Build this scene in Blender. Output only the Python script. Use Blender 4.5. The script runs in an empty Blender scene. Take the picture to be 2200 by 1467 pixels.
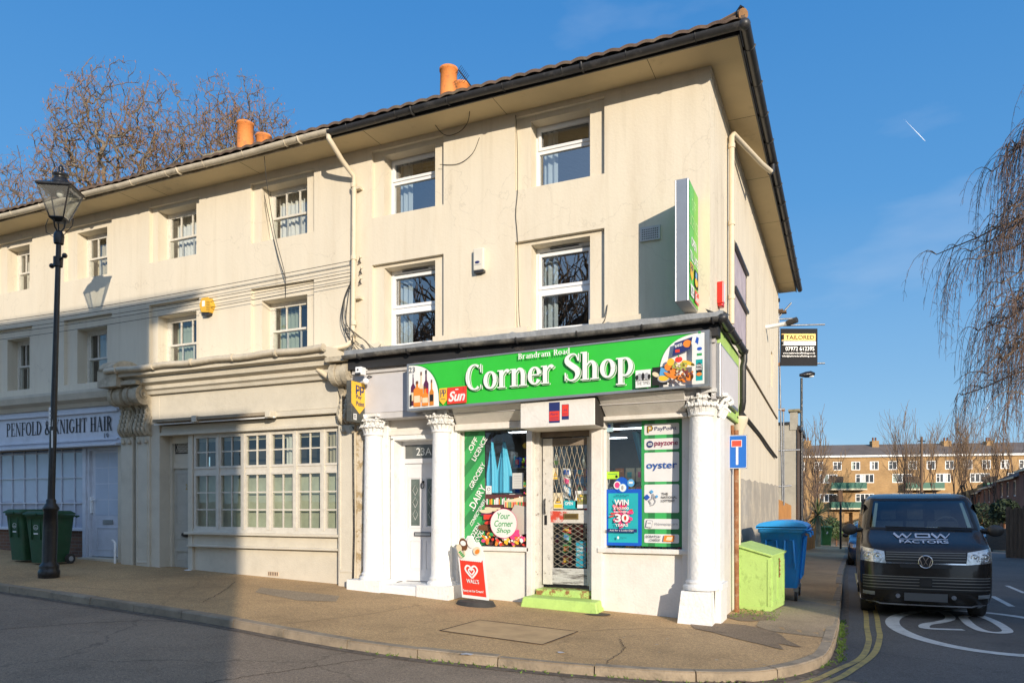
import bpy, math, random
from mathutils import Vector
sc=bpy.context.scene
COL=sc.collection
R=math.radians
# ---------------------------------------------------------------- camera, sky, sun, exposure
FPX,CPX,HPY,CAMH=1588.0,1100.0,1090.0,1.62
YAW=math.atan2(715,1588); CY,SY=math.cos(YAW),math.sin(YAW)
cam=bpy.data.cameras.new('camera'); camo=bpy.data.objects.new('camera',cam); COL.objects.link(camo)
camo.location=(0,0,CAMH); camo.rotation_euler=(R(90),0,YAW)
cam.sensor_width=36; cam.lens=36*FPX/2200; cam.shift_y=(HPY-733.5)/2200
cam.clip_start=.1; cam.clip_end=3000
sc.camera=camo
SUN=Vector((.95,-1,.32)).normalized()
ELEV=math.asin(SUN.z); AZ=math.atan2(SUN.x,SUN.y)     # clockwise from +Y
world=bpy.data.worlds.new('World'); sc.world=world; world.use_nodes=True
nt=world.node_tree; nt.nodes.clear()
wo=nt.nodes.new('ShaderNodeOutputWorld'); bg=nt.nodes.new('ShaderNodeBackground'); sky=nt.nodes.new('ShaderNodeTexSky')
sky.sky_type='NISHITA'; sky.sun_disc=False; sky.sun_elevation=ELEV; sky.sun_rotation=AZ
sky.altitude=100; sky.air_density=1.0; sky.dust_density=.35; sky.ozone_density=2.2
# faint wisps of cloud
tc=nt.nodes.new('ShaderNodeTexCoord'); mp=nt.nodes.new('ShaderNodeMapping'); mp.inputs['Scale'].default_value=(1.6,1.6,5)
mp.inputs['Rotation'].default_value=(.3,.5,.2)
nz=nt.nodes.new('ShaderNodeTexNoise'); nz.inputs['Scale'].default_value=2.1; nz.inputs['Detail'].default_value=7
cr=nt.nodes.new('ShaderNodeValToRGB'); cr.color_ramp.elements[0].position=.60; cr.color_ramp.elements[1].position=.95
cr.color_ramp.elements[1].color=(.30,.30,.30,1)
mx=nt.nodes.new('ShaderNodeMixRGB'); mx.inputs['Color2'].default_value=(4.2,4.5,5.0,1)
L=nt.links.new
L(tc.outputs['Generated'],mp.inputs['Vector']); L(mp.outputs[0],nz.inputs['Vector']); L(nz.outputs['Fac'],cr.inputs['Fac'])
hs=nt.nodes.new('ShaderNodeHueSaturation'); hs.inputs['Saturation'].default_value=1.15; hs.inputs['Value'].default_value=1.0
L(cr.outputs['Color'],mx.inputs['Fac']); L(sky.outputs[0],hs.inputs['Color'])
sep=nt.nodes.new('ShaderNodeSeparateXYZ'); L(tc.outputs['Generated'],sep.inputs[0])
gr_=nt.nodes.new('ShaderNodeValToRGB'); e_=gr_.color_ramp.elements
e_[0].position=0; e_[0].color=(.36,.62,.92,1); e_[1].position=1; e_[1].color=(.045,.22,.62,1)
for p_,c_ in((.05,(.32,.60,.92)),(.16,(.235,.505,.86)),(.36,(.105,.37,.80)),(.56,(.058,.29,.73))):
    q_=e_.new(p_); q_.color=(*c_,1)
L(sep.outputs['Z'],gr_.inputs['Fac'])
sc_=nt.nodes.new('ShaderNodeVectorMath'); sc_.operation='SCALE'; sc_.inputs['Scale'].default_value=4.5; L(gr_.outputs['Color'],sc_.inputs[0])
bl=nt.nodes.new('ShaderNodeMixRGB'); bl.inputs['Fac'].default_value=.85; L(hs.outputs[0],bl.inputs['Color1']); L(sc_.outputs[0],bl.inputs['Color2']); 
# the sky is brighter towards the low sun
dt=nt.nodes.new('ShaderNodeVectorMath'); dt.operation='DOT_PRODUCT'; dt.inputs[1].default_value=SUN; nv=nt.nodes.new('ShaderNodeVectorMath'); nv.operation='NORMALIZE'; L(tc.outputs['Generated'],nv.inputs[0]); L(nv.outputs[0],dt.inputs[0])
pw_=nt.nodes.new('ShaderNodeMapRange'); pw_.interpolation_type='SMOOTHSTEP'; pw_.inputs['From Min'].default_value=-.1; pw_.inputs['From Max'].default_value=1.0; L(dt.outputs['Value'],pw_.inputs['Value'])
gl_=nt.nodes.new('ShaderNodeMixRGB'); gl_.blend_type='ADD'; gl_.inputs['Color2'].default_value=(2.6,2.5,2.3,1); L(pw_.outputs[0],gl_.inputs['Fac']); L(bl.outputs[0],gl_.inputs['Color1']); L(gl_.outputs[0],mx.inputs['Color1']); L(mx.outputs[0],bg.inputs['Color'])
bg.inputs['Strength'].default_value=.15
L(bg.outputs[0],wo.inputs['Surface'])
sl=bpy.data.lights.new('sun','SUN'); sl.energy=3.95; sl.angle=R(.5); sl.color=(1,.87,.70)
so=bpy.data.objects.new('sun',sl); COL.objects.link(so); so.location=(20,-20,20)
so.rotation_euler=SUN.to_track_quat('Z','Y').to_euler()
vs=sc.view_settings; vs.view_transform='Standard'; vs.look='None'; vs.gamma=1; vs.exposure=.4
sc.render.engine='CYCLES'
try:
    sc.cycles.max_bounces=8; sc.cycles.transparent_max_bounces=24; sc.cycles.caustics_reflective=False; sc.cycles.caustics_refractive=False
except Exception: pass

# ---------------------------------------------------------------- photo-to-place helpers
def at(px,py,y):
    a=(px-CPX)/FPX; Z=y/(CY+SY*a); return Z*(CY*a-SY), CAMH+(HPY-py)/FPX*Z
def atx(px,py,x):
    a=(px-CPX)/FPX; Z=x/(CY*a-SY); return Z*(CY+SY*a), CAMH+(HPY-py)/FPX*Z
def atd(px,py,Z):
    a=(px-CPX)/FPX; return Z*(CY*a-SY), Z*(CY+SY*a), CAMH+(HPY-py)/FPX*Z
def gz(x,y):
    xx=min(max(x,-60),.5); z=.035-.039*(xx+2.07)
    z-=.02*(10.6-min(max(y,6.7),10.6))
    if y>10.6: z-=.012*(min(y,42)-10.6)
    if y>42: z-=.045*(min(y,100)-42)
    return z
KH=.10
def rz(x,y): return gz(x,y)-KH
def gp(px,py,off=0):
    a=(px-CPX)/FPX;b=(HPY-py)/FPX;dx,dy=CY*a-SY,CY+SY*a
    lo,hi=1.0,200.0
    t=lo
    while t<hi:
        if CAMH+b*t<gz(dx*t,dy*t)+off: break
        t+=.02
    return dx*t,dy*t,gz(dx*t,dy*t)+off

# ---------------------------------------------------------------- materials
MC={}
def newmat(name):
    m=bpy.data.materials.new(name); m.use_nodes=True; n=m.node_tree; b=n.nodes['Principled BSDF']; return m,n,b
def pm(name,col,rough=.7,metal=0,var=.10,scale=4,bump=.15,bscale=80,dirt=None,damt=.5,dscale=1.2,stretch=(1,1,1),coat=0,spec=.5,emit=None,trans=0,bdist=.004,dlo=.5,dhi=.7,streak=0,crack=0):
    if name in MC: return MC[name]
    m,n,b=newmat(name); N=n.nodes.new; K=n.links.new
    g=N('ShaderNodeNewGeometry')
    mpn=N('ShaderNodeMapping'); mpn.inputs['Scale'].default_value=stretch; K(g.outputs['Position'],mpn.inputs['Vector'])
    c=(*col,1)
    if var or dirt:
        t=N('ShaderNodeTexNoise'); t.inputs['Scale'].default_value=scale; t.inputs['Detail'].default_value=6; t.inputs['Roughness'].default_value=.6
        K(mpn.outputs[0],t.inputs['Vector'])
        r=N('ShaderNodeValToRGB'); e=r.color_ramp.elements; e[0].position=.3;e[1].position=.7
        e[0].color=tuple(v*(1-var) for v in col)+(1,); e[1].color=tuple(min(1,v*(1+var)) for v in col)+(1,)
        K(t.outputs['Fac'],r.inputs['Fac']); out=r.outputs['Color']
        if dirt:
            t2=N('ShaderNodeTexNoise'); t2.inputs['Scale'].default_value=dscale; t2.inputs['Detail'].default_value=9; t2.inputs['Roughness'].default_value=.72
            K(mpn.outputs[0],t2.inputs['Vector'])
            r2=N('ShaderNodeValToRGB'); r2.color_ramp.elements[0].position=dlo; r2.color_ramp.elements[1].position=dhi
            r2.color_ramp.elements[1].color=(damt,)*3+(1,)
            K(t2.outputs['Fac'],r2.inputs['Fac'])
            x=N('ShaderNodeMixRGB'); x.inputs['Color2'].default_value=(*dirt,1); K(r2.outputs['Color'],x.inputs['Fac']); K(out,x.inputs['Color1']); out=x.outputs[0]
        if streak:
            ms=N('ShaderNodeMapping'); ms.inputs['Scale'].default_value=(9,9,.45); K(g.outputs['Position'],ms.inputs['Vector'])
            ts=N('ShaderNodeTexNoise'); ts.inputs['Scale'].default_value=1; ts.inputs['Detail'].default_value=5; K(ms.outputs[0],ts.inputs['Vector'])
            rs=N('ShaderNodeValToRGB'); rs.color_ramp.elements[0].position=.56; rs.color_ramp.elements[1].position=.76; rs.color_ramp.elements[0].color=(1,1,1,1); rs.color_ramp.elements[1].color=(1-streak,1-streak*1.1,1-streak*1.3,1); K(ts.outputs['Fac'],rs.inputs['Fac'])
            xs_=N('ShaderNodeMixRGB'); xs_.blend_type='MULTIPLY'; xs_.inputs['Fac'].default_value=1; K(out,xs_.inputs['Color1']); K(rs.outputs['Color'],xs_.inputs['Color2']); out=xs_.outputs[0]
        if crack:
            v2=N('ShaderNodeTexVoronoi'); v2.feature='DISTANCE_TO_EDGE'; v2.inputs['Scale'].default_value=.42
            wv=N('ShaderNodeTexNoise'); wv.inputs['Scale'].default_value=2.2; wv.inputs['Detail'].default_value=6; K(g.outputs['Position'],wv.inputs['Vector'])
            ad=N('ShaderNodeVectorMath'); ad.operation='MULTIPLY_ADD'; ad.inputs[1].default_value=(.9,.9,.9); K(wv.outputs['Color'],ad.inputs[0]); K(g.outputs['Position'],ad.inputs[2]); K(ad.outputs[0],v2.inputs['Vector'])
            rc=N('ShaderNodeValToRGB'); rc.color_ramp.elements[0].position=.0012; rc.color_ramp.elements[1].position=.004; rc.color_ramp.elements[0].color=(1-crack,)*3+(1,); rc.color_ramp.elements[1].color=(1,1,1,1); K(v2.outputs['Distance'],rc.inputs['Fac'])
            xc=N('ShaderNodeMixRGB'); xc.blend_type='MULTIPLY'; xc.inputs['Fac'].default_value=1; K(out,xc.inputs['Color1']); K(rc.outputs['Color'],xc.inputs['Color2']); out=xc.outputs[0]
        K(out,b.inputs['Base Color'])
    else: b.inputs['Base Color'].default_value=c
    b.inputs['Roughness'].default_value=rough; b.inputs['Metallic'].default_value=metal
    b.inputs['Specular IOR Level'].default_value=spec
    if coat: b.inputs['Coat Weight'].default_value=coat; b.inputs['Coat Roughness'].default_value=.04
    if trans: b.inputs['Transmission Weight'].default_value=trans
    if emit: b.inputs['Emission Color'].default_value=(*emit[0],1); b.inputs['Emission Strength'].default_value=emit[1]
    if bump:
        t3=N('ShaderNodeTexNoise'); t3.inputs['Scale'].default_value=bscale; t3.inputs['Detail'].default_value=4
        K(g.outputs['Position'],t3.inputs['Vector'])
        bp=N('ShaderNodeBump'); bp.inputs['Strength'].default_value=bump; bp.inputs['Distance'].default_value=bdist*5; K(t3.outputs['Fac'],bp.inputs['Height']); K(bp.outputs[0],b.inputs['Normal'])
    MC[name]=m; return m
def flat(name,col,rough=.5,**k):
    k.setdefault('var',.04); k.setdefault('bump',0); return pm(name,col,rough,**k)
def brickmat(name,c1,c2,mortar,dirv=(1,0),s=1.0,patch=None):
    if name in MC: return MC[name]
    m,n,b=newmat(name); N=n.nodes.new; K=n.links.new
    g=N('ShaderNodeNewGeometry'); sp=N('ShaderNodeSeparateXYZ'); K(g.outputs['Position'],sp.inputs[0])
    d=N('ShaderNodeVectorMath'); d.operation='DOT_PRODUCT'; d.inputs[1].default_value=(dirv[0],dirv[1],0); K(g.outputs['Position'],d.inputs[0])
    cb=N('ShaderNodeCombineXYZ'); K(d.outputs['Value'],cb.inputs[0]); K(sp.outputs['Z'],cb.inputs[1])
    t=N('ShaderNodeTexBrick'); t.inputs['Scale'].default_value=s; t.inputs['Color1'].default_value=(*c1,1); t.inputs['Color2'].default_value=(*c2,1); t.inputs['Mortar'].default_value=(*mortar,1)
    t.inputs['Brick Width'].default_value=.225; t.inputs['Row Height'].default_value=.075; t.inputs['Mortar Size'].default_value=.008; t.inputs['Bias'].default_value=0
    K(cb.outputs[0],t.inputs['Vector'])
    nz=N('ShaderNodeTexNoise'); nz.inputs['Scale'].default_value=.6; nz.inputs['Detail'].default_value=8; K(g.outputs['Position'],nz.inputs['Vector'])
    r=N('ShaderNodeValToRGB'); r.color_ramp.elements[0].position=.3; r.color_ramp.elements[1].position=.75; r.color_ramp.elements[0].color=(.75,.75,.75,1); r.color_ramp.elements[1].color=(1.1,1.1,1.1,1)
    K(nz.outputs['Fac'],r.inputs['Fac'])
    x=N('ShaderNodeMixRGB'); x.blend_type='MULTIPLY'; x.inputs['Fac'].default_value=1; K(t.outputs['Color'],x.inputs['Color1']); K(r.outputs['Color'],x.inputs['Color2'])
    K(x.outputs[0],b.inputs['Base Color']); b.inputs['Roughness'].default_value=.9
    bp=N('ShaderNodeBump'); bp.inputs['Strength'].default_value=.5; bp.inputs['Distance'].default_value=.01; bp.invert=True; K(t.outputs['Fac'],bp.inputs['Height']); K(bp.outputs[0],b.inputs['Normal'])
    MC[name]=m; return m
def glassmat(name,tint=(.9,.95,.95),refl=.16,rough=.01,body=None,bodyf=.0):
    if name in MC: return MC[name]
    m=bpy.data.materials.new(name); m.use_nodes=True; n=m.node_tree; n.nodes.clear(); N=n.nodes.new; K=n.links.new
    o=N('ShaderNodeOutputMaterial'); tr=N('ShaderNodeBsdfTransparent'); tr.inputs[0].default_value=(*tint,1)
    gl=N('ShaderNodeBsdfGlossy'); gl.inputs['Roughness'].default_value=rough; gl.inputs[0].default_value=(1,1,1,1)
    g=N('ShaderNodeNewGeometry'); wn=N('ShaderNodeTexNoise'); wn.inputs['Scale'].default_value=1.3; K(g.outputs['Position'],wn.inputs['Vector'])
    bp=N('ShaderNodeBump'); bp.inputs['Strength'].default_value=.25; bp.inputs['Distance'].default_value=.012; K(wn.outputs['Fac'],bp.inputs['Height']); K(bp.outputs[0],gl.inputs['Normal'])
    fr=N('ShaderNodeLayerWeight'); fr.inputs['Blend'].default_value=.5; pw=N('ShaderNodeMath'); pw.operation='POWER'; pw.inputs[1].default_value=3.5; K(fr.outputs['Facing'],pw.inputs[0]); ad=N('ShaderNodeMath'); ad.operation='MULTIPLY_ADD'; ad.use_clamp=True; ad.inputs[1].default_value=.8; ad.inputs[2].default_value=refl+.04; K(pw.outputs[0],ad.inputs[0])
    base=tr.outputs[0]
    if body:
        df=N('ShaderNodeBsdfDiffuse'); df.inputs[0].default_value=(*body,1); mm=N('ShaderNodeMixShader'); mm.inputs[0].default_value=bodyf; K(base,mm.inputs[1]); K(df.outputs[0],mm.inputs[2]); base=mm.outputs[0]
    mx=N('ShaderNodeMixShader'); K(ad.outputs[0],mx.inputs[0]); K(base,mx.inputs[1]); K(gl.outputs[0],mx.inputs[2]); K(mx.outputs[0],o.inputs[0])
    MC[name]=m; return m

# ---------------------------------------------------------------- mesh builder
class M:
    def __init__(s): s.v=[];s.f=[];s.m=[];s.s=[];s.mats=[]
    def mi(s,mat):
        if mat not in s.mats: s.mats.append(mat)
        return s.mats.index(mat)
    def add(s,vs,fs,mat,smooth=False):
        o=len(s.v); s.v+= [tuple(p) for p in vs]; k=s.mi(mat)
        for f in fs: s.f.append([o+i for i in f]); s.m.append(k); s.s.append(smooth)
    def poly(s,pts,mat): s.add(pts,[list(range(len(pts)))],mat)
    def box(s,x0,x1,y0,y1,z0,z1,mat):
        if x0>x1:x0,x1=x1,x0
        if y0>y1:y0,y1=y1,y0
        if z0>z1:z0,z1=z1,z0
        v=[(x,y,z) for z in(z0,z1) for y in(y0,y1) for x in(x0,x1)]
        s.add(v,[(0,2,3,1),(4,5,7,6),(0,1,5,4),(2,6,7,3),(0,4,6,2),(1,3,7,5)],mat)
    def prism(s,pts,ax,a,b,mat,smooth=False):
        # ax: axis extruded; pts in the other two axes (x,y),(x,z),(y,z)
        def P(p,t): return {'z':(p[0],p[1],t),'y':(p[0],t,p[1]),'x':(t,p[0],p[1])}[ax]
        n=len(pts); v=[P(p,a) for p in pts]+[P(p,b) for p in pts]
        ar=sum(pts[i][0]*pts[(i+1)%n][1]-pts[(i+1)%n][0]*pts[i][1] for i in range(n))
        fs=[list(range(n)),list(range(2*n-1,n-1,-1))]; s.add(v,fs,mat)
        s.add(v,[(i,(i+1)%n,n+(i+1)%n,n+i) for i in range(n)],mat,smooth)
    def tube(s,pts,r,mat,n=8,smooth=True,caps=True):
        pts=[Vector(p) for p in pts]; k=len(pts)
        rs=list(r) if hasattr(r,'__len__') else [r]*k
        vs=[];fs=[];up=None
        for i,p in enumerate(pts):
            d=(pts[min(i+1,k-1)]-pts[max(i-1,0)])
            if d.length<1e-9: d=Vector((0,0,1))
            d.normalize()
            if up is None: up=Vector((0,0,1)) if abs(d.z)<.9 else Vector((1,0,0))
            a=d.cross(up)
            if a.length<1e-4: a=d.cross(Vector((.3,.9,.1)))
            a.normalize(); b=d.cross(a).normalized(); up=a.cross(d)*1.0
            for j in range(n):
                t=2*math.pi*j/n; vs.append(p+(a*math.cos(t)+b*math.sin(t))*rs[i])
        for i in range(k-1):
            for j in range(n): fs.append((i*n+j,i*n+(j+1)%n,(i+1)*n+(j+1)%n,(i+1)*n+j))
        s.add(vs,fs,mat,smooth)
        if caps and n>3: s.add(vs[:n],[list(range(n-1,-1,-1))],mat); s.add(vs[-n:],[list(range(n))],mat)
    def lathe(s,prof,cx,cy,mat,n=24,a0=0,a1=360,smooth=True):
        full=abs(a1-a0)>=359.9; m=n if full else n+1; vs=[];fs=[]
        for (r,z) in prof:
            for j in range(m):
                t=R(a0+(a1-a0)*j/n); vs.append((cx+r*math.cos(t),cy+r*math.sin(t),z))
        for i in range(len(prof)-1):
            for j in range(n if full else n):
                j2=(j+1)%m if full else j+1
                fs.append((i*m+j,i*m+j2,(i+1)*m+j2,(i+1)*m+j))
        s.add(vs,fs,mat,smooth)
    def grid(s,fn,nu,nv,mat,smooth=True):
        vs=[fn(i/nu,j/nv) for j in range(nv+1) for i in range(nu+1)]
        fs=[(j*(nu+1)+i,j*(nu+1)+i+1,(j+1)*(nu+1)+i+1,(j+1)*(nu+1)+i) for j in range(nv) for i in range(nu)]
        s.add(vs,fs,mat,smooth)
    def ball(s,c,r,mat,n=10,k=6):
        rr=r if hasattr(r,'__len__') else (r,r,r)
        s.grid(lambda u,v:(c[0]+rr[0]*math.sin(math.pi*v)*math.cos(2*math.pi*u),c[1]+rr[1]*math.sin(math.pi*v)*math.sin(2*math.pi*u),c[2]+rr[2]*math.cos(math.pi*v)),n,k,mat)
    def build(s,name,parent=None,bevel=0,xf=None,label=None,solid=0):
        vv=[xf(*p) for p in s.v] if xf else s.v
        L0=Vector((0,0,0))
        if parent is not None: L0=Vector(parent.get('_o',(0,0,0)))
        vv=[(p[0]-L0[0],p[1]-L0[1],p[2]-L0[2]) for p in vv]
        me=bpy.data.meshes.new(name); me.from_pydata(vv,[],s.f)
        for m in s.mats: me.materials.append(m)
        me.polygons.foreach_set('material_index',s.m); me.polygons.foreach_set('use_smooth',s.s); me.update()
        o=bpy.data.objects.new(name,me); COL.objects.link(o)
        if parent is not None: o.parent=parent; o['_o']=tuple(L0)
        if label: o['label']=label
        if bevel:
            b=o.modifiers.new('bevel','BEVEL'); b.width=bevel; b.segments=2; b.limit_method='ANGLE'; b.angle_limit=R(40)
        if solid:
            b=o.modifiers.new('solid','SOLIDIFY'); b.thickness=solid; b.offset=0
        return o
def thing(name,label,cat,loc=(0,0,0),group=None):
    o=bpy.data.objects.new(name,None); COL.objects.link(o); o.location=loc; o['_o']=tuple(loc); o['label']=label; o['category']=cat
    if group:o['group']=group
    return o
def tag(o,label,cat,group=None):
    o['label']=label;o['category']=cat
    if group:o['group']=group
    return o
def struct(o): o['kind']='structure'; return o
def copy_tree(o,loc=None,rz=0,label=None,parent=None):
    c=o.copy(); COL.objects.link(c)
    if parent is not None: c.parent=parent
    if loc is not None: c.location=loc; c.rotation_euler=(0,0,rz)
    if label: c['label']=label
    for ch in list(o.children): copy_tree(ch,parent=c)
    return c

# ---------------------------------------------------------------- lettering
_TC={}
def txt(s,bold=0.0,shear=0.0):
    k=(s,bold,shear)
    if k in _TC: return _TC[k]
    cu=bpy.data.curves.new('t','FONT'); cu.body=s; cu.size=1; cu.offset=bold; cu.shear=shear; cu.resolution_u=4
    o=bpy.data.objects.new('t',cu); COL.objects.link(o); bpy.context.view_layer.update()
    dg=bpy.context.evaluated_depsgraph_get(); me=bpy.data.meshes.new_from_object(o.evaluated_get(dg))
    v=[(p.co.x,p.co.y) for p in me.vertices]; f=[list(p.vertices) for p in me.polygons]
    bpy.data.objects.remove(o); bpy.data.meshes.remove(me); bpy.data.curves.remove(cu)
    _TC[k]=(v,f); return v,f
def _cat(pts,n=6):
    out=[]
    P=[pts[0]]+list(pts)+[pts[-1]]
    for i in range(1,len(P)-2):
        for k in range(n):
            t=k/n; out.append(tuple(.5*((2*P[i][j])+(-P[i-1][j]+P[i+1][j])*t+(2*P[i-1][j]-5*P[i][j]+4*P[i+1][j]-P[i+2][j])*t*t+(-P[i-1][j]+3*P[i][j]-3*P[i+1][j]+P[i+2][j])*t**3) for j in range(len(P[i]))))
    out.append(tuple(pts[-1])); return out
def stroke_polys(pts):
    """pts (x,y,w) -> quads"""
    n=len(pts); Lp=[];Rp=[]
    for i in range(n):
        a=pts[max(i-1,0)];b=pts[min(i+1,n-1)]; dx,dy=b[0]-a[0],b[1]-a[1]; l=math.hypot(dx,dy) or 1
        nx,ny=-dy/l,dx/l; w=pts[i][2]/2; Lp.append((pts[i][0]+nx*w,pts[i][1]+ny*w)); Rp.append((pts[i][0]-nx*w,pts[i][1]-ny*w))
    v=Rp+Lp; return v,[(i,i+1,n+i+1,n+i) for i in range(n-1)]
W_,T_=.17,.06
def V(x,y0,y1,s='tb',w=None):
    w=w or W_; o=[('R',x-w/2,y0,x+w/2,y1)]
    if 't' in s: o.append(('R',x-w/2-.08,y1-.045,x+w/2+.08,y1))
    if 'l' in s: o.append(('R',x-w/2-.08,y1-.045,x,y1))
    if 'b' in s: o.append(('R',x-w/2-.08,y0,x+w/2+.08,y0+.045))
    return o
def A(cx,cy,rx,ry,a0,a1,thick=None,thin=None):
    thick=thick or W_; thin=thin or T_
    n=max(6,int(abs(a1-a0)/12)); return [('S',[(cx+rx*math.cos(R(a0+(a1-a0)*i/n)),cy+ry*math.sin(R(a0+(a1-a0)*i/n)),thin+(thick-thin)*abs(math.cos(R(a0+(a1-a0)*i/n)))**1.3) for i in range(n+1)])]
def P_(*p): return [('S',_cat(p))]
def Dg(x0,y0,x1,y1,w): return [('Q',[(x0-w/2,y0),(x0+w/2,y0),(x1+w/2,y1),(x1-w/2,y1)])]
def H_(x0,x1,y,t=.05): return [('R',x0,y-t/2,x1,y+t/2)]
GL={ 'C':(.80,A(.43,.5,.30,.46,55,305)+V(.70,.66,.97,'',.05)+V(.70,.06,.2,'',.04)),
'O':(.84,A(.42,.5,.31,.46,0,360)),'S':(.66,P_((.55,.72,.05),(.47,.92,.05),(.31,.96,.07),(.14,.85,.14),(.14,.7,.19),(.33,.54,.21),(.5,.4,.21),(.53,.22,.17),(.43,.07,.09),(.28,.03,.06),(.12,.12,.05),(.07,.3,.05))+V(.57,.7,.97,'',.04)+V(.06,.03,.32,'',.04)),
'o':(.62,A(.30,.33,.2,.30,0,360)),'r':(.52,V(.15,0,.66,'bl')+P_((.2,.44,.05),(.3,.6,.08),(.4,.62,.12),(.46,.56,.13))),
'n':(.70,V(.15,0,.66,'bl')+P_((.2,.48,.06),(.34,.63,.08),(.47,.58,.14),(.52,.42,.17),(.52,.2,.17),(.52,.02,.17))+V(.52,0,.1,'b')),
'h':(.70,V(.15,0,1,'bl')+P_((.2,.48,.06),(.34,.63,.08),(.47,.58,.14),(.52,.42,.17),(.52,.2,.17),(.52,.02,.17))+V(.52,0,.1,'b')),
'm':(1.05,V(.15,0,.66,'bl')+P_((.2,.48,.06),(.34,.63,.08),(.47,.55,.15),(.5,.2,.16),(.5,.02,.16))+V(.5,0,.1,'b')+P_((.55,.48,.06),(.69,.63,.08),(.82,.55,.15),(.85,.2,.16),(.85,.02,.16))+V(.85,0,.1,'b')),
'e':(.56,H_(.12,.48,.36)+A(.29,.33,.19,.30,8,330,.17,.05)),
'p':(.66,V(.15,-.28,.66,'bl')+A(.30,.33,.22,.30,-110,110)),'d':(.66,V(.48,0,1,'bl')+A(.32,.33,.21,.29,60,300)),
'a':(.58,V(.42,0,.46,'b')+P_((.42,.45,.17),(.38,.6,.09),(.25,.64,.05),(.12,.55,.1))+P_((.4,.36,.05),(.2,.3,.1),(.14,.16,.15),(.22,.04,.06),(.38,.12,.05))),
'B':(.74,V(.2,0,1)+A(.3,.76,.25,.2,-90,90,.17,.05)+A(.3,.28,.3,.25,-90,90,.18,.05)+H_(.15,.32,.51)+H_(.15,.32,.97)+H_(.15,.32,.03)),
'R':(.78,V(.2,0,1)+A(.3,.74,.26,.22,-90,90,.17,.05)+H_(.15,.32,.52)+H_(.15,.32,.96)+Dg(.65,0,.42,.52,.17)+H_(.55,.78,.02,.045)),
'P':(.68,V(.2,0,1)+A(.3,.73,.26,.23,-90,90,.17,.05)+H_(.15,.32,.5)+H_(.15,.32,.96)),
'E':(.70,V(.2,0,1)+H_(.15,.6,.975)+H_(.15,.62,.025)+H_(.15,.48,.51)+V(.61,.76,1,'',.05)+V(.63,0,.26,'',.05)+V(.48,.4,.62,'',.04)),
'F':(.66,V(.2,0,1)+H_(.15,.6,.975)+H_(.15,.48,.51)+V(.6,.74,1,'',.05)+V(.48,.4,.62,'',.04)),
'L':(.66,V(.2,0,1)+H_(.15,.6,.025)+V(.6,0,.28,'',.05)),'I':(.40,V(.2,0,1)),
'N':(.86,V(.17,0,1,'tb',.06)+Dg(.68,0,.2,1,.16)+V(.7,0,1,'t',.06)),
'D':(.84,V(.2,0,1)+A(.3,.5,.38,.47,-90,90,.18,.05)+H_(.15,.32,.97)+H_(.15,.32,.03)),
'K':(.82,V(.2,0,1)+Dg(.3,.42,.68,1,.06)+Dg(.68,0,.38,.55,.17)+H_(.56,.8,.98,.04)+H_(.55,.82,.02,.04)),
'H':(.86,V(.2,0,1)+V(.66,0,1)+H_(.2,.66,.51)),'T':(.74,V(.37,0,1,'b')+H_(.06,.68,.975)+V(.07,.74,1,'',.05)+V(.67,.74,1,'',.05)),
'G':(.86,A(.43,.5,.30,.46,55,300)+V(.70,.66,.97,'',.05)+V(.66,.06,.42,'t',.15)),
'A':(.84,Dg(.13,0,.42,1,.06)+Dg(.68,0,.4,1,.17)+H_(.2,.62,.33)+H_(.02,.25,.02,.04)+H_(.54,.82,.02,.04)),
'M':(1.02,V(.16,0,1,'tb',.06)+Dg(.5,.1,.2,1,.16)+Dg(.5,.1,.8,1,.06)+V(.82,0,1,'tb',.16)),
'&':(.90,P_((.85,.52,.06),(.72,.2,.06),(.45,.02,.08),(.18,.06,.14),(.14,.26,.17),(.3,.48,.12),(.48,.7,.09),(.46,.88,.07),(.33,.95,.06),(.24,.8,.14),(.34,.56,.18),(.6,.2,.18),(.8,.03,.14))),
' ':(.36,[])}
def serif_layout(s):
    x=0;out=[]
    for ch in s:
        w,st=GL[ch]; out.append((x,st)); x+=w
    return x,out
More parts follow.
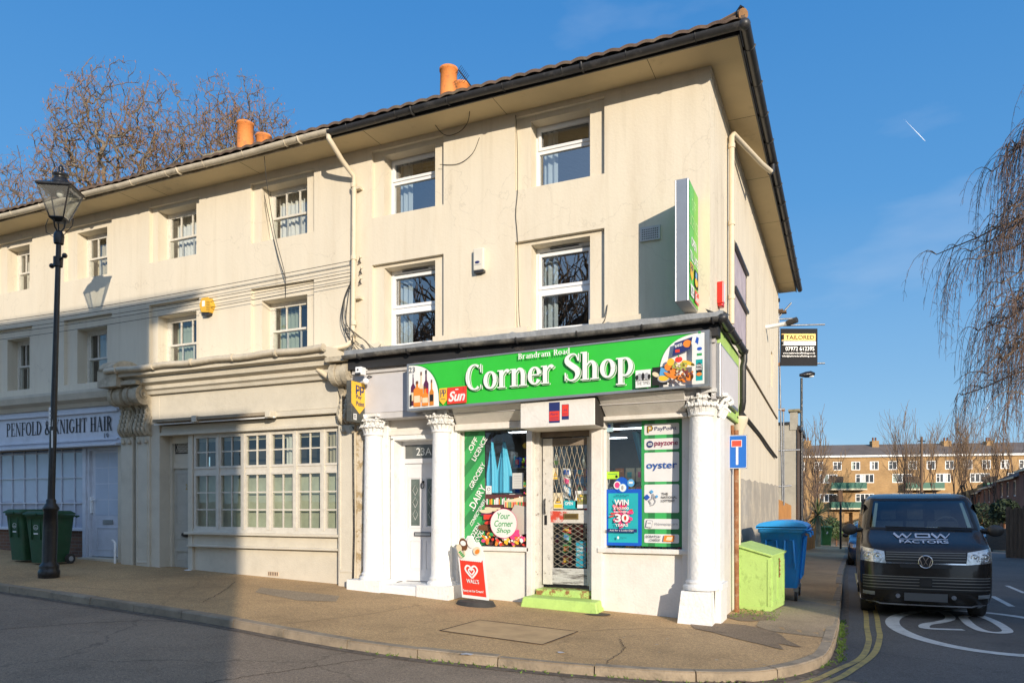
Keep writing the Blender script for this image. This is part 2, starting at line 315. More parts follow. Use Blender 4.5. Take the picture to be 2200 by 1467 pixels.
class Panel:
    """flat artwork on a plane: origin o, u to the right, v up, seen from n=u x v"""
    def __init__(s,o,u,v,m=None):
        s.o=Vector(o); s.u=Vector(u).normalized(); s.v=Vector(v).normalized(); s.n=s.u.cross(s.v); s.k=0; s.m=m or M(); s.step=.0012
    def pt(s,x,y): return s.o+s.u*x+s.v*y+s.n*(s.k*s.step)
    def poly(s,pts,mat): s.k+=1; s.m.poly([s.pt(*p) for p in pts],mat)
    def rect(s,x0,y0,x1,y1,mat): s.poly([(x0,y0),(x1,y0),(x1,y1),(x0,y1)],mat)
    def rrect(s,x0,y0,x1,y1,r,mat):
        p=[]
        for cx,cy,a in((x1-r,y0+r,-90),(x1-r,y1-r,0),(x0+r,y1-r,90),(x0+r,y0+r,180)):
            for k in range(5): t=R(a+22.5*k); p.append((cx+r*math.cos(t),cy+r*math.sin(t)))
        s.poly(p,mat)
    def ell(s,cx,cy,rx,ry,mat,rot=0,n=20,a0=0,a1=360):
        c,q=math.cos(R(rot)),math.sin(R(rot)); p=[]
        for k in range(n+(a1-a0<360)):
            t=R(a0+(a1-a0)*k/n); x,y=rx*math.cos(t),ry*math.sin(t); p.append((cx+x*c-y*q,cy+x*q+y*c))
        s.poly(p,mat)
    def stroke(s,pts,w,mat):
        s.k+=1; v,f=stroke_polys([(p[0],p[1],w) for p in pts]); s.m.add([s.pt(*p) for p in v],f,mat)
    def ring(s,cx,cy,r,w,mat): s.stroke([(cx+r*math.cos(R(a)),cy+r*math.sin(R(a))) for a in range(0,361,12)],w,mat)
    def text(s,t,x,y,w,h,mat,bold=.0,shear=0,rot=0,fit=True):
        v,f=txt(t,bold,shear); s.k+=1
        x0=min(p[0] for p in v);x1=max(p[0] for p in v);y0=min(p[1] for p in v);y1=max(p[1] for p in v)
        sx=w/(x1-x0); sy=h/(y1-y0); c,q=math.cos(R(rot)),math.sin(R(rot))
        def T(p):
            a,b=(p[0]-x0)*sx,(p[1]-y0)*sy; return s.pt(x+a*c-b*q,y+a*q+b*c)
        s.m.add([T(p) for p in v],f,mat)
    def serif(s,t,x,y,w,h,mat):
        L_,out=serif_layout(t); sx=w/L_
        for gx,st in out:
            for e in st:
                s.k+=.15
                if e[0]=='R': s.m.poly([s.pt(x+(gx+a)*sx,y+b*h) for a,b in((e[1],e[2]),(e[3],e[2]),(e[3],e[4]),(e[1],e[4]))],mat)
                elif e[0]=='Q': s.m.poly([s.pt(x+(gx+a)*sx,y+b*h) for a,b in e[1]],mat)
                else:
                    v,f=stroke_polys(e[1]); s.m.add([s.pt(x+(gx+a)*sx,y+b*h) for a,b in v],f,mat)
        s.k=math.ceil(s.k-4*.15*0)
def onface(x,z,y=0): return (x,y,z)

# ---------------------------------------------------------------- palette
stucco=pm('cream_stucco',(.70,.63,.50),.9,var=.05,scale=2.2,bump=.16,bscale=30,dirt=(.46,.38,.27),damt=.42,dscale=1.1,stretch=(2.6,2.6,.38),dlo=.5,dhi=.74,streak=.08,crack=.14)
stucco_side=pm('pale_stucco',(.72,.64,.50),.9,var=.06,scale=1.5,bump=.4,bscale=25,dirt=(.42,.34,.24),damt=.5,dscale=1.0,stretch=(2,2,.35),dlo=.5,dhi=.72,streak=.14,crack=.2)
stucco21=pm('cream_render_shop',(.60,.55,.45),.88,var=.06,scale=3,bump=.3,bscale=45,dirt=(.4,.36,.28),damt=.4,dscale=2,dlo=.5,dhi=.75)
frontwhite=pm('shopfront_white',(.74,.71,.66),.55,var=.05,scale=5,bump=.2,bscale=30,dirt=(.5,.47,.42),damt=.45,dscale=3,dlo=.53,dhi=.75,streak=.06,crack=.1)
colwhite=pm('column_white',(.82,.82,.80),.6,var=.04,scale=7,bump=.55,bscale=26,dirt=(.5,.48,.45),damt=.6,dscale=5,dlo=.57,dhi=.72)
greypaint=pm('grey_paint',(.54,.525,.52),.7,var=.08,scale=3,bump=.2,bscale=50,dirt=(.33,.33,.34),damt=.4,dscale=2)
upvc=pm('white_upvc',(.82,.83,.84),.35,var=.02,bump=0)
sashpaint=pm('old_white_paint',(.66,.63,.56),.6,var=.12,scale=20,bump=.3,bscale=90,dirt=(.3,.27,.22),damt=.6,dscale=9,dlo=.58,dhi=.72)
soffitm=pm('cream_soffit',(.62,.50,.30),.85,var=.05,scale=2,bump=.1,bscale=30,dirt=(.25,.2,.13),damt=.75,dscale=1.6,dlo=.6,dhi=.8)
blackpl=pm('black_plastic',(.03,.03,.032),.42,var=.2,bump=.05,dirt=(.16,.155,.15),damt=.6,dscale=6,dlo=.55,dhi=.8)
creampl=pm('cream_gutter',(.58,.51,.39),.55,var=.12,scale=6,bump=.15,dirt=(.25,.23,.18),damt=.65,dscale=5,dlo=.52,dhi=.75)
pipem=pm('cream_pipe',(.66,.57,.42),.55,var=.06,scale=6,bump=.15,dirt=(.35,.28,.2),damt=.5,dscale=7,dlo=.55,dhi=.8)
tilem=pm('brown_rooftile',(.13,.085,.06),.85,var=.4,scale=5,bump=.5,bscale=40,dirt=(.2,.18,.1),damt=.5,dscale=8)
terracotta=pm('terracotta',(.72,.24,.055),.75,var=.12,scale=4,bump=.3,bscale=30,dirt=(.2,.1,.06),damt=.8,dscale=3.2,dlo=.53,dhi=.66)
lead=pm('lead_flashing',(.34,.35,.35),.55,metal=.3,var=.2,scale=4,bump=.5,bscale=14,dirt=(.4,.4,.4),damt=.4)
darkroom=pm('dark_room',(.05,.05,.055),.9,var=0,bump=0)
curtain=pm('white_curtain',(.72,.71,.68),.9,var=.05,bump=0)
greencur=pm('pale_green_blind',(.30,.36,.30),.9,var=.06,bump=0)
creamcur=pm('cream_curtain',(.50,.44,.33),.9,var=.06,bump=0)
glass_up=glassmat('window_glass',(.68,.77,.82),.24)
glass_shop=glassmat('shop_glass',(.94,.96,.96),.015,.0)
glass_sash=glassmat('old_glass',(.85,.88,.86),.10)
lightgreen=pm('lime_green_paint',(.44,.64,.17),.6,var=.08,scale=6,bump=.35,bscale=30,dirt=(.15,.2,.08),damt=.6,dscale=7,dlo=.58,dhi=.72)
leadgrey=pm('grey_metal',(.42,.43,.44),.35,metal=.7,var=.05,bump=.05)
blackiron=pm('black_iron_paint',(.012,.012,.013),.28,var=.2,bump=.3,bscale=50,dirt=(.05,.045,.04),damt=.5,dscale=12)
asphalt=None
def asphaltmat(name,c,stain,spec=(.3,.29,.27),amt=.35,patch=.5,spk=.66):
    m,n,b=newmat(name); N=n.nodes.new; K=n.links.new
    g=N('ShaderNodeNewGeometry')
    def noise(sc_,d=6,ro=.6):
        t=N('ShaderNodeTexNoise'); t.inputs['Scale'].default_value=sc_; t.inputs['Detail'].default_value=d; t.inputs['Roughness'].default_value=ro; K(g.outputs['Position'],t.inputs['Vector']); return t
    def ramp(src,a,b_,ca,cb):
        r=N('ShaderNodeValToRGB'); r.color_ramp.elements[0].position=a; r.color_ramp.elements[1].position=b_; r.color_ramp.elements[0].color=(*ca,1); r.color_ramp.elements[1].color=(*cb,1); K(src,r.inputs['Fac']); return r.outputs['Color']
    base=ramp(noise(.55,8,.7).outputs['Fac'],.32,.70,tuple(v*.66 for v in c),tuple(v*1.25 for v in c))
    st=ramp(noise(1.1,10,.75).outputs['Fac'],.52,.66,(0,0,0),(amt,)*3)
    x=N('ShaderNodeMixRGB'); x.inputs['Color2'].default_value=(*stain,1); K(st,x.inputs['Fac']); K(base,x.inputs['Color1'])
    agg0=ramp(noise(130,2,.5).outputs['Fac'],.35,.68,(.5,.5,.5),(1.55,1.55,1.55)); agg1=ramp(noise(34,3,.7).outputs['Fac'],.36,.66,(.74,.74,.74),(1.3,1.3,1.3))
    aggm=N('ShaderNodeMixRGB'); aggm.blend_type='MULTIPLY'; aggm.inputs['Fac'].default_value=1; K(agg0,aggm.inputs['Color1']); K(agg1,aggm.inputs['Color2']); agg=aggm.outputs[0]
    y=N('ShaderNodeMixRGB'); y.blend_type='MULTIPLY'; y.inputs['Fac'].default_value=.8; K(x.outputs[0],y.inputs['Color1']); K(agg,y.inputs['Color2'])
    v=N('ShaderNodeTexVoronoi'); v.inputs['Scale'].default_value=9; v.inputs['Randomness'].default_value=1; K(g.outputs['Position'],v.inputs['Vector'])
    sp=ramp(v.outputs['Distance'],.04,.07,(1,1,1),(0,0,0))
    sel=ramp(noise(5,1).outputs['Fac'],spk,spk+.02,(0,0,0),(1,1,1))
    mm=N('ShaderNodeMixRGB'); mm.blend_type='MULTIPLY'; mm.inputs['Fac'].default_value=1; K(sp,mm.inputs['Color1']); K(sel,mm.inputs['Color2'])
    z=N('ShaderNodeMixRGB'); z.inputs['Color2'].default_value=(*spec,1); K(mm.outputs[0],z.inputs['Fac']); K(y.outputs[0],z.inputs['Color1'])
    # hairline cracks
    v2=N('ShaderNodeTexVoronoi'); v2.feature='DISTANCE_TO_EDGE'; v2.inputs['Scale'].default_value=.28
    wv=noise(2.5,4); ad=N('ShaderNodeVectorMath'); ad.operation='MULTIPLY_ADD'; ad.inputs[1].default_value=(.5,.5,.5); K(wv.outputs['Color'],ad.inputs[0]); K(g.outputs['Position'],ad.inputs[2]); K(ad.outputs[0],v2.inputs['Vector'])
    ck=ramp(v2.outputs['Distance'],.0015,.005,(.35,.35,.35),(1,1,1))
    q=N('ShaderNodeMixRGB'); q.blend_type='MULTIPLY'; q.inputs['Fac'].default_value=patch; K(z.outputs[0],q.inputs['Color1']); K(ck,q.inputs['Color2'])
    K(q.outputs[0],b.inputs['Base Color']); b.inputs['Roughness'].default_value=.85
    bp=N('ShaderNodeBump'); bp.inputs['Strength'].default_value=.6; bp.inputs['Distance'].default_value=.008; K(noise(110,3).outputs['Fac'],bp.inputs['Height']); K(bp.outputs[0],b.inputs['Normal'])
    return m
roadm=asphaltmat('road_asphalt',(.27,.205,.142),(.16,.125,.09),patch=.6)
pavem=asphaltmat('pavement_tarmac',(.50,.325,.155),(.33,.215,.11),patch=.35,spk=.55)
kerbm=pm('kerb_stone',(.31,.245,.17),.85,var=.25,scale=3,bump=.5,bscale=40,dirt=(.09,.08,.06),damt=.6,dscale=4)
mortarm=pm('dark_joint',(.03,.026,.022),.95,var=.3,bump=0)
whiteline=pm('road_white',(.62,.61,.57),.75,var=.12,scale=12,bump=.2,dirt=(.16,.15,.14),damt=.65,dscale=6,dlo=.52,dhi=.7)
yellowline=pm('road_yellow',(.50,.37,.12),.8,var=.15,scale=12,bump=.2,dirt=(.13,.11,.08),damt=.75,dscale=6,dlo=.45,dhi=.65)
# ================================================================ THE SETTING
KERB=[(-60,8.3),(-30,7.9),(-20,7.6),(-12.46,7.45),(-10.86,7.42),(-9.06,7.35),(-7.43,7.25),(-5.53,7.02),(-4.3,7.02),(-3.53,7.12),(-2.73,7.24),(-1.8,7.46),(-1.14,7.74),(-.72,8.08),(-.35,8.70),(-.16,9.5),(-.09,11.6),(-.06,16),(-.04,23.6),(.13,35),(.2,60),(.3,100),(.3,140)]
kc=_cat(KERB,5)
# road sheet
m=M()
def axis(a): return sorted(set(a))
xs=axis([.5,-700,-300,-120,-60]+[-60+i*2 for i in range(60)]+[60,120,300,700]); ys=axis([-700,-300,-100]+[-60+i*3 for i in range(22)]+[6.7,8,9.3,10.6,15,20,25,30,36,42,50,60,70,80,90,100,120,150,200,350,700])
vs_=[(x,y,rz(x,y)) for y in ys for x in xs]; nx=len(xs)
m.add(vs_,[(j*nx+i,j*nx+i+1,(j+1)*nx+i+1,(j+1)*nx+i) for j in range(len(ys)-1) for i in range(nx-1)],roadm,True)
struct(m.build('road'))
# pavement
m=M(); n=len(kc); inner=[]
for (x,y) in kc:
    if x<-2.4: inner.append((x,13.0))
    elif y<9.5: inner.append((-2.4,13.0+ (x+2.4)*.3))
    else: inner.append((-2.6,y+4.5 if y<12 else y+4.5))
K_=12; vs_=[]
for (a,b) in zip(kc,inner):
    for k in range(K_+1):
        t=k/K_; x=a[0]+(b[0]-a[0])*t; y=a[1]+(b[1]-a[1])*t; vs_.append((x,y,gz(x,y)))
m.add(vs_,[(i*(K_+1)+j,(i+1)*(K_+1)+j,(i+1)*(K_+1)+j+1,i*(K_+1)+j+1) for i in range(n-1) for j in range(K_)],pavem,True)
struct(m.build('pavement'))
# kerb stones
def kerbline(poly,name,w=.135,side=1,seg=.92,h=None,mat=kerbm):
    m=M(); acc=0; dense=[]
    for i in range(len(poly)-1):
        a=Vector(poly[i]);b=Vector(poly[i+1]); L_=(b-a).length; k=max(1,int(L_/.1)) if L_<6 else max(1,int(L_/.46))
        for j in range(k): dense.append(a+(b-a)*(j/k))
    cum=0; start=0; rnd=random.Random(4)
    def stone(pts):
        if len(pts)<2: return
        dz=rnd.uniform(-.006,.006); do=rnd.uniform(-.005,.005)
        vs=[];fs=[]
        for i,p in enumerate(pts):
            d=(pts[min(i+1,len(pts)-1)]-pts[max(i-1,0)]).normalized(); nn=Vector((-d.y,d.x))*side
            o=p-nn*(.005+do); q=p+nn*w
            zt=gz(p.x,p.y)+.008+dz; zb=rz(p.x,p.y)-.05
            vs+=[(o.x-nn.x*.012,o.y-nn.y*.012,zb),(o.x,o.y,zt-.02),(o.x+nn.x*.02,o.y+nn.y*.02,zt),(q.x,q.y,zt),(q.x,q.y,zt-.1)]
        for i in range(len(pts)-1):
            for k in range(4): fs.append((i*5+k,i*5+k+1,(i+1)*5+k+1,(i+1)*5+k))
        fs.append((0,1,2,3,4)); e=(len(pts)-1)*5; fs.append((e+4,e+3,e+2,e+1,e))
        m.add(vs,fs,mat)
    cur=[dense[0]]; ln=0
    for p in dense[1:]:
        ln+=(p-cur[-1]).length; cur.append(p)
        if ln>=seg:
            d=(cur[-1]-cur[-2]).normalized(); c2=cur[:-1]+[cur[-1]-d*.014]; stone(c2); cur=[p]; ln=0
    stone(cur)
    return struct(m.build(name))
kerbline([p for p in kc if p[0]>-30 and p[1]<75],'kerb')
# far-side pavement of the side street and of the main street opposite
def slab(name,x0,x1,ys_,mat=pavem,nx=4):
    m=M(); vs=[(x0+(x1-x0)*i/nx,y,rz(x0,y)+.09) for y in ys_ for i in range(nx+1)]
    m.add(vs,[(j*(nx+1)+i,j*(nx+1)+i+1,(j+1)*(nx+1)+i+1,(j+1)*(nx+1)+i) for j in range(len(ys_)-1) for i in range(nx)],mat,True)
    for j in range(len(ys_)-1):
        m.poly([(x0,ys_[j],rz(x0,ys_[j])-.02),(x0,ys_[j],rz(x0,ys_[j])+.09),(x0,ys_[j+1],rz(x0,ys_[j+1])+.09),(x0,ys_[j+1],rz(x0,ys_[j+1])-.02)],kerbm)
    return struct(m.build(name))
slab('pavement_opposite',7.6,10.5,[10,15,20,25,30,36,42,50,60,70,80,90,100,120,140])
grassm=pm('grass',(.06,.085,.025),.95,var=.4,scale=2,bump=.6,bscale=30,dirt=(.10,.085,.05),damt=.6)
slab('verge',10.5,60,[10,15,20,25,30,36,42,50,60,70,80,90,100,120,140],mat=grassm,nx=10)
# kerbside moss / weeds (uncountable)
m=M(); rn=random.Random(9)
mossm=pm('moss',(.12,.20,.03),.95,var=.4,scale=10,bump=0)
for _ in range(520):
    t=rn.random()
    if t<.55: y=rn.uniform(8.9,12.8); x=-.15+ (0.06 if y>9.4 else .0)+rn.gauss(0.05,.03)+max(0,(9.4-y))*-.3
    elif t<.8:
        q=rn.choice([p for p in kc if -5<p[0]<-.4 and p[1]<9]); x=q[0]+rn.gauss(0,.25); y=q[1]-.03+rn.gauss(0,.02)
    else: x=rn.uniform(-1.55,-.9); y=rn.uniform(11.2,12.4)
    z=(rz(x,y) if t<.8 else gz(x,y))+.0
    for k in range(3):
        a=rn.uniform(0,6.28); l=rn.uniform(.012,.045); w=.006
        m.poly([(x-w,y,z),(x+w,y+w,z),(x+math.cos(a)*l*.7,y+math.sin(a)*l*.7,z+l)],mossm)
o=m.build('moss'); o['kind']='stuff'; 
# side street surface: darker asphalt sheet laid over the road
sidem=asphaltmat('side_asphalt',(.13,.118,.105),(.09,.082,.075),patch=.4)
ysd=[8.6,9.3,10.6,12,15,20,25,30,36,42,50,60,70,80,90,100,120,140]
def kx(y):
    for a,b in zip(kc,kc[1:]):
        if a[0]>-1 and a[1]<=y<=b[1] and b[1]>a[1]: return a[0]+(b[0]-a[0])*(y-a[1])/(b[1]-a[1])
    return .3
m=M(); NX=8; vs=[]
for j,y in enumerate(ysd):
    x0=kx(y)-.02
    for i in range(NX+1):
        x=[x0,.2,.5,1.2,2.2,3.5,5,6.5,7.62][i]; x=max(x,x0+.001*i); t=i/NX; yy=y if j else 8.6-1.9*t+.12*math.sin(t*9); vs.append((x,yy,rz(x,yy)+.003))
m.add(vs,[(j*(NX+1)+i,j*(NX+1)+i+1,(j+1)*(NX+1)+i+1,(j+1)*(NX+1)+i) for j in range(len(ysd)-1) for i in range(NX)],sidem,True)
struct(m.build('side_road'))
m=M(); gd=pm('gutter_grit',(.12,.095,.07),.95,var=.4,scale=14,bump=.4,dirt=(.28,.22,.16),damt=.7,dscale=10)
kk=[p for p in kc if -30<p[0] and p[1]<45]
v_,f_=stroke_polys([(p[0]+(.07 if p[1]>9 and p[0]>-.5 else .03 if p[0]>-.9 else 0),p[1]-(.07 if p[0]<-.9 else .05 if p[0]<-.3 else 0),.13) for p in kk]); m.add([(a,b,rz(a,b)+.005) for a,b in v_],f_,gd); struct(m.build('gutter_grit'))
# road markings
def road_strip(m,pts,w,mat,off=.008,f=rz):
    v,fs=stroke_polys([(p[0],p[1],w) for p in pts]); m.add([(a,b,f(a,b)+off) for a,b in v],fs,mat)
m=M()
road_strip(m,_cat([(.30,24),(.31,18),(.33,14.2),(.30,12.3),(.29,10.9),(.18,9.75),(-.07,8.95),(-.3,8.3),(-.6,7.75),(-1,7.45)],8),.075,yellowline)
road_strip(m,_cat([(.48,24),(.48,18),(.49,14.25),(.46,12.3),(.44,11.4),(.33,10.1),(.06,8.95),(-.11,8.4),(-.4,7.75),(-.75,7.3)],8),.075,yellowline)
struct(m.build('yellow_lines'))
m=M()
cx_,cy_,ra,rb=1.92,12.95,1.24,2.3
road_strip(m,[(cx_+ra*math.cos(R(a)),cy_+rb*math.sin(R(a))) for a in range(0,361,5)],.2,whiteline)
def rp(px,py): x,y,z=gp(px,py,-KH); return (x,y)
road_strip(m,_cat([rp(1993,1316),rp(2020,1314),rp(2038,1322),rp(2040,1331),rp(2018,1337),rp(1993,1341),rp(1985,1346),rp(1998,1351),rp(2070,1353.5)],6),.15,whiteline,.0095)
c0=rp(2115,1338)
zp=[rp(2068,1326),rp(2095,1321),rp(2128,1332),rp(2152,1345),rp(2165,1357),rp(2145,1360),rp(2112,1356),rp(2085,1343)]; zp.append(zp[0])
road_strip(m,_cat(zp,6),.14,whiteline,.011)
struct(m.build('speed_roundel'))
m=M()
for k in range(8):
    y0=19.5+k*4.2; road_strip(m,[(3.62,y0),(3.62,y0+2.0)],.1,whiteline)
road_strip(m,[rp(2132,1281),rp(2174,1303)],.11,whiteline)
struct(m.build('centre_line'))
m=M()
# tarmac repair joints on road
rk=random.Random(2)
def crack(pts,w=.012,f=rz): road_strip(m,[(a+rk.gauss(0,.012),b+rk.gauss(0,.012)) for a,b in _cat(pts,16)],w,mortarm,.003,f)
crack([rp(0,1352),rp(200,1338),rp(350,1333),rp(480,1345),rp(620,1365),rp(880,1404)])
crack([rp(880,1404),rp(760,1420),rp(620,1440),rp(450,1467),rp(380,1490)])
crack([rp(0,1405),rp(-200,1400)])
struct(m.build('tarmac_joints'))
def ground_patch(name,px,mat,off=.004):
    m=M(); P=[gp(*q) for q in px]; cx=sum(p[0] for p in P)/len(P); cy=sum(p[1] for p in P)/len(P); n=len(P); vs=[(cx,cy,gz(cx,cy)+off)]+[(p[0],p[1],gz(p[0],p[1])+off) for p in P]+[((p[0]+cx)/2,(p[1]+cy)/2,gz((p[0]+cx)/2,(p[1]+cy)/2)+off) for p in P]
    fs=[]
    for i in range(n): j=(i+1)%n; fs+=[(0,n+1+i,n+1+j),(n+1+i,1+i,1+j,n+1+j)]
    m.add(vs,fs,mat); return struct(m.build(name))
greytar=asphaltmat('repair_tarmac',(.36,.27,.17),(.25,.19,.125),patch=0,spk=.5)
darktar=asphaltmat('damp_tarmac',(.25,.175,.105),(.12,.09,.065),patch=0)
ground_patch('pavement_repair',[(1640,1290),(1700,1284),(1803,1303),(1800,1345),(1795,1372),(1735,1366),(1662,1357),(1625,1345),(1640,1318)],greytar)
ground_patch('damp_stain',_cat([(1484,1340),(1530,1338),(1600,1343),(1665,1357),(1690,1375),(1722,1390),(1700,1388),(1672,1383),(1684,1396),(1640,1386),(1580,1372),(1530,1358),(1492,1350),(1484,1340)],2)[:-1],darktar,.007)
ground_patch('damp_stain',_cat([(1552,1322),(1600,1318),(1665,1326),(1640,1333),(1590,1334),(1552,1322)],2)[:-1],darktar,.006)
ground_patch('pavement_repair',[(560,1262),(730,1280),(722,1292),(640,1290),(548,1272)],greytar)
m=M()
for pts in([(2,1262),(160,1262),(330,1275)],[(620,1340),(780,1322),(900,1300)],[(1250,1357),(1420,1350),(1560,1360)],[(1660,1357),(1795,1373)],[(1300,1425),(1340,1395),(1330,1372)],[(430,1296),(480,1270),(505,1250)]):
    q=[gp(*p)[:2] for p in pts]; road_strip(m,[(a+rk.gauss(0,.012),b+rk.gauss(0,.012)) for a,b in _cat(q,14)],.008,mortarm,.009,gz)
struct(m.build('pavement_joints'))
m=M(); rg=random.Random(6); gum=pm('gum_spot',(.42,.36,.28),.9,var=.3,scale=30,bump=0)
for _ in range(170):
    px,py=rg.uniform(20,1780),rg.uniform(1225,1440); x,y,z=gp(px,py)
    if y<7.6 or y>10.1 or x>-.4: continue
    s_=rg.uniform(.008,.022); m.poly([(x+s_*math.cos(R(a+rg.uniform(-20,20))),y+s_*math.sin(R(a)),z+.006) for a in range(0,360,60)],gum)
o=m.build('gum_spots'); o['kind']='stuff'

# ================================================================ TERRACE HOUSES
WY=10.75
def hwall(m,mp,u0,u1,z0,z1,rects,mat,thick=.34):
    us=sorted(set([u0,u1]+[u for r in rects for u in r[:2] if u0<u<u1])); zs=sorted(set([z0,z1]+[z for r in rects for z in r[2:4] if z0<z<z1]))
    def dep(i,j):
        u=(us[i]+us[i+1])/2; z=(zs[j]+zs[j+1])/2; d=0
        for r in rects:
            if r[0]<u<r[1] and r[2]<z<r[3]: d=r[4]
        return d
    D=[[dep(i,j) for j in range(len(zs)-1)] for i in range(len(us)-1)]
    dv=lambda d: thick if d is None else d
    for i in range(len(us)-1):
        for j in range(len(zs)-1):
            d=D[i][j]
            if d is not None: m.poly([mp(us[i],zs[j],d),mp(us[i+1],zs[j],d),mp(us[i+1],zs[j+1],d),mp(us[i],zs[j+1],d)],mat)
            if i+1<len(us)-1 and dv(D[i+1][j])!=dv(d):
                a,b=dv(d),dv(D[i+1][j]); u=us[i+1]; m.poly([mp(u,zs[j],a),mp(u,zs[j],b),mp(u,zs[j+1],b),mp(u,zs[j+1],a)],mat)
            if j+1<len(zs)-1 and dv(D[i][j+1])!=dv(d):
                a,b=dv(d),dv(D[i][j+1]); z=zs[j+1]; m.poly([mp(us[i],z,a),mp(us[i],z,b),mp(us[i+1],z,b),mp(us[i+1],z,a)],mat)
front=lambda u,z,d:(u,WY+d,z)
SX=-1.75
sidef=lambda u,z,d:(SX-d,u,z)
EX0,EX1=-26.0,SX
houses=[
 dict(k='shop',x0=-7.93,x1=SX,label='cream corner house with green shop front on the ground floor',wins=[(-7.31,-6.29,-7.52,-6.09),(-4.54,-3.56,-4.79,-3.31)],top=(6.66,7.74,7.82),low=(4.40,5.78,5.84),style='upvc'),
 dict(k='mid',x0=-13.04,x1=-7.93,label='cream terraced house with a cream small-paned shop window, beside the corner shop',wins=[(-10.07,-8.99,-10.28,-8.78),(-12.82,-11.75,-12.99,-11.60)],top=(6.62,7.68,7.75),low=(4.42,5.53,5.76),style='sash'),
 dict(k='left',x0=-18.6,x1=-13.04,label='cream terraced house with white hairdresser shop front, behind the tall black lamp post',wins=[(-15.28,-14.33,-15.62,-14.1),(-17.7,-16.9,-18.0,-16.7)],top=(6.56,7.60,7.72),low=(4.30,5.50,5.72),style='sash'),
 dict(k='far',x0=-26.0,x1=-18.6,label='cream terraced house at the left end of the row, mostly outside the photo',wins=[(-20.6,-19.6,-20.9,-19.4),(-23.6,-22.6,-23.9,-22.4)],top=(6.56,7.60,7.72),low=(4.30,5.50,5.72),style='sash')]
SOFZ=7.90; HO={}
def window_frame(par,xa,xb,za,zb,y,style,row,rndm):
    """timber or plastic window filling the opening xa..xb, za..zb; y = outer face of the frame"""
    m=M()
    if style=='upvc':
        f=.055; mt=upvc
        m.box(xa,xb,y,y+.07,zb-f,zb,mt); m.box(xa,xb,y,y+.07,za,za+f,mt); m.box(xa,xa+f,y,y+.07,za+f,zb-f,mt); m.box(xb-f,xb,y,y+.07,za+f,zb-f,mt)
        zm=za+(zb-za)*(.62 if row else .50)
        if row: # top-hung fanlight sash proud of the frame
            m.box(xa+f,xb-f,y,y+.07,zm-.035,zm+.035,mt)
            g=.045; a,b,c,d=xa+f-.012,xb-f+.012,zm+.02,zb-f+.012
            for q in((a,b,d-g,d),(a,b,c,c+g),(a,a+g,c+g,d-g),(b-g,b,c+g,d-g)): m.box(q[0],q[1],y-.022,y+.02,q[2],q[3],mt)
        else:
            m.box(xa+f,xb-f,y,y+.07,zm-.04,zm+.04,mt)
            g=.05
            for (c,d) in((za+f-.012,zm-.028),(zm+.028,zb-f+.012-.05)):
                a,b=xa+f-.012,xb-f+.012
                for q in((a,b,d-g,d),(a,b,c,c+g),(a,a+g,c+g,d-g),(b-g,b,c+g,d-g)): m.box(q[0],q[1],y-.024,y+.02,q[2],q[3],mt)
            m.box(xa+.25,xb-.25,y-.045,y-.001,zb-.043,zb-.028,blackpl)
            m.box(xa+.2,xb-.2,y-.03,y-.0005,zb-.052,zb-.02,mt)
        go=.03; gm=glass_up
    else:
        f=.06; mt=sashpaint
        m.box(xa,xb,y+.0,y+.1,zb-.05,zb,mt); m.box(xa,xb,y-.03,y+.1,za,za+.05,mt); m.box(xa,xa+f,y,y+.1,za+.05,zb-.05,mt); m.box(xb-f,xb,y,y+.1,za+.05,zb-.05,mt)
        zm=(za+zb)/2+rndm.uniform(-.02,.02)
        for (c,d,yy) in((zm-.02,zb-.05,y+.01),(za+.05,zm+.02,y+.045)):
            a,b=xa+f,xb-f
            m.box(a,b,yy,yy+.035,d-.05,d,mt); m.box(a,b,yy,yy+.035,c,c+.04,mt); m.box(a,a+.045,yy,yy+.035,c+.04,d-.05,mt); m.box(b-.045,b,yy,yy+.035,c+.04,d-.05,mt)
            for t in (1/3,2/3):
                xx=a+(b-a)*t; m.box(xx-.012,xx+.012,yy+.004,yy+.03,c+.04,d-.05,mt)
        go=.035; gm=glass_sash
    w=m.build('window',par)
    g=M(); g.poly([(xa+.04,y+go,za+.04),(xb-.04,y+go,za+.04),(xb-.04,y+go,zb-.04),(xa+.04,y+go,zb-.04)],gm)
    g.build('pane',w)
    # curtain hanging inside
    c=M(); side=(0,.26) if style=='upvc' else ((0,1.0) if row or rndm.random()<.5 else (0,.45))
    cm=curtain if style=='upvc' else rndm.choice([creamcur,greencur,curtain])
    ax,bx=xa+.05+(xb-xa)*side[0],xa+.05+(xb-xa-.1)*side[1]
    c.grid(lambda u,v:(ax+(bx-ax)*u,y+.22+.025*math.sin(u*(bx-ax)*60),za+(zb-za)*v),60,1,cm)
    if style=='upvc' and False: c.grid(lambda u,v:(xb-.05-.16*u,y+.24+.02*math.sin(u*9),za+(zb-za)*v),12,1,cm)
    c.build('curtain',w)
    return w
rnd=random.Random(11)
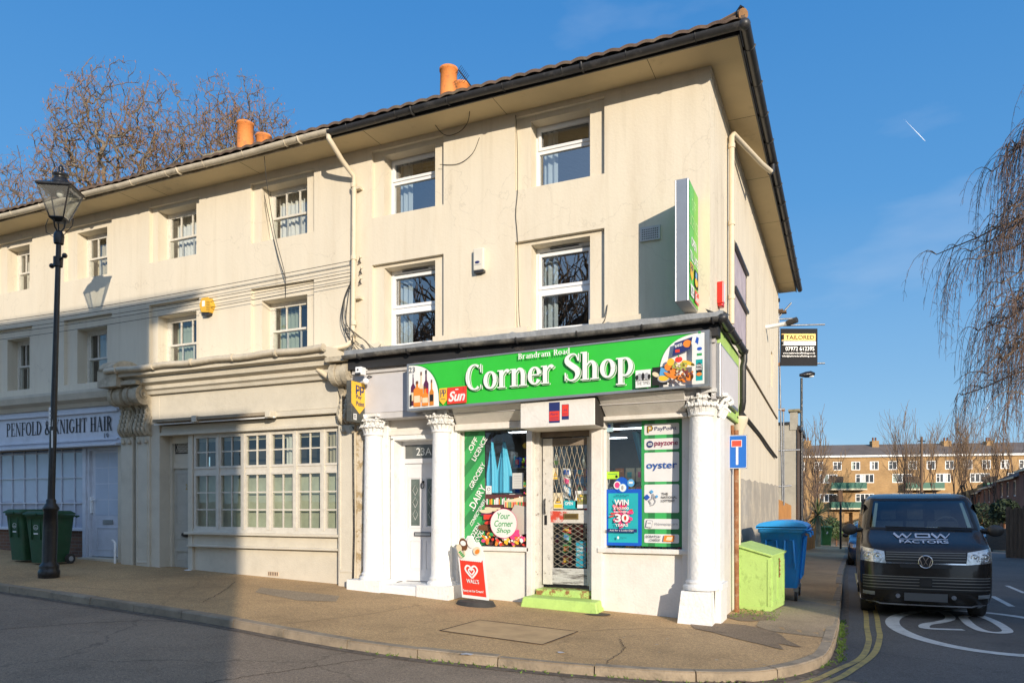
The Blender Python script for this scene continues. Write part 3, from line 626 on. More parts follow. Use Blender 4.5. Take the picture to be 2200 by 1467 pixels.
for h in houses:
    P=thing('terraced_house' if h['k']!='shop' else 'corner_house',h['label'],'house',(h['x0'],WY,gz(h['x0'],WY)),'cream terrace in one row')
    HO[h['k']]=P
    m=M(); rects=[]
    zt0,zt1,zto=h['top']; zl0,zl1,zlo=h['low']
    for (a,b,oa,ob) in h['wins']:
        rects.append((oa,ob,zt0,zto,.07)); rects.append((oa,ob,zl0-.02 if h['style']=='upvc' else zl0,zlo,.07))
    for (a,b,oa,ob) in h['wins']:
        rects.append((a,b,zt0,zt1,None)); rects.append((a,b,zl0,zl1,None))
    z0=2.9 if h['k']!='far' else -.5
    hwall(m,front,h['x0'],h['x1'],z0,SOFZ,rects,stucco)
    if h['k']=='shop':
        # plinth band over the canopy
        for a,b in((-7.93,-7.31),(-6.29,-4.54),(-3.56,SX)):
            m.box(a+.02,b-.02 if b!=SX else b,WY-.05,WY+.02,4.05,4.47,stucco)
        # side elevation
        hwall(m,sidef,WY,22.6,-.6,SOFZ,[(13.15,15.1,4.55,6.28,.1),(20.3,20.75,4.8,5.7,.22),(21.0,21.12,5.1,5.9,.1)],stucco_side)
        m.poly([(SX,22.6,-1),(SX,22.6,SOFZ),(-7.93,22.6,SOFZ),(-7.93,22.6,-1)],stucco)
        dm=pm('grey_lower_render',(.40,.36,.30),.92,var=.12,scale=2,bump=.4,bscale=25,dirt=(.62,.54,.4),damt=.5,dscale=2,dlo=.5,dhi=.6)  # greyer, blotched layer over the lower side wall
        pts=[(12.35,-.4),(22.6,-.6),(22.6,2.25)]+[(22.6-k*.34,2.25-.015*math.sin(k*1.7)-.012*math.sin(k*4.1)-.004*k) for k in range(1,30)]+[(12.35,2.1)]
        m.prism(pts,'x',SX-.002,SX+.008,dm)
    # inner lining (party walls, floors)
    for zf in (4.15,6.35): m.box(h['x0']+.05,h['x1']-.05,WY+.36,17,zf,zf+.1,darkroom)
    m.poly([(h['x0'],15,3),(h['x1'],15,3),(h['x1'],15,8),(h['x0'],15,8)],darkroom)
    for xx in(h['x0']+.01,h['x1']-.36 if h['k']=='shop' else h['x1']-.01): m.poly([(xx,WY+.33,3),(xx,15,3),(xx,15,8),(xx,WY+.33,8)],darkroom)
    m.build('wall',P)
    for (a,b,oa,ob) in h['wins']:
        window_frame(P,a,b,zt0,zt1,WY+.30,h['style'],1,rnd); window_frame(P,a,b,zl0,zl1,WY+.30,h['style'],0,rnd)
    # soffit + fascia board
    m=M(); x0,x1=h['x0'],h['x1']+(.45 if h['k']=='shop' else 0)
    m.box(x0,x1,WY-.56,WY+.02,SOFZ,SOFZ+.03,soffitm)
    xx=x0+.6
    while xx<x1: m.box(xx,xx+.006,WY-.555,WY+.01,SOFZ-.002,SOFZ+.01,mortarm); xx+=2.4
    if h['k']=='shop':
        m.box(SX-.02,SX+.45,WY+.02,23.0,SOFZ,SOFZ+.03,soffitm)
        m.box(SX,SX+.02,WY-.0,22.6,SOFZ-.05,SOFZ,stucco); 
        for k in range(5): m.box(SX+.01,SX+.445,12.4+k*2.4,12.407+k*2.4,SOFZ-.002,SOFZ+.01,mortarm)
    m.build('soffit',P)
    m=M(); fm=blackpl if h['k']=='shop' else pm('peeling_fascia',(.42,.36,.27),.8,var=.2,scale=5,bump=.3,dirt=(.1,.08,.06),damt=.8,dscale=3,dlo=.45,dhi=.65)
    m.box(x0,x1+.01,WY-.585,WY-.56,SOFZ-.02,SOFZ+.11,fm)
    if h['k']=='shop': m.box(SX+.45,SX+.475,WY-.585,23.0,SOFZ-.02,SOFZ+.11,fm)
    m.build('fascia_board',P)
    # gutter (half round) + brackets
    gm=blackpl if h['k']=='shop' else creampl
    m=M(); gy=WY-.66; gzz=SOFZ+.062; xa,xb=x0,(x1+.13 if h['k']=='shop' else x1)
    def half(a,b,along):
        for rr in(.07,.062):
            def fn(u,v):
                t=R(180+180*v); c,s=rr*math.cos(t),rr*math.sin(t)
                sag=.018*math.sin(u*9+a) 
                if along=='x': return (a+(b-a)*u,gy+c,gzz+s+sag*.6)
                return (SX+.45+.105+c,a+(b-a)*u,gzz+s+sag*.6)
            m.grid(fn,40,10,gm)
    half(xa,xb,'x')
    for k in range(int((xb-xa)/.95)):
        x=xa+.4+k*.95; m.tube([(x,gy+.075*math.cos(R(t)),gzz+.075*math.sin(R(t))) for t in range(178,365,18)],.008,gm,4)
        if k%3==1: m.tube([(x+.3,gy+.08*math.cos(R(t)),gzz+.08*math.sin(R(t))) for t in range(178,365,18)],.02,gm,4)
    if h['k']=='shop':
        half(gy,23.1,'y')
        for k in range(13): y=gy+.5+k*.95; m.tube([(SX+.555+.077*math.cos(R(t)),y,gzz+.077*math.sin(R(t))) for t in range(178,365,18)],.012,gm,4)
        m.ball((SX+.545,gy-.0,gzz-.01),(.085,.085,.075),gm)
    m.build('gutter',P)
    # roof: pantile slope with wavy lower edge, hipped at the corner
    m=M(); ey=WY-.70; ez=SOFZ+.145; ridge_y=16.7; rzz=ez+(ridge_y-ey)*.36
    def tile_edge(a,b,fn,per=.24,depth=.5):
        nn=int((b-a)/per*8); 
        m.grid(lambda u,v: fn(a+(b-a)*u,v,.028*abs(math.sin(math.pi*(a+(b-a)*u)/per))),nn,2,tilem)
        m.grid(lambda u,v: (lambda p:(p[0],p[1],p[2]-.045*v))(fn(a+(b-a)*u,0,.028*abs(math.sin(math.pi*(a+(b-a)*u)/per)))),nn,1,tilem)
    xr=x1+.11 if h['k']=='shop' else x1
    if h['k']=='shop':
        hipx=SX+.56
        def fn(x,v,w):
            y=ey+.8*v; lim=hipx-(y-ey); return (min(x,lim),y,ez+.8*v*.36+w)
        tile_edge(xa,hipx,fn)
        def fs(y,v,w):
            x=hipx-.8*v; return (x,max(y,ey+.8*v),ez+.8*v*.36+w)
        tile_edge(ey,23.2,fs)
        run=ridge_y-ey
        m.poly([(xa,ey+.8,ez+.8*.36),(hipx-.8,ey+.8,ez+.8*.36),(hipx-run,ridge_y,rzz),(xa,ridge_y,rzz)],tilem)
        m.poly([(hipx-.8,ey+.8,ez+.8*.36),(hipx-.8,23.2,ez+.8*.36),(hipx-run,23.2-0,rzz),(hipx-run,ridge_y,rzz)],tilem)
        m.poly([(xa,ridge_y,rzz),(hipx-run,ridge_y,rzz),(hipx-run,23.2,rzz),(xa,23.2,ez)],tilem)
        hm=pm('hip_tile',(.30,.16,.07),.9,var=.3,bump=.3,dirt=(.35,.28,.12),damt=.7)
        m.tube([(hipx-.02-k*.35,ey+.02+k*.35,ez+.03+k*.35*.36) for k in range(14)],[.075+.015*(k%2) for k in range(14)],hm,10)
    else:
        tile_edge(xa,xr,lambda x,v,w:(x,ey+.8*v,ez+.8*v*.36+w))
        m.poly([(xa,ey+.8,ez+.8*.36),(xr,ey+.8,ez+.8*.36),(xr,ridge_y,rzz),(xa,ridge_y,rzz)],tilem)
        m.poly([(xa,ridge_y,rzz),(xr,ridge_y,rzz),(xr,23,ez),(xa,23,ez)],tilem)
    m.build('roof',P)
# party-wall line downs & chimney stacks
stackbrick=brickmat('stack_brick',(.30,.20,.13),(.22,.14,.09),(.35,.32,.27),(1,0))
capm=pm('mossy_cap',(.30,.26,.17),.95,var=.25,bump=.5,dirt=(.12,.12,.05),damt=.6,dscale=5)
def chimney(par,cx,y0,pots,top):
    m=M(); m.box(cx-.36,cx+.36,y0,y0+2.2,8.6,top-.12,stackbrick); m.box(cx-.44,cx+.44,y0-.08,y0+2.28,top-.12,top-.04,stackbrick); m.box(cx-.5,cx+.5,y0-.12,y0+2.3,top-.04,top+.02,capm)
    c=m.build('chimney',par)
    for (px,py,hh,rr) in pots:
        p=M(); p.lathe([(rr*1.12,top),(rr*1.1,top+.04),(rr,top+.06),(rr*.93,top+hh-.06),(rr*1.04,top+hh-.05),(rr*1.04,top+hh),(rr*.85,top+hh),(rr*.83,top+hh-.3)],px,py,terracotta,20); p.build('chimney_pot',c)
    return c
def pot(px,py,y,top,r): x,z=at(px,py,y); return (x,y,z-top,r)
chimney(HO['shop'],at(965,200,13.9)[0],13.4,[pot(964,149,13.7,10.1,.19),pot(991,182,14.6,10.1,.19)],10.1)
chimney(HO['mid'],at(512,320,13.9)[0],13.4,[pot(527,266,13.7,10.15,.2),pot(566,292,14.7,10.15,.195)],10.15)
# party line pipes, vertical joint 21/19
# ---------------- ground floor: corner shop (no. 23)
S=HO['shop']
FY=10.30   # face of the entablature
m=M()
# stall risers, piers and the walls between
def wallbox(x0,x1,y0,y1,z0,z1,mt=frontwhite): m.box(x0,x1,y0,y1,z0,z1,mt)
wallbox(-5.72,-4.45,10.66,10.95,-.2,.93); wallbox(-3.40,-1.95,10.66,10.95,-.2,.95)
wallbox(-5.92,-5.72,10.62,11.0,.0,3.0); wallbox(-4.53,-4.43,10.60,11.0,-.1,2.95); wallbox(-3.47,-3.3,10.60,11.0,-.1,2.95); wallbox(-2.11,-1.72,10.60,11.0,-.1,3.1)
wallbox(-5.72,-4.53,10.68,10.9,2.88,3.0); wallbox(-3.3,-2.11,10.68,10.9,2.93,3.02)
wallbox(-1.95,-1.62,10.55,12.3,-.3,3.12)      # return wall on the side street
wallbox(-7.55,-5.72,10.66,10.72,2.80,3.12)
m.build('shopfront_wall',S,bevel=.008)
m=M()
wallbox(-5.76,-4.49,10.60,10.72,.93,1.0); m.build('window_sill',S,bevel=.01); m=M(); wallbox(-3.37,-2.02,10.58,10.72,.95,1.02)
m.build('window_sill',S,bevel=.01)
m=M(); m.box(-7.62,-1.66,FY,10.9,3.10,4.02,greypaint); m.box(-7.55,-6.4,FY-.012,FY+.01,3.2,3.82,pm('pale_grey_panel',(.56,.55,.57),.6,var=.05,bump=.05,dirt=(.45,.44,.44),damt=.4))
m.box(-1.70,-1.60,FY,12.35,3.10,4.02,greypaint)
m.build('fascia',S)
m=M(); bt=pm('black_board',(.022,.022,.024),.6,var=.3,bump=.3,dirt=(.16,.12,.09),damt=.6,dscale=7,dlo=.6,dhi=.68,stretch=(.4,1,2))
m.box(-7.6,-1.55,FY-.12,FY+.1,3.93,4.12,bt); m.box(-7.58,-1.6,FY-.04,FY+.02,3.86,3.93,greypaint)
m.build('canopy_board',S)
wgut=pm('weathered_gutter',(.09,.09,.088),.5,var=.3,scale=5,bump=.1,dirt=(.30,.29,.26),damt=.7,dscale=5,dlo=.45,dhi=.68)
m=M(); gy2=FY-.22; gz2=4.14
for rr in(.062,.055): m.grid(lambda u,v:(-7.62+(6.12)*u,gy2+rr*math.cos(R(180+180*v)),gz2+.012*math.sin(u*7)+rr*math.sin(R(180+180*v))),40,10,wgut)
for k in range(7): x=-7.3+k*.95; m.tube([(x,gy2+.07*math.cos(R(t)),gz2+.07*math.sin(R(t))) for t in range(178,365,18)],.014,blackpl,4)
for rr in(.062,.055): m.grid(lambda u,v:(-1.48+rr*math.cos(R(180+180*v)),gy2+(12.45-gy2)*u,gz2+rr*math.sin(R(180+180*v))),40,10,blackpl)
for k in range(3): y=10.7+k*.8; m.tube([(-1.48+.07*math.cos(R(t)),y,gz2+.07*math.sin(R(t))) for t in range(178,365,18)],.014,blackpl,4)
m.ball((-1.48,gy2,gz2-.01),(.075,.075,.06),blackpl)
m.build('canopy_gutter',S)
m=M()
cl=M(); nn=60
def flash(u,v):
    x=-7.62+6.15*u; k=.006*math.sin(x*9)+(.02 if int((x+7.6)/1.53)!=int((x+7.6+.05)/1.53) else 0)
    return (x,gy2+.02+(WY-gy2-.0)*max(0,v*1.25-.25),gz2+.0+(.07 if v>.01 else 0)+.12*v+k*(1-v*.5))
m.grid(flash,nn*2,5,lead,False)
m.grid(lambda u,v:(-1.47-.25*v,gy2+.1+(12.4-gy2)*u,gz2+.045+.12*v),20,2,lead,False)
for x in (-7.35,-5.3,-3.9):
    m.poly([(x,gy2+.02,gz2+.07),(x+.35,gy2+.02,gz2+.06),(x+.3,gy2+.3,gz2+.16),(x+.05,gy2+.3,gz2+.17)],lead)
m.build('lead_flashing',S)
m=M(); m.box(-1.60,-1.565,10.42,12.42,3.93,4.1,lightgreen); m.box(-1.60,-1.565,12.22,12.42,3.05,3.93,lightgreen); m.box(-1.595,-1.565,10.4,12.22,3.84,3.93,lightgreen); m.box(-1.6,-1.565,11.3,12.42,2.98,3.08,lightgreen)
m.build('side_fascia_trim',S)
# sloped boards under the sign + shutter box
m=M()
def sloped(x0,x1,cx0,cx1,mt,zt=3.22,zb=2.96,yt=10.14,yb=10.52):
    m.add([(x0,yt,zt),(x1,yt,zt),(cx1,yb,zb),(cx0,yb,zb),(x0,yt+.4,zt),(x1,yt+.4,zt),(cx1,yb+.1,zb-.02),(cx0,yb+.1,zb-.02)],[(0,3,2,1),(4,5,6,7),(0,4,7,3),(1,2,6,5),(0,1,5,4),(3,7,6,2)],mt)
sloped(-5.62,-4.43,-5.72,-4.43,frontwhite); m.box(-5.74,-4.48,10.50,10.70,2.86,2.96,frontwhite); m.build('sloped_board',S,bevel=.006); m=M()
sloped(-3.23,-2.0,-3.22,-2.05,frontwhite); m.box(-3.34,-2.03,10.50,10.70,2.90,2.96,frontwhite)
m.build('sloped_board',S,bevel=.006)
m=M(); m.box(-4.42,-3.26,10.12,10.75,2.80,3.19,frontwhite); m.box(-3.26,-3.24,10.13,10.5,2.81,3.19,mortarm)
sb=m.build('shutter_box',S,bevel=.015)
# columns
def acanthus(m,cx,cy,z0,z1,r,mt,a0=180,a1=360,seed=1):
    rn=random.Random(seed)
    m.lathe([(r*.98,z0),(r*1.16,z0+.015),(r*1.16,z0+.035),(r*.95,z0+.05),(r*.95,z1-.07),(r*1.25,z1-.03)],cx,cy,mt,24)
    for tier,(zz,h,rr,nl) in enumerate(((z0+.04,.13,r*1.0,8),(z0+.13,.14,r*1.06,8))):
        for k in range(nl):
            a=R(a0-20+(a1-a0+40)*(k+.5*tier)/nl)
            d=Vector((math.cos(a),math.sin(a),0)); t=Vector((-d.y,d.x,0))
            for s_ in (-1,-.4,.4,1):
                pts=[Vector((cx,cy,zz))+d*(rr+.0)+t*s_*.035, Vector((cx,cy,zz+h*.6))+d*(rr+.02)+t*s_*.045, Vector((cx,cy,zz+h))+d*(rr+.065+rn.uniform(-.01,.01))+t*s_*.04, Vector((cx,cy,zz+h-.035))+d*(rr+.09)+t*s_*.03]
                m.tube(pts,[.017,.019,.018,.008],mt,5)
    for k in range(5):   # volutes at the corners
        a=R(a0+(a1-a0)*k/4); d=Vector((math.cos(a),math.sin(a),0)); c=Vector((cx,cy,z1-.075))+d*(r*1.45)
        pts=[c+d*(.05*(1-q/14))*math.cos(q*.8)+Vector((0,0,1))*(.05*(1-q/14))*math.sin(q*.8) for q in range(13)]
        m.tube(pts,[.022-.001*q for q in range(13)],mt,5)
        m.tube([Vector((cx,cy,z0+.16))+d*r,c+Vector((0,0,-.06)),c],[.015,.02,.02],mt,5)
    m.prism([(cx-r*1.55,cy-r*1.55),(cx,cy-r*1.25),(cx+r*1.55,cy-r*1.55),(cx+r*1.5,cy+r),(cx-r*1.5,cy+r)],'z',z1-.03,z1+.02,mt)
def column(cx,cy,zb,zt,rb,rt,base_h,seed):
    m=M()
    prof=[(rb*1.32,zb+base_h),(rb*1.36,zb+base_h+.03),(rb*1.30,zb+base_h+.06),(rb*1.12,zb+base_h+.075),(rb*1.12,zb+base_h+.09),(rb*1.18,zb+base_h+.105),(rb*1.1,zb+base_h+.125),(rb,zb+base_h+.14)]
    for k in range(1,9): t=k/8; prof.append((rb+(rt-rb)*t**1.3,zb+base_h+.14+(zt-.34-zb-base_h-.14)*t))
    m.lathe(prof,cx,cy,colwhite,32)
    acanthus(m,cx,cy,zt-.34,zt,rt,colwhite,seed=seed)
    return m
m=column(-7.27,10.44,.30,3.16,.175,.145,.10,1); m.box(-7.62,-5.68,10.12,10.8,.0,.40,colwhite) if False else None
m.prism([(-7.66,10.22),(-6.98,10.18),(-6.98,10.7),(-7.66,10.7)],'z',.12,.41,colwhite)
m.build('column',S)
m=column(-5.95,10.44,.24,3.16,.175,.145,.13,2); m.prism([(-6.28,10.2),(-5.66,10.14),(-5.66,10.7),(-6.28,10.7)],'z',.02,.38,colwhite); m.build('column',S)
m=column(-1.83,10.50,.05,3.22,.185,.155,.43,3)
m.add([(-2.12,10.22,-.1),(-1.63,10.22,-.1),(-1.63,11.05,-.1),(-2.12,11.05,-.1),(-2.06,10.26,.47),(-1.66,10.26,.47),(-1.66,11.0,.47),(-2.06,11.0,.47)],[(0,1,5,4),(1,2,6,5),(2,3,7,6),(3,0,4,7),(4,5,6,7)],colwhite)
m.build('corner_column',S,bevel=.02)
# pilaster on the side return with capital
m=M(); m.box(-1.66,-1.585,10.58,11.0,.45,2.9,colwhite); m.box(-1.64,-1.56,10.5,11.06,-.1,.47,colwhite); m.box(-1.63,-1.545,10.52,11.05,.47,.56,colwhite)
for k in range(4):
    for z_ in(2.95,3.05):
        y=10.56+k*.13; m.tube([(-1.6,y,z_-.06),(-1.56,y,z_+.02),(-1.52,y,z_+.07),(-1.49,y,z_+.03)],[.03,.032,.03,.012],colwhite,6)
m.ball((-1.50,10.6,3.13),(.05,.05,.05),colwhite); m.ball((-1.50,11.0,3.13),(.05,.05,.05),colwhite); m.box(-1.64,-1.47,10.5,11.08,3.15,3.2,colwhite)
m.build('side_pilaster',S,bevel=.006)
# pilaster strips beside the columns, behind
m=M(); m.box(-7.5,-7.08,10.58,10.8,.2,3.1,colwhite); m.build('pilaster',S,bevel=.01); m=M(); m.box(-6.12,-5.74,10.56,10.8,.2,3.1,colwhite)
m.build('pilaster',S,bevel=.01); m=M()
for x in(-7.02,-6.2): m.box(x-.03,x+.03,10.62,10.95,.35,2.8,colwhite)
m.box(-7.05,-6.16,10.62,10.95,2.76,2.84,colwhite); m.box(-7.5,-5.7,10.60,10.8,2.84,2.92,frontwhite)
m.build('door_surround',S,bevel=.01)
# step under 23A
m=M(); m.box(-6.98,-6.28,10.24,11.0,.02,.345,colwhite); m.build('doorstep',S,bevel=.015)
# door 23A
doorw=pm('white_door',(.66,.66,.68),.4,var=.02,bump=.02)
m=M(); dy=10.93
m.box(-7.00,-6.94,dy-.04,dy+.06,.345,2.76,doorw); m.box(-6.24,-6.18,dy-.04,dy+.06,.345,2.76,doorw); m.box(-6.94,-6.24,dy-.04,dy+.06,2.70,2.76,doorw); m.box(-6.94,-6.24,dy-.04,dy+.06,2.38,2.46,doorw)
m.box(-6.94,-6.24,dy,dy+.045,.36,2.38,doorw)
def mould(x0,x1,z0,z1,y,t=.022,d=.012):
    for q in((x0,x1,z1-t,z1),(x0,x1,z0,z0+t),(x0,x0+t,z0+t,z1-t),(x1-t,x1,z0+t,z1-t)): m.box(q[0],q[1],y-d,y+.001,q[2],q[3],doorw)
mould(-6.87,-6.62,1.27,2.15,dy); mould(-6.55,-6.31,1.27,2.15,dy); mould(-6.87,-6.62,.55,1.07,dy); mould(-6.55,-6.31,.55,1.07,dy); mould(-6.9,-6.28,.42,2.32,dy,.012,.006)
for a,b in((-6.84,-6.65),(-6.52,-6.34)): m.box(a,b,dy-.008,dy+.001,.58,1.04,doorw)
D=m.build('door',S)
m=M()
for a,b in((-6.83,-6.66),(-6.51,-6.35)): m.box(a,b,dy-.004,dy+.002,1.31,2.11,pm('door_glass',(.10,.13,.12),.08,var=.3,scale=12,bump=.2,bscale=60))
lg=pm('lead_line',(.5,.5,.5),.4,bump=0)
for cxx in(-6.745,-6.43):
    for zc in(1.5,1.71,1.92): m.tube([(cxx,dy-.007,zc-.09),(cxx+.05,dy-.007,zc),(cxx,dy-.007,zc+.09),(cxx-.05,dy-.007,zc),(cxx,dy-.007,zc-.09)],.004,lg,4)
m.build('door_pane',D)
m=M(); m.box(-6.76,-6.42,dy-.022,dy-.001,1.13,1.20,pm('letterbox_black',(.02,.02,.03),.3,bump=0)); m.box(-6.74,-6.44,dy-.028,dy-.015,1.145,1.185,leadgrey); m.build('letterbox',D)
m=M(); m.tube([(-6.585+.03*math.cos(R(a)),dy-.035,2.0+.05*math.sin(R(a))) for a in range(0,361,30)],.008,blackiron,5); m.ball((-6.585,dy-.02,2.06),.022,blackiron); m.build('knocker',D)
m=M(); m.ball((-6.28,dy-.05,1.42),.03,upvc); m.build('door_handle',D)
m=M(); m.poly([(-6.94,dy-.01,2.46),(-6.24,dy-.01,2.46),(-6.24,dy-.01,2.7),(-6.94,dy-.01,2.7)],pm('fanlight_glass',(.12,.13,.13),.06,bump=0,var=.2))
pn=Panel((-6.94,dy-.012,2.46),(1,0,0),(0,0,1),m); pn.text('23A',.22,.055,.30,.13,pm('frost_number',(.75,.78,.78),.6,bump=0)); m.build('fanlight',S)
# ---------------- shop door with folding grille
wornw=pm('worn_white_paint',(.60,.58,.53),.7,var=.1,scale=9,bump=.4,bscale=60,dirt=(.10,.06,.04),damt=.9,dscale=11,dlo=.58,dhi=.66)
wornb=pm('very_worn_board',(.50,.50,.48),.8,var=.15,scale=9,bump=.5,bscale=60,dirt=(.10,.09,.08),damt=.9,dscale=7,dlo=.46,dhi=.58,stretch=(.4,1,3))
brown=pm('brown_door_frame',(.20,.16,.12),.6,var=.2,bump=.2)
m=M(); y0=10.80; x0,x1=-4.27,-3.56
m.box(-4.43,-4.36,10.72,10.9,.30,2.86,wornw); m.box(-3.54,-3.47,10.72,10.9,.30,2.86,frontwhite); m.box(-4.36,-3.54,10.78,10.9,2.72,2.82,brown)
m.box(-4.33,-4.17,y0,y0+.045,.42,2.70,wornw); m.box(-3.60,-3.55,y0,y0+.045,.42,2.70,wornw); m.box(-4.17,-3.60,y0,y0+.045,2.58,2.70,brown); m.box(-4.17,-3.60,y0,y0+.045,1.38,1.58,wornw); m.box(-4.17,-3.60,y0,y0+.045,.43,.68,wornb)
D=m.build('shop_door',S)
m=M(); m.poly([(-4.17,y0+.03,.68),(-3.6,y0+.03,.68),(-3.6,y0+.03,1.38),(-4.17,y0+.03,1.38)],glass_shop); m.poly([(-4.17,y0+.03,1.58),(-3.6,y0+.03,1.58),(-3.6,y0+.03,2.58),(-4.17,y0+.03,2.58)],glass_shop); m.build('door_pane',D)
m=M(); gr=pm('grille_steel',(.38,.34,.27),.45,metal=.3,bump=0); yy=y0+.012
def lattice(xa,xb,za,zb,dx,sl,yy):
    # crossing bars clipped to the rectangle
    h_=zb-za
    for s_ in(1,-1):
        k=-40
        while k<60:
            # line x = xa + k*dx + s*sl*(z-za)
            pts=[]
            za_=za;zb_=zb
            f=lambda z:xa+k*dx+s_*sl*(z-za)
            zs_=[za,zb]+[za+(e-xa-k*dx)/(s_*sl) for e in(xa,xb)]
            c=sorted(z for z in zs_ if za-1e-6<=z<=zb+1e-6 and xa-1e-6<=f(z)<=xb+1e-6)
            if len(c)>=2 and c[-1]-c[0]>.02: m.tube([(f(c[0]),yy+s_*.003,c[0]),(f(c[-1]),yy+s_*.003,c[-1])],.0042,gr,4,False)
            k+=1
lattice(-4.15,-3.61,1.72,2.57,.085,.27,yy); lattice(-4.16,-3.61,.70,1.37,.135,1.7,yy)
for k in range(6):
    x=-4.11+k*.085
m.build('security_grille',D)
red=pm('red_worn',(.55,.06,.03),.6,var=.1,bump=.1,dirt=(.6,.55,.5),damt=.9,dscale=9,dlo=.52,dhi=.6)
m=M(); m.prism([(-4.20,1.39),(-4.02,1.39),(-3.96,1.45),(-3.9,1.56),(-4.20,1.57)],'y',y0-.003,y0+.01,red); m.build('red_patch',D)
m=M(); br=pm('brass',(.42,.28,.09),.35,metal=.8,var=.1,bump=.05); m.box(-3.98,-3.74,y0-.012,y0-.0,1.44,1.53,br); m.box(-3.96,-3.76,y0-.017,y0-.01,1.46,1.51,pm('dark_brass',(.2,.13,.05),.4,metal=.7)); m.build('letterbox',D)
m=M(); m.tube([(-4.28,y0-.03,1.52),(-4.28,y0-.045,1.56),(-4.28,y0-.045,1.72),(-4.28,y0-.03,1.76)],.011,blackiron,6); m.box(-4.30,-4.26,y0-.01,y0,1.35,1.5,blackiron); m.build('door_handle',D)
# green painted steps
m=M()
m.add([(-4.52,10.26,.0),(-3.25,10.28,-.05),(-3.25,10.80,-.05),(-4.52,10.80,.0),(-4.46,10.30,.27),(-3.30,10.31,.24),(-3.33,10.8,.24),(-4.43,10.8,.27)],[(0,1,5,4),(1,2,6,5),(3,0,4,7),(4,5,6,7)],lightgreen)
m.box(-4.40,-3.48,10.66,10.95,.2,.36,pm('chipped_green_step',(.44,.62,.18),.7,var=.1,scale=6,bump=.5,bscale=40,dirt=(.28,.13,.05),damt=1,dscale=6,dlo=.48,dhi=.55))
m.build('green_step',S,bevel=.02)
# panes
m=M(); m.poly([(-5.72,10.76,1.0),(-4.53,10.76,1.0),(-4.53,10.76,2.88),(-5.72,10.76,2.88)],glass_shop); m.box(-5.72,-5.69,10.72,10.8,1.0,2.88,frontwhite); m.box(-4.56,-4.53,10.72,10.8,1.0,2.88,frontwhite); m.build('shop_window',S)
m=M(); m.poly([(-3.3,10.76,1.02),(-2.11,10.76,1.02),(-2.11,10.76,2.93),(-3.3,10.76,2.93)],glass_shop); m.box(-3.3,-3.27,10.72,10.8,1.02,2.93,frontwhite); m.box(-2.14,-2.11,10.72,10.8,1.02,2.93,frontwhite); m.build('shop_window',S)
# shop interior
m=M(); im=pm('shop_inner_wall',(.20,.19,.17),.9,var=.1,bump=0); fl=pm('shop_floor',(.16,.14,.12),.6,var=.1,bump=0); ceil=pm('shop_ceiling',(.28,.29,.30),.9,var=.05,bump=0)
m.poly([(-6.0,15.5,.3),(-1.95,15.5,.3),(-1.95,15.5,3.05),(-6.0,15.5,3.05)],im); m.poly([(-6,11,.35),(-1.95,11,.35),(-1.95,15.5,.35),(-6,15.5,.35)],fl); m.poly([(-6,10.92,3.04),(-1.95,10.92,3.04),(-1.95,15.5,3.04),(-6,15.5,3.04)],ceil)
m.poly([(-6.0,10.95,.3),(-6.0,15.5,.3),(-6.0,15.5,3.05),(-6.0,10.95,3.05)],im); m.poly([(-1.96,10.95,.3),(-1.96,15.5,.3),(-1.96,15.5,3.05),(-1.96,10.95,3.05)],im)
m.build('shop_interior',S)
# ---------------- ground floor: no. 21
Q=HO['mid']; c21=stucco21
m=M(); wy=10.62
m.box(-11.62,-8.05,wy+.02,wy+.25,-.1,.86,c21); m.box(-11.62,-8.1,wy-.02,wy+.2,.86,1.10,c21)
m.box(-13.0,-12.40,10.50,11,.0,3.9,c21); m.box(-12.4,-8.05,10.50,11,3.36,3.95,c21)
m.box(-12.4,-11.62,10.72,11,3.06,3.36,c21); m.box(-11.72,-11.60,wy-.04,11,.25,3.1,c21); m.box(-8.12,-8.02,wy-.02,11,.2,3.1,c21)
m.box(-12.4,-8.05,10.54,10.8,3.08,3.24,c21)
m.build('shopfront_wall',Q,bevel=.01)
m=M(); m.box(-12.42,-8.02,10.44,10.62,3.26,3.35,c21); m.box(-12.36,-9.4,10.30,10.44,3.28,3.34,pm('rotten_board',(.34,.28,.2),.9,var=.2,bump=.4,dirt=(.15,.11,.07),damt=.6,dscale=5)); 
m.box(-12.4,-9.36,10.36,10.4,3.235,3.26,upvc)
for x in(-11.3,-9.5): m.box(x,x+.12,10.28,10.45,3.24,3.36,c21)
m.box(-12.42,-8.02,10.50,10.63,3.04,3.10,c21)
m.box(-11.7,-8.05,wy-.09,wy+.02,.86,.90,c21); m.box(-11.75,-8.05,wy-.12,wy+.02,1.10,1.15,c21)
m.build('blind_rail',Q,bevel=.008)
# moulded cornice + gutter
m=M(); cp=[(10.5,3.86),(10.42,3.86),(10.40,3.92),(10.34,3.95),(10.34,4.02),(10.22,4.06),(10.20,4.16),(10.06,4.18),(10.06,4.25),(10.02,4.27),(10.02,4.33),(10.75,4.42),(10.75,3.86)]
m.prism(cp,'x',-13.35,-8.0,stucco21); m.build('cornice',Q)
m=M(); 
for rr in(.055,): m.tube([(-13.3+5.35*k/20,10.0,4.30+.012*math.sin(k*1.3)) for k in range(21)],.055,creampl,10)
for k in range(6): m.tube([(-13+k,9.99,4.3),(-12.96+k,9.99,4.3)],.066,creampl,10)
m.build('cornice_gutter',Q)
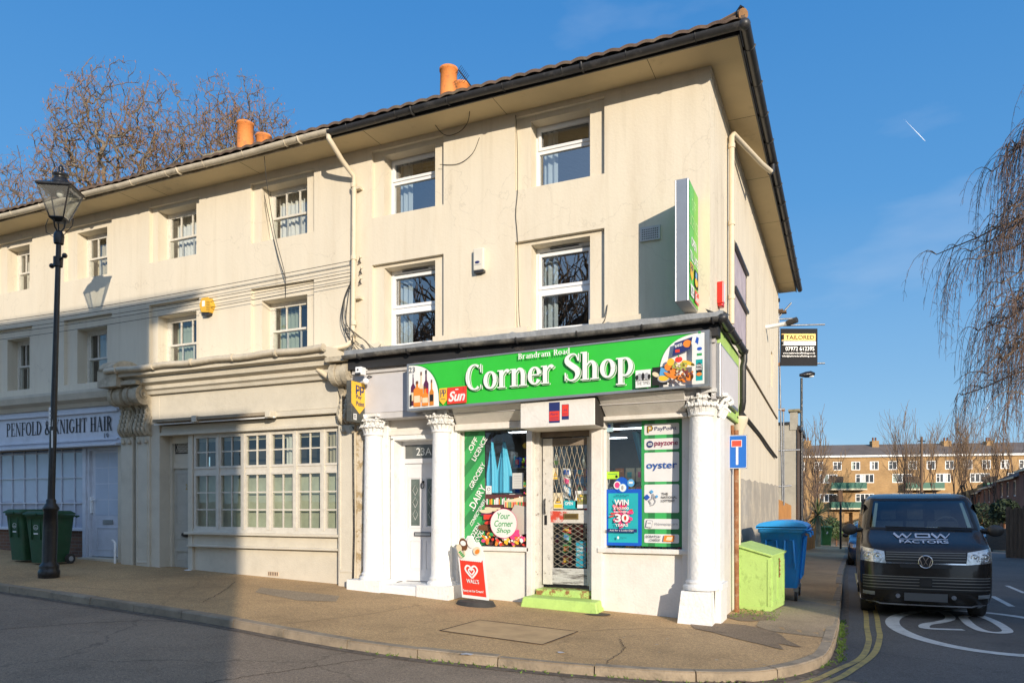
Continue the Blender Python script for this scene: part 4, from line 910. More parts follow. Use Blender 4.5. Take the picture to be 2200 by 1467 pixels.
# console brackets with scrolls
def console(par,xa,xb,mt,ztop=4.15,y_back=10.6,proj=.46,zbot=3.05):
    m=M()
    # side profile in (y,z): big volute on top, S sweep below
    prof=[(y_back,zbot),(y_back-.10,zbot-.02),(y_back-.2,zbot+.06),(y_back-.22,zbot+.2),(y_back-.13,zbot+.42),(y_back-.12,zbot+.5)]
    vc=(y_back-proj+.2,ztop-.30)
    for a in range(-70,-271,-20): prof.append((vc[0]+.2*math.cos(R(a)),vc[1]+.2*math.sin(R(a))))
    prof+=[(y_back,ztop-.12)]
    n3=3; w=(xb-xa)
    for k in range(n3):
        a=xa+w*k/n3; b=xa+w*(k+1)/n3; ins=.0 if k!=1 else .025
        q=[(p[0]+ins if p[0]<y_back-.05 else p[0],p[1]) for p in prof]
        m.prism(q,'x',a+.006,b-.006,mt,True)
    # spiral on both cheeks
    for xx in(xa-.004,xb+.004):
        pts=[(xx,vc[0]+(.165-.0115*q)*math.cos(q*.55),vc[1]+(.165-.0115*q)*math.sin(q*.55)) for q in range(14)]
        m.tube(pts,.016,mt,6)
        m.tube([(xx,p[0]+.03,p[1]) for p in prof[1:6]],.016,mt,6)
        m.ball((xx,vc[0],vc[1]),(.02,.045,.045),mt)
    # acanthus leaf on the front of the lower sweep
    for k in range(5):
        for s_ in(-1,0,1):
            zc=zbot+.1+.09*k; yc=y_back-.22+.02*k; x=(xa+xb)/2+s_*w*.28
            m.tube([(x,yc+.06,zc-.08),(x,yc-.015,zc),(x,yc-.03,zc+.05),(x,yc+.02,zc+.09)],[.03,.035,.03,.01],mt,6)
    m.box(xa-.03,xb+.03,y_back-proj-.03,y_back,ztop-.12,ztop-.04,mt)
    for s_ in(-1,1):
        x=(xa+xb)/2+s_*w*.25
        for k in range(3): m.ball((x+.03*(k-1),y_back-.14-.02*k,zbot-.06-.03*k),(.045,.03,.04),mt,8,5)
    return m.build('console',par)
stone=pm('weathered_plaster',(.52,.46,.35),.92,var=.12,scale=6,bump=.6,bscale=30,dirt=(.26,.22,.16),damt=.7,dscale=5,dlo=.45,dhi=.65)
console(Q,-13.02,-12.62,stone)
console(Q,-13.46,-13.10,stone)
console(Q,-8.0,-7.62,stone,ztop=4.2)
# block + shell pediment above the left pair
m=M(); m.prism([(10.0+.0,4.33)]+[(10.0+.36*(1-math.cos(R(a)))/1.0,4.33+.22*math.sin(R(a))) for a in range(15,180,15)]+[(10.75,4.33)],'x',-13.5,-13.1,stone,True)
m.box(-13.56,-13.02,10.02,10.75,4.0,4.33,stone); m.build('pediment',Q)
# pilasters
m=M()
m.box(-13.46,-13.12,10.46,10.9,.3,3.05,c21); m.build('pilaster',Q,bevel=.02)
for a,b in((-13.02,-12.64),(-8.02,-7.68)):
    m=M(); m.box(a,b,10.46,10.9,.2,3.05,c21)
    for q in((a+.04,a+.06),(b-.06,b-.04)): m.box(q[0],q[1],10.448,10.47,.55,2.95,c21)
    m.box(a+.04,b-.04,10.448,10.47,.5,.55,c21); m.build('pilaster',Q,bevel=.02)
m=M()
peel=pm('peeling_plaster',(.62,.54,.42),.9,var=.1,bump=.5,bscale=30,dirt=(.36,.26,.13),damt=.9,dscale=5,dlo=.5,dhi=.56)
m.box(-7.68,-7.5,10.50,10.9,.1,3.1,peel)
m.build('peeling_strip',Q,bevel=.02)
m=M(); m.tube([(-7.69,10.44,3.0),(-7.69,10.45,2),(-7.67,10.44,1.2),(-7.7,10.45,.3)],.018,blackiron,6); m.build('cable_conduit',Q)
# multi-pane window 21
m=M(); X0,X1=-11.60,-8.12; wf=c21; nb=6; zA,zM,zT=1.15,2.32,3.04
xsb=[X0+.0,-10.92,-10.28,-9.66,-9.06,-8.46]; 
bays=[(-11.58,-10.97),(-10.93,-10.34),(-10.30,-9.72),(-9.68,-9.10),(-9.06,-8.48),(-8.44,-8.12)]
woodw=pm('cream_window_wood',(.62,.58,.50),.6,var=.06,scale=9,bump=.2,dirt=(.4,.36,.3),damt=.4,dscale=8)
m.box(X0,X1,wy,wy+.1,zM-.04,zM+.05,woodw); m.box(X0,X1,wy-.01,wy+.1,zT-.03,zT+.02,woodw); m.box(X0,X1,wy-.02,wy+.1,zA,zA+.06,woodw)
for i,(a,b) in enumerate(bays):
    for (c,d,rows) in((zA+.06,zM-.04,3),(zM+.05,zT-.03,2)):
        f=.045
        for q in((a,b,c,c+f),(a,b,d-f,d),(a,a+f,c+f,d-f),(b-f,b,c+f,d-f)): m.box(q[0],q[1],wy-.015,wy+.06,q[2],q[3],woodw)
        if b-a>.4: xm=(a+b)/2; m.box(xm-.012,xm+.012,wy+.01,wy+.04,c+f,d-f,woodw)
        for k in range(1,rows): zz=c+f+(d-f-c-f)*k/rows; m.box(a+f,b-f,wy+.012,wy+.038,zz-.012,zz+.012,woodw)
    if i: m.box(a-.05,a+.01,wy-.03,wy+.1,zA+.06,zT-.03,woodw)
w=m.build('window',Q)
g=M(); g.poly([(X0,wy+.03,zA),(X1,wy+.03,zA),(X1,wy+.03,zT),(X0,wy+.03,zT)],glassmat('dim_glass',(.70,.74,.70),.05)); g.build('pane',w)
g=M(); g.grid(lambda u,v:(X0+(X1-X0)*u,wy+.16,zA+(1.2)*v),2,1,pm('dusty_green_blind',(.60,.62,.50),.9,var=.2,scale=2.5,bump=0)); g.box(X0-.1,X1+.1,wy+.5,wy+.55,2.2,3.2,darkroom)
g.grid(lambda u,v:(-9.4+.2*u,wy+.12+.02*math.sin(u*12),2.3+.8*v),12,1,curtain); g.grid(lambda u,v:(-8.42+.25*u,wy+.12+.02*math.sin(u*12),2.3+.8*v),12,1,creamcur); g.grid(lambda u,v:(-10.5+.18*u,wy+.12+.02*math.sin(u*12),2.3+.4*v),12,1,greencur); g.build('blind',w)
# door 21
m=M(); dm_=pm('grey_cream_door',(.44,.43,.38),.6,var=.06,bump=.15,dirt=(.25,.23,.2),damt=.4,dscale=5); dy=10.80
m.box(-12.40,-12.33,dy-.06,dy+.1,.3,3.06,c21); m.box(-12.33,-11.72,dy,dy+.05,.42,2.40,dm_); m.box(-12.33,-11.72,dy-.03,dy+.05,2.40,2.50,c21); m.box(-12.33,-11.72,dy,dy+.04,2.5,3.06,c21)
for (za,zb) in((1.28,2.32),(.56,1.0)): 
    for q in((-12.28,-11.78,zb-.02,zb),(-12.28,-11.78,za,za+.02),(-12.28,-12.26,za,zb),(-11.80,-11.78,za,zb)): m.box(q[0],q[1],dy-.008,dy+.001,q[2],q[3],dm_)
m.box(-12.25,-11.82,dy-.025,dy,.74,.80,dm_)
D=m.build('door',Q,bevel=.004)
m=M(); m.ball((-12.0,dy-.02,1.08),(.13,.035,.05),blackiron); m.build('letterbox',D)
m=M(); pn=Panel((-12.02,dy-.003,1.98),(1,0,0),(0,0,1),m); pn.text('21',0,0,.1,.11,br,.01); m.build('door_number',D)
m=M()
for k in range(14):
    x=-12.28+k*.036
    m.tube([(x,dy-.012,2.72),(x+.11 if k<11 else x,dy-.012,2.95)],.006,c21,4,False); m.tube([(x+.11,dy-.016,2.72),(x,dy-.016,2.95)],.006,c21,4,False)
m.box(-12.3,-11.74,dy-.008,dy-.001,2.70,2.97,mortarm); m.build('vent_lattice',D)
m=M(); m.ball((-11.66,10.52,.33),(.16,.10,.09),colwhite,10,6); m.build('boot_stone',Q)
m=M(); vb=pm('airbrick',(.55,.42,.30),.9,var=.15); m.box(-9.75,-9.5,wy-.005+.015,wy+.04,.36,.44,vb)
for k in range(6): m.box(-9.73+k*.04,-9.715+k*.04,wy+.008,wy+.012,.37,.43,mortarm)
m.build('air_brick',Q)
# ---------------- ground floor: no. 19
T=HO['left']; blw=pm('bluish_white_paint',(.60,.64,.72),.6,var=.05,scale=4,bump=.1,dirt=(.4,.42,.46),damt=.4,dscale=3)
m=M(); cp2=[(10.6,3.72),(10.5,3.74),(10.46,3.82),(10.34,3.88),(10.30,4.0),(10.30,4.06),(10.75,4.16),(10.75,3.72)]
m.prism(cp2,'x',-18.6,-13.5,stucco21); m.build('cornice',T)
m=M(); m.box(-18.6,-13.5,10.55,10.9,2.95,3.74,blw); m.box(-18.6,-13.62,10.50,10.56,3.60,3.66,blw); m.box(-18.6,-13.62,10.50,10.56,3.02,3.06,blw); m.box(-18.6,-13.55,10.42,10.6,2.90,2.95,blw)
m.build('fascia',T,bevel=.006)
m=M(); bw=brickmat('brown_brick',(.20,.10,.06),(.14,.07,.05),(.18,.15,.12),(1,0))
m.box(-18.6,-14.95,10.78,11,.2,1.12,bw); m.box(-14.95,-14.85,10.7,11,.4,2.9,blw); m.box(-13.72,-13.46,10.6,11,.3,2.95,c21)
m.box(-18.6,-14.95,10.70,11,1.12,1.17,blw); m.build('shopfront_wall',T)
m=M(); bz=pm('blue_white_blind',(.46,.53,.64),.8,var=.06,scale=3,bump=0)
m.poly([(-18.6,10.86,1.17),(-14.95,10.86,1.17),(-14.95,10.86,2.9),(-18.6,10.86,2.9)],bz)
k=0
x=-14.95
while x>-18.6: m.box(x-.012,x+.012,10.82,10.85,1.17,2.9,blw); x-=.43
for z in(1.17,1.72,2.28,2.84): m.box(-18.6,-14.95,10.815,10.852,z-.012,z+.012,blw)
w=m.build('window',T)
g=M(); g.poly([(-18.6,10.835,1.17),(-14.95,10.835,1.17),(-14.95,10.835,2.9),(-18.6,10.835,2.9)],glassmat('clear_glass',(.95,.97,1),.02)); g.build('pane',w)
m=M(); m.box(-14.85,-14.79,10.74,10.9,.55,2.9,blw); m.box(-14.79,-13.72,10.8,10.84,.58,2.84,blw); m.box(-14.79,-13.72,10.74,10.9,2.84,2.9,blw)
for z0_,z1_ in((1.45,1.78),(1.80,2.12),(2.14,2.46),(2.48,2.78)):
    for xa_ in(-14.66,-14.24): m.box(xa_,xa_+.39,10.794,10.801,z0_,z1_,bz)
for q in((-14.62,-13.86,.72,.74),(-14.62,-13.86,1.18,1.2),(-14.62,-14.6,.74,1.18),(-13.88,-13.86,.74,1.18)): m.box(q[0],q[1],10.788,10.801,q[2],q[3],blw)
D=m.build('door',T)
m=M(); m.box(-14.42,-14.12,10.78,10.80,1.27,1.36,leadgrey); m.build('letterbox',D)
m=M(); m.tube([(-14.76,10.76,1.75),(-14.68,10.74,1.78),(-14.6,10.74,1.8)],.014,upvc,6); m.box(-14.8,-14.74,10.755,10.8,1.5,1.85,upvc); m.build('door_handle',D)
m=M(); m.box(-14.9,-13.7,10.55,10.9,.45,.56,c21); m.build('doorstep',T,bevel=.01)
m=M(); blk=flat('sign_black',(.02,.02,.025),.6)
pn=Panel((-17.30,10.548,3.215),(1,0,0),(0,0,1),m); pn.serif('PENFOLD & KNIGHT HAIR',0,0,3.5,.30,blk); pn.text('19',3.26,-.17,.13,.12,blk); m.build('shop_lettering',T)
m=M(); m.tube([(-13.75,10.5,.95),(-13.62,10.46,.9),(-13.62,10.46,.45)],.025,colwhite,6); m.build('waste_pipe',T)
# far house ground floor is the plain wall (outside the photo)
# ================================================================ SIGNS
gGreen=flat('sign_green',(.035,.50,.045),.35,coat=.2); gWhite=flat('sign_white',(.80,.80,.78),.4); gDk=flat('sign_dark_green',(.015,.28,.03),.4); gBlack=flat('art_black',(.012,.012,.014),.85)
gRed=flat('art_red',(.72,.05,.03),.45); gOr=flat('art_orange',(.80,.24,.03),.45); gYe=flat('art_yellow',(.85,.50,.04),.45); gBlue=flat('art_blue',(.02,.09,.45),.4); gNavy=flat('art_navy',(.02,.03,.14),.45)
gTeal=flat('art_teal',(.02,.40,.45),.4); gPink=flat('art_pink',(.75,.06,.22),.45); gBrown=flat('art_brown',(.16,.06,.02),.5); gCream=flat('art_cream',(.72,.62,.42),.5); gLime=flat('art_lime',(.42,.68,.04),.4); gPurp=flat('art_purple',(.10,.02,.07),.5); gGrey=flat('art_grey',(.35,.36,.38),.5); gSky=flat('art_sky',(.10,.35,.65),.4); gMid=flat('panel_green',(.04,.33,.09),.4); gMid2=flat('panel_green_dark',(.025,.20,.06),.4)
amber=flat('amber',(.62,.22,.03),.35)
def ppbadge(p,x,y,w,h,mat=gYe,word=True):
    p.poly([(x,y+h*.28),(x+w*.5,y),(x+w,y+h*.28),(x+w,y+h),(x,y+h)],mat)
    p.stroke([(x+w*.2,y+h*.45),(x+w*.2,y+h*.9),(x+w*.42,y+h*.9),(x+w*.45,y+h*.72),(x+w*.22,y+h*.68)],w*.1,gNavy); p.stroke([(x+w*.56,y+h*.5),(x+w*.56,y+h*.9),(x+w*.78,y+h*.88),(x+w*.82,y+h*.72),(x+w*.6,y+h*.66)],w*.1,gNavy)
    if word: p.text('PayPoint',x+w*.2,y+h*.3,w*.6,h*.1,gNavy)
def sunlogo(p,x,y,w,h):
    p.rect(x,y,x+w,y+h,gRed); p.text('Sun',x+w*.06,y+h*.14,w*.86,h*.62,gWhite,.03,.3); p.rect(x+w*.42,y+h*.82,x+w*.58,y+h*.88,gWhite)
SO=Vector((-6.36,10.06,3.155)); SU=Vector((4.72,0,.085)); SV=Vector((-.0,0,1)); SWd,SHt=4.72,.745
G_=thing('shop_sign','long green fascia sign reading Corner Shop above the shop door','sign',tuple(SO))
m=M()
def sxf(x,z,y): return (SO.x+x,10.06+y,SO.z+z+x*.018)
fr=leadgrey
m.add([sxf(x,z,y) for y in(.0,.2) for (x,z) in((0,0),(SWd,0),(SWd,SHt),(0,SHt))],[(0,1,5,4),(1,2,6,5),(2,3,7,6),(3,0,4,7),(4,5,6,7)],fr)
b_=.035
for (xa,xb,za,zb) in((0,SWd,0,b_),(0,SWd,SHt-.022,SHt),(0,b_,b_,SHt-.022),(SWd-.06,SWd,b_,SHt-.022)):
    m.add([sxf(xa,za,-.015),sxf(xb,za,-.015),sxf(xb,zb,-.015),sxf(xa,zb,-.015),sxf(xa,za,.02),sxf(xb,za,.02),sxf(xb,zb,.02),sxf(xa,zb,.02)],[(0,1,2,3),(4,5,1,0),(7,6,2,3),(4,0,3,7),(5,6,2,1)],fr)
m.build('frame',G_)
p=Panel(SO,SU,SV); p.n=Vector((0,-1,0))
p.rect(b_,b_,SWd-.06,SHt-.022,gGreen)
def sl(px,py):
    x,z=at(px,py,10.06); return x-SO.x, z-SO.z-(x-SO.x)*.018
def zl(zx,zy): return sl(860+zx/3.143,680+zy/3.143)
x0,z0=zl(62,612); 
pts=[(b_,b_+.0)]; 
for a in range(0,91,6): pts.append((b_+.56*math.cos(R(a))**.8,b_+.0+(SHt-.022-b_)*math.sin(R(a))**.8))
p.poly([(a+.012 if i else a,b) for i,(a,b) in enumerate(pts)],gDk); p.poly([(a-.012 if i and a>b_+.02 else a,b-.006 if i else b) for i,(a,b) in enumerate(pts)],gWhite)
xr=SWd-.06; pts=[(xr,b_)]
for a in range(90,181,6): pts.append((xr-.62*abs(math.cos(R(a)))**.8,b_+(SHt-.022-b_)*math.sin(R(a))**.62))
p.poly([(a-.012 if i else a,b) for i,(a,b) in enumerate(pts)],gDk); p.poly(pts,gWhite)
def bottle(x,y,w,h,body,label=None,cap=gBrown,neck=.38):
    p.poly([(x,y),(x+w,y),(x+w,y+h*(1-neck)*.95),(x+w*.66,y+h*(1-neck*.8)),(x+w*.62,y+h*.9),(x+w*.38,y+h*.9),(x+w*.34,y+h*(1-neck*.8)),(x,y+h*(1-neck)*.95)],body)
    p.rect(x+w*.34,y+h*.88,x+w*.66,y+h,cap)
    if label: p.rect(x+w*.08,y+h*.15,x+w*.92,y+h*.42,label)
bottle(.07,.08,.085,.50,gPurp,gCream,gGrey); bottle(.22,.14,.085,.46,gCream,gOr,gBrown,.5); bottle(.31,.12,.09,.50,gPurp,gRed,gBlack,.4); bottle(.42,.06,.075,.40,amber,gBlack,gBrown,.45)
bottle(.13,.06,.13,.40,gOr,gCream,gBrown,.3); bottle(.285,.06,.12,.30,gOr,gCream,gBrown,.4)
p.rect(.065,.07,.10,.25,gBlack); p.text('23',.05,SHt-.14,.11,.08,gBlack)
x,y=zl(270,600); x2,y2=zl(322,522); ppbadge(p,x,y-.0,x2-x,.26); x,y=zl(325,598); x2,_=zl(456,590); sunlogo(p,x,y+.01,x2-x,.255)
# main lettering
bx,bz=zl(445,522); ex,ez_=zl(1590,478)
wC=ex-bx; 
for (dx,dz,mt) in((.018,-.016,gWhite),(.010,-.010,gDk),(0,0,gWhite)):
    p.serif('Corner Shop',bx+dx,bz+.035+dz,wC,.40,mt)
bx,bz=zl(805,300); ex,_=zl(1158,262); p.serif('Brandram Road',bx,bz+.012,ex-bx,.085,gWhite)
x,y=zl(1598,487); x2,_=zl(1700,480); p.rect(x,y,x2,y+.24,gWhite); p.serif('THE TIMES',x+.015,y+.03,x2-x-.03,.055,gBlack) if False else p.text('THE TIMES',x+.015,y+.035,x2-x-.03,.045,gBlack)
cx0=(x+x2)/2
for s_ in(-1,1): p.ell(cx0+s_*.05,y+.15,.035,.045,gGrey); p.ell(cx0+s_*.085,y+.14,.02,.035,gBlack)
p.ell(cx0,y+.15,.02,.05,gBlack); p.rect(cx0-.1,y+.095,cx0+.1,y+.102,gBlack)
x,y=zl(1710,474); x2,_=zl(1812,468); p.rect(x,y,x2,y+.25,gBlack); p.ell(x+.16,y+.09,.085,.055,gGrey); p.ell(x+.16,y+.095,.07,.042,gYe); p.poly([(x+.1,y+.13),(x+.2,y+.12),(x+.22,y+.21),(x+.12,y+.24)],gSky); p.ell(x+.05,y+.15,.05,.03,gCream,-30)
# fruit + groceries
rn=random.Random(3); fx=SWd-.06-.52
p.poly([(fx+.10,.43),(fx+.34,.50),(fx+.37,.66),(fx+.13,.60)],gNavy); p.ell(fx+.30,.575,.055,.05,gOr); p.text('BAKES',fx+.14,.535,.10,.04,gWhite,.02,rot=12); p.rect(fx+.14,.47,fx+.2,.51,gRed)
for (a,b,r_,mt) in((.05,.29,.055,gOr),(.08,.35,.05,gYe),(.12,.22,.05,gOr),(.33,.13,.055,gOr),(.26,.30,.05,gYe)): p.ell(fx+a,b,r_,r_,mt)
for k in range(6): p.ell(fx+.06+.03*k,.17-.012*k,.085,.02,gOr,-35)
p.ell(fx+.32,.31,.09,.025,gYe,-25); p.ell(fx+.19,.37,.05,.04,gRed); p.rect(fx+.18,.40,fx+.195,.43,gMid)
gRape=flat('art_grape',(.40,.42,.08),.4); gRed2=flat('art_redgrape',(.20,.05,.04),.4)
for _ in range(26): a,b=rn.uniform(.12,.30),rn.uniform(.21,.31); p.ell(fx+a,b,.017,.017,gRape if rn.random()<.8 else gCream,n=8)
for _ in range(26): a,b=rn.uniform(.20,.38),rn.uniform(.12,.24); p.ell(fx+a,b,.016,.016,gRed2 if rn.random()<.75 else amber,n=8)
for _ in range(8): a,b=rn.uniform(.20,.30),rn.uniform(.09,.14); p.ell(fx+a,b,.022,.018,gBrown if rn.random()<.5 else gOr,n=8)
p.poly([(fx+.44,.36),(fx+.515,.36),(fx+.515,.62),(fx+.495,.67),(fx+.46,.67),(fx+.44,.62)],flat('art_water',(.70,.76,.78),.3)); p.rect(fx+.46,.67,fx+.495,.70,gMid); p.ell(fx+.478,.47,.033,.022,gBlue); p.rect(fx+.445,.38,fx+.51,.41,gMid)
p.poly([(fx+.42,.56),(fx+.46,.53),(fx+.47,.61),(fx+.44,.63)],gBlue)
p.rect(fx+.43,.05,fx+.52,.33,flat('art_tin',(.01,.34,.33),.3)); p.ell(fx+.475,.21,.044,.075,gBlack); p.text('HEINZ',fx+.437,.235,.077,.03,gWhite,.02); p.text('BEANZ',fx+.437,.19,.077,.035,gWhite,.02); p.ell(fx+.475,.135,.036,.024,gOr)
p.rect(1.18,b_,1.183,SHt-.022,gDk)
p.m.build('sign_face',G_)
# projecting lightbox
G_=thing('projecting_sign','tall grey edged lightbox sign reading OFF LICENCE OPEN TILL LATE, projecting from the upper wall','sign',(-2.0,10.75,4.42))
m=M(); m.box(-2.10,-1.912,10.03,10.72,4.40,6.05,leadgrey)
for x in(-2.092,-1.93): m.box(x-.006,x+.012,10.022,10.04,4.40,6.05,leadgrey)
m.build('casing',G_,bevel=.008)
m=M(); m.tube([(-2.0,10.70,4.7),(-2.0,10.78,4.7)],.03,blackiron); m.tube([(-2.0,10.70,5.7),(-2.0,10.78,5.7)],.03,blackiron); m.build('bracket',G_)
p=Panel((-1.910,10.055,4.43),(0,1,0),(0,0,1)); W,H=.64,1.60
p.rect(0,0,W*.5,H,gGreen); p.rect(W*.5,0,W,H,flat('lime_face',(.14,.52,.03),.35))
pale=flat('pale_lime',(.45,.78,.30),.4)
p.serif('OFF',.16,1.28,.30,.17,pale) if False else p.text('OFF',.16,1.27,.30,.16,pale)
p.text('LICENCE',.03,1.02,.58,.17,pale); p.text('OPEN',.12,.76,.38,.13,gWhite,.03); p.text('TILL LATE',.04,.56,.55,.12,gWhite,.03)
ppbadge(p,.04,.28,.22,.24,word=False); p.rect(.33,.26,.6,.5,gBlack); p.ell(.46,.34,.1,.06,gYe); p.poly([(.38,.4),(.5,.38),(.52,.47),(.4,.48)],gSky); p.rect(.04,.06,.27,.22,gWhite); p.text('THE TIMES',.05,.09,.2,.03,gBlack); p.ell(.155,.16,.06,.03,gGrey); sunlogo(p,.33,.04,.28,.17)
p.m.build('sign_face',G_)
p=Panel((-2.102,10.70,4.43),(0,-1,0),(0,0,1)); p.rect(0,0,.64,1.6,gGreen); p.text('OPEN',.12,.76,.38,.13,gWhite,.03); p.text('TILL LATE',.04,.56,.55,.12,gWhite,.03); p.m.build('sign_face',G_)
# perpendicular payment sign
y0,_=atx(748,850,-7.36); y1,_=atx(786,850,-7.36)
y0,y1=9.92,10.32
G_=thing('payment_point_sign','dark box sign with yellow Pay Point badge, hung from the wall left of the shop','sign',(-7.4,10.3,3.0))
m=M(); m.box(-7.44,-7.34,y0,y1,3.03,3.70,pm('sign_casing_dark',(.07,.075,.07),.6,var=.2,dirt=(.25,.22,.16),damt=.5,dscale=6)); m.build('casing',G_,bevel=.006)
p=Panel((-7.338,y0,3.03),(0,1,0),(0,0,1)); W=y1-y0
p.poly([(-.005,.30),(W*.55,.14),(W+.0,.30),(W+.0,.66),(-.005,.66)],gYe); p.k+=2
p.stroke([(W*.32,.46),(W*.32,.60),(W*.5,.59),(W*.5,.53),(W*.36,.52)],.035,gNavy); p.stroke([(W*.6,.45),(W*.6,.59),(W*.8,.58),(W*.8,.52),(W*.66,.51)],.035,gNavy)
p.text('Pay',W*.30,.37,W*.38,.08,gNavy,.02); p.text('Point',W*.30,.27,W*.55,.075,gNavy,.02); p.rect(W*.1,.03,W*.32,.13,gWhite); p.stroke([(W*.17,.05),(W*.17,.11),(W*.25,.11),(W*.25,.05)],.015,gBlack)
p.m.build('sign_face',G_)
# camera above it
G_=thing('security_camera','small white security camera under the canopy above the Pay Point sign','camera',(-7.3,10.2,3.85))
m=M(); m.box(-7.34,-7.22,10.02,10.16,3.80,3.93,upvc); m.box(-7.335,-7.225,10.0,10.02,3.78,3.83,blackpl); m.build('camera_body',G_,bevel=.01)
m=M(); m.ball((-7.28,10.008,3.88),.014,blackpl); m.build('lens',G_)
m=M(); m.tube([(-7.28,10.16,3.88),(-7.26,10.28,3.93)],.02,upvc); m.build('bracket',G_)
G_=thing('security_light','round white globe light on a bracket beside the scrolled plaster bracket','light',(-7.45,10.3,3.75))
m=M(); m.ball((-7.2,10.12,3.70),.055,upvc,12,8); m.build('globe',G_); m=M(); m.tube([(-7.2,10.12,3.72),(-7.2,10.2,3.80),(-7.2,10.3,3.8)],.012,blackpl); m.build('bracket',G_)
# dead-end traffic sign on rusty post
G_=thing('traffic_sign','blue no through road sign with red bar on a rusty post at the corner','sign',(-1.55,11.9,0))
rust=pm('rusty_post',(.28,.12,.05),.9,var=.3,scale=12,bump=.5,dirt=(.55,.45,.32),damt=.6,dscale=8)
m=M(); m.tube([(-1.53,11.90,-.05),(-1.54,11.90,2.82)],.038,rust,12); m.build('post',G_)
m=M(); m.tube([(-1.6,11.9,2.9),(-1.58,11.9,2.72),(-1.56,11.9,2.5)],.03,rust,6); m.build('bracket',G_)
p=Panel((-1.675,11.80,2.22),(1,.12,0),(0,0,1)); p.step=.002
p.rrect(0,0,.31,.52,.02,leadgrey); p.rrect(.007,.007,.303,.513,.02,gWhite); p.rrect(.013,.013,.297,.507,.018,flat('sign_blue',(.01,.13,.50),.4)); p.rect(.145,.06,.178,.36,gWhite); p.rect(.078,.335,.232,.44,gWhite); p.rect(.085,.342,.225,.432,flat('sign_red',(.70,.07,.04),.4))
o=p.m.build('sign_plate',G_,solid=0)
m=M(); m.box(-1.675,-1.37,11.845,11.85,2.22,2.74,leadgrey); m.build('sign_back',G_)
# sign on the side return (blank pinkish panel)
G_=thing('side_sign','blank pinkish white sign panel in silver frame on the side of the shop','sign',(-1.57,11.3,3.15))
pk=pm('pinkish_white',(.66,.62,.61),.5,var=.04,bump=.02)
m=M(); m.box(-1.60,-1.54,10.32,12.18,3.13,3.86,leadgrey); m.build('frame',G_,bevel=.006)
m=M(); m.box(-1.545,-1.535,10.40,12.13,3.17,3.83,pk); m.build('sign_face',G_)
# big poster panel on the side wall high up
G_=thing('wall_noticeboard','large faded lilac painted panel high on the side wall','sign',(-1.8,14,4.6))
fad=pm('faded_lilac',(.42,.36,.40),.85,var=.12,scale=3,bump=.1,dirt=(.58,.52,.5),damt=.6,dscale=6)
m=M(); m.box(-1.80,-1.76,13.2,15.05,4.75,6.15,fad); m.build('panel',G_)
m=M()
for z in(6.16,5.42): m.box(-1.78,-1.70,13.2,15.05,z-.03,z+.02,blackpl)
m.build('ledge',G_)
# ================================================================ ALARM BOXES, VENTS, PIPES, CABLES
def alarm(name,label,x,z,w,h,mt,base,hexa=False):
    G_=thing(name,label,'alarm box',(x,WY,z)); m=M()
    if hexa:
        k=[(x+w/2*math.cos(R(a)),z+h/2*math.sin(R(a))) for a in range(30,391,60)][:6]; k=[(x-w/2,z+h*.1),(x-w*.3,z+h/2),(x+w*.25,z+h/2),(x+w/2,z),(x+w*.25,z-h*.42),(x-w*.35,z-h*.35)]
        m.prism(k,'y',WY-.12,WY-.0,mt)
    else: m.box(x-w/2,x+w/2,WY-.09,WY,z-h/2,z+h/2,mt)
    m.build('casing',G_,bevel=.018)
    m=M()
    if hexa:
        m.prism([(x-w*.35,z-h*.35),(x+w*.25,z-h*.42),(x+w*.2,z-h*.56),(x-w*.3,z-h*.55)],'y',WY-.10,WY,blackpl)
        for k in range(6): m.box(x+w*.12,x+w*.4,WY-.125,WY-.119,z-.09+k*.03,z-.08+k*.03,flat('slot',(.35,.2,.03),.6))
        m.box(x-w*.26,x-w*.02,WY-.124,WY-.119,z-.01,z+.1,gWhite)
    else: m.box(x-w/2+.01,x+w/2-.01,WY-.085,WY,z-h/2-.035,z-h/2+.01,blackpl); m.ball((x-.02,WY-.092,z-.05),(.045,.008,.022),gNavy); m.box(x-.07,x+.05,WY-.0925,WY-.0895,z-.095,z-.085,gGrey)
    m.build('light_lens',G_)
alarm('alarm_box','cream alarm box with dark base between the first floor windows of the corner house',*at(1033,560,WY),.19,.36,flat('cream_plastic',(.70,.66,.56),.4),None)
alarm('alarm_box','yellow hexagonal alarm box between the first floor windows of the middle house',*at(451,660,WY),.30,.32,flat('yellow_plastic',(.72,.42,.04),.45),None,True)
yA,zA_=atx(1543,632,SX)
G_=thing('alarm_box','red and white alarm box on the side wall above the gutter','alarm box',(SX,yA,zA_))
m=M(); m.box(SX,SX+.09,yA-.10,yA+.12,zA_-.13,zA_+.17,upvc); m.build('casing',G_,bevel=.02)
m=M(); m.box(SX,SX+.095,yA-.12,yA-.085,zA_-.17,zA_+.16,flat('red_plastic',(.70,.03,.02),.35)); m.box(SX,SX+.08,yA-.09,yA+.08,zA_-.2,zA_-.12,flat('red_plastic',(.70,.03,.02),.35)); m.build('light_lens',G_,bevel=.015)
vx,vz=at(1399,503,WY)
m=M(); m.box(vx-.16,vx+.14,WY-.03,WY,vz-.10,vz+.11,greypaint)
for i in range(9):
    for j in range(5): m.box(vx-.13+i*.028,vx-.115+i*.028,WY-.033,WY-.029,vz-.075+j*.033,vz-.06+j*.033,mortarm)
tag(m.build('wall_vent',bevel=.004),'small grey grille vent on the wall left of the projecting sign','vent')
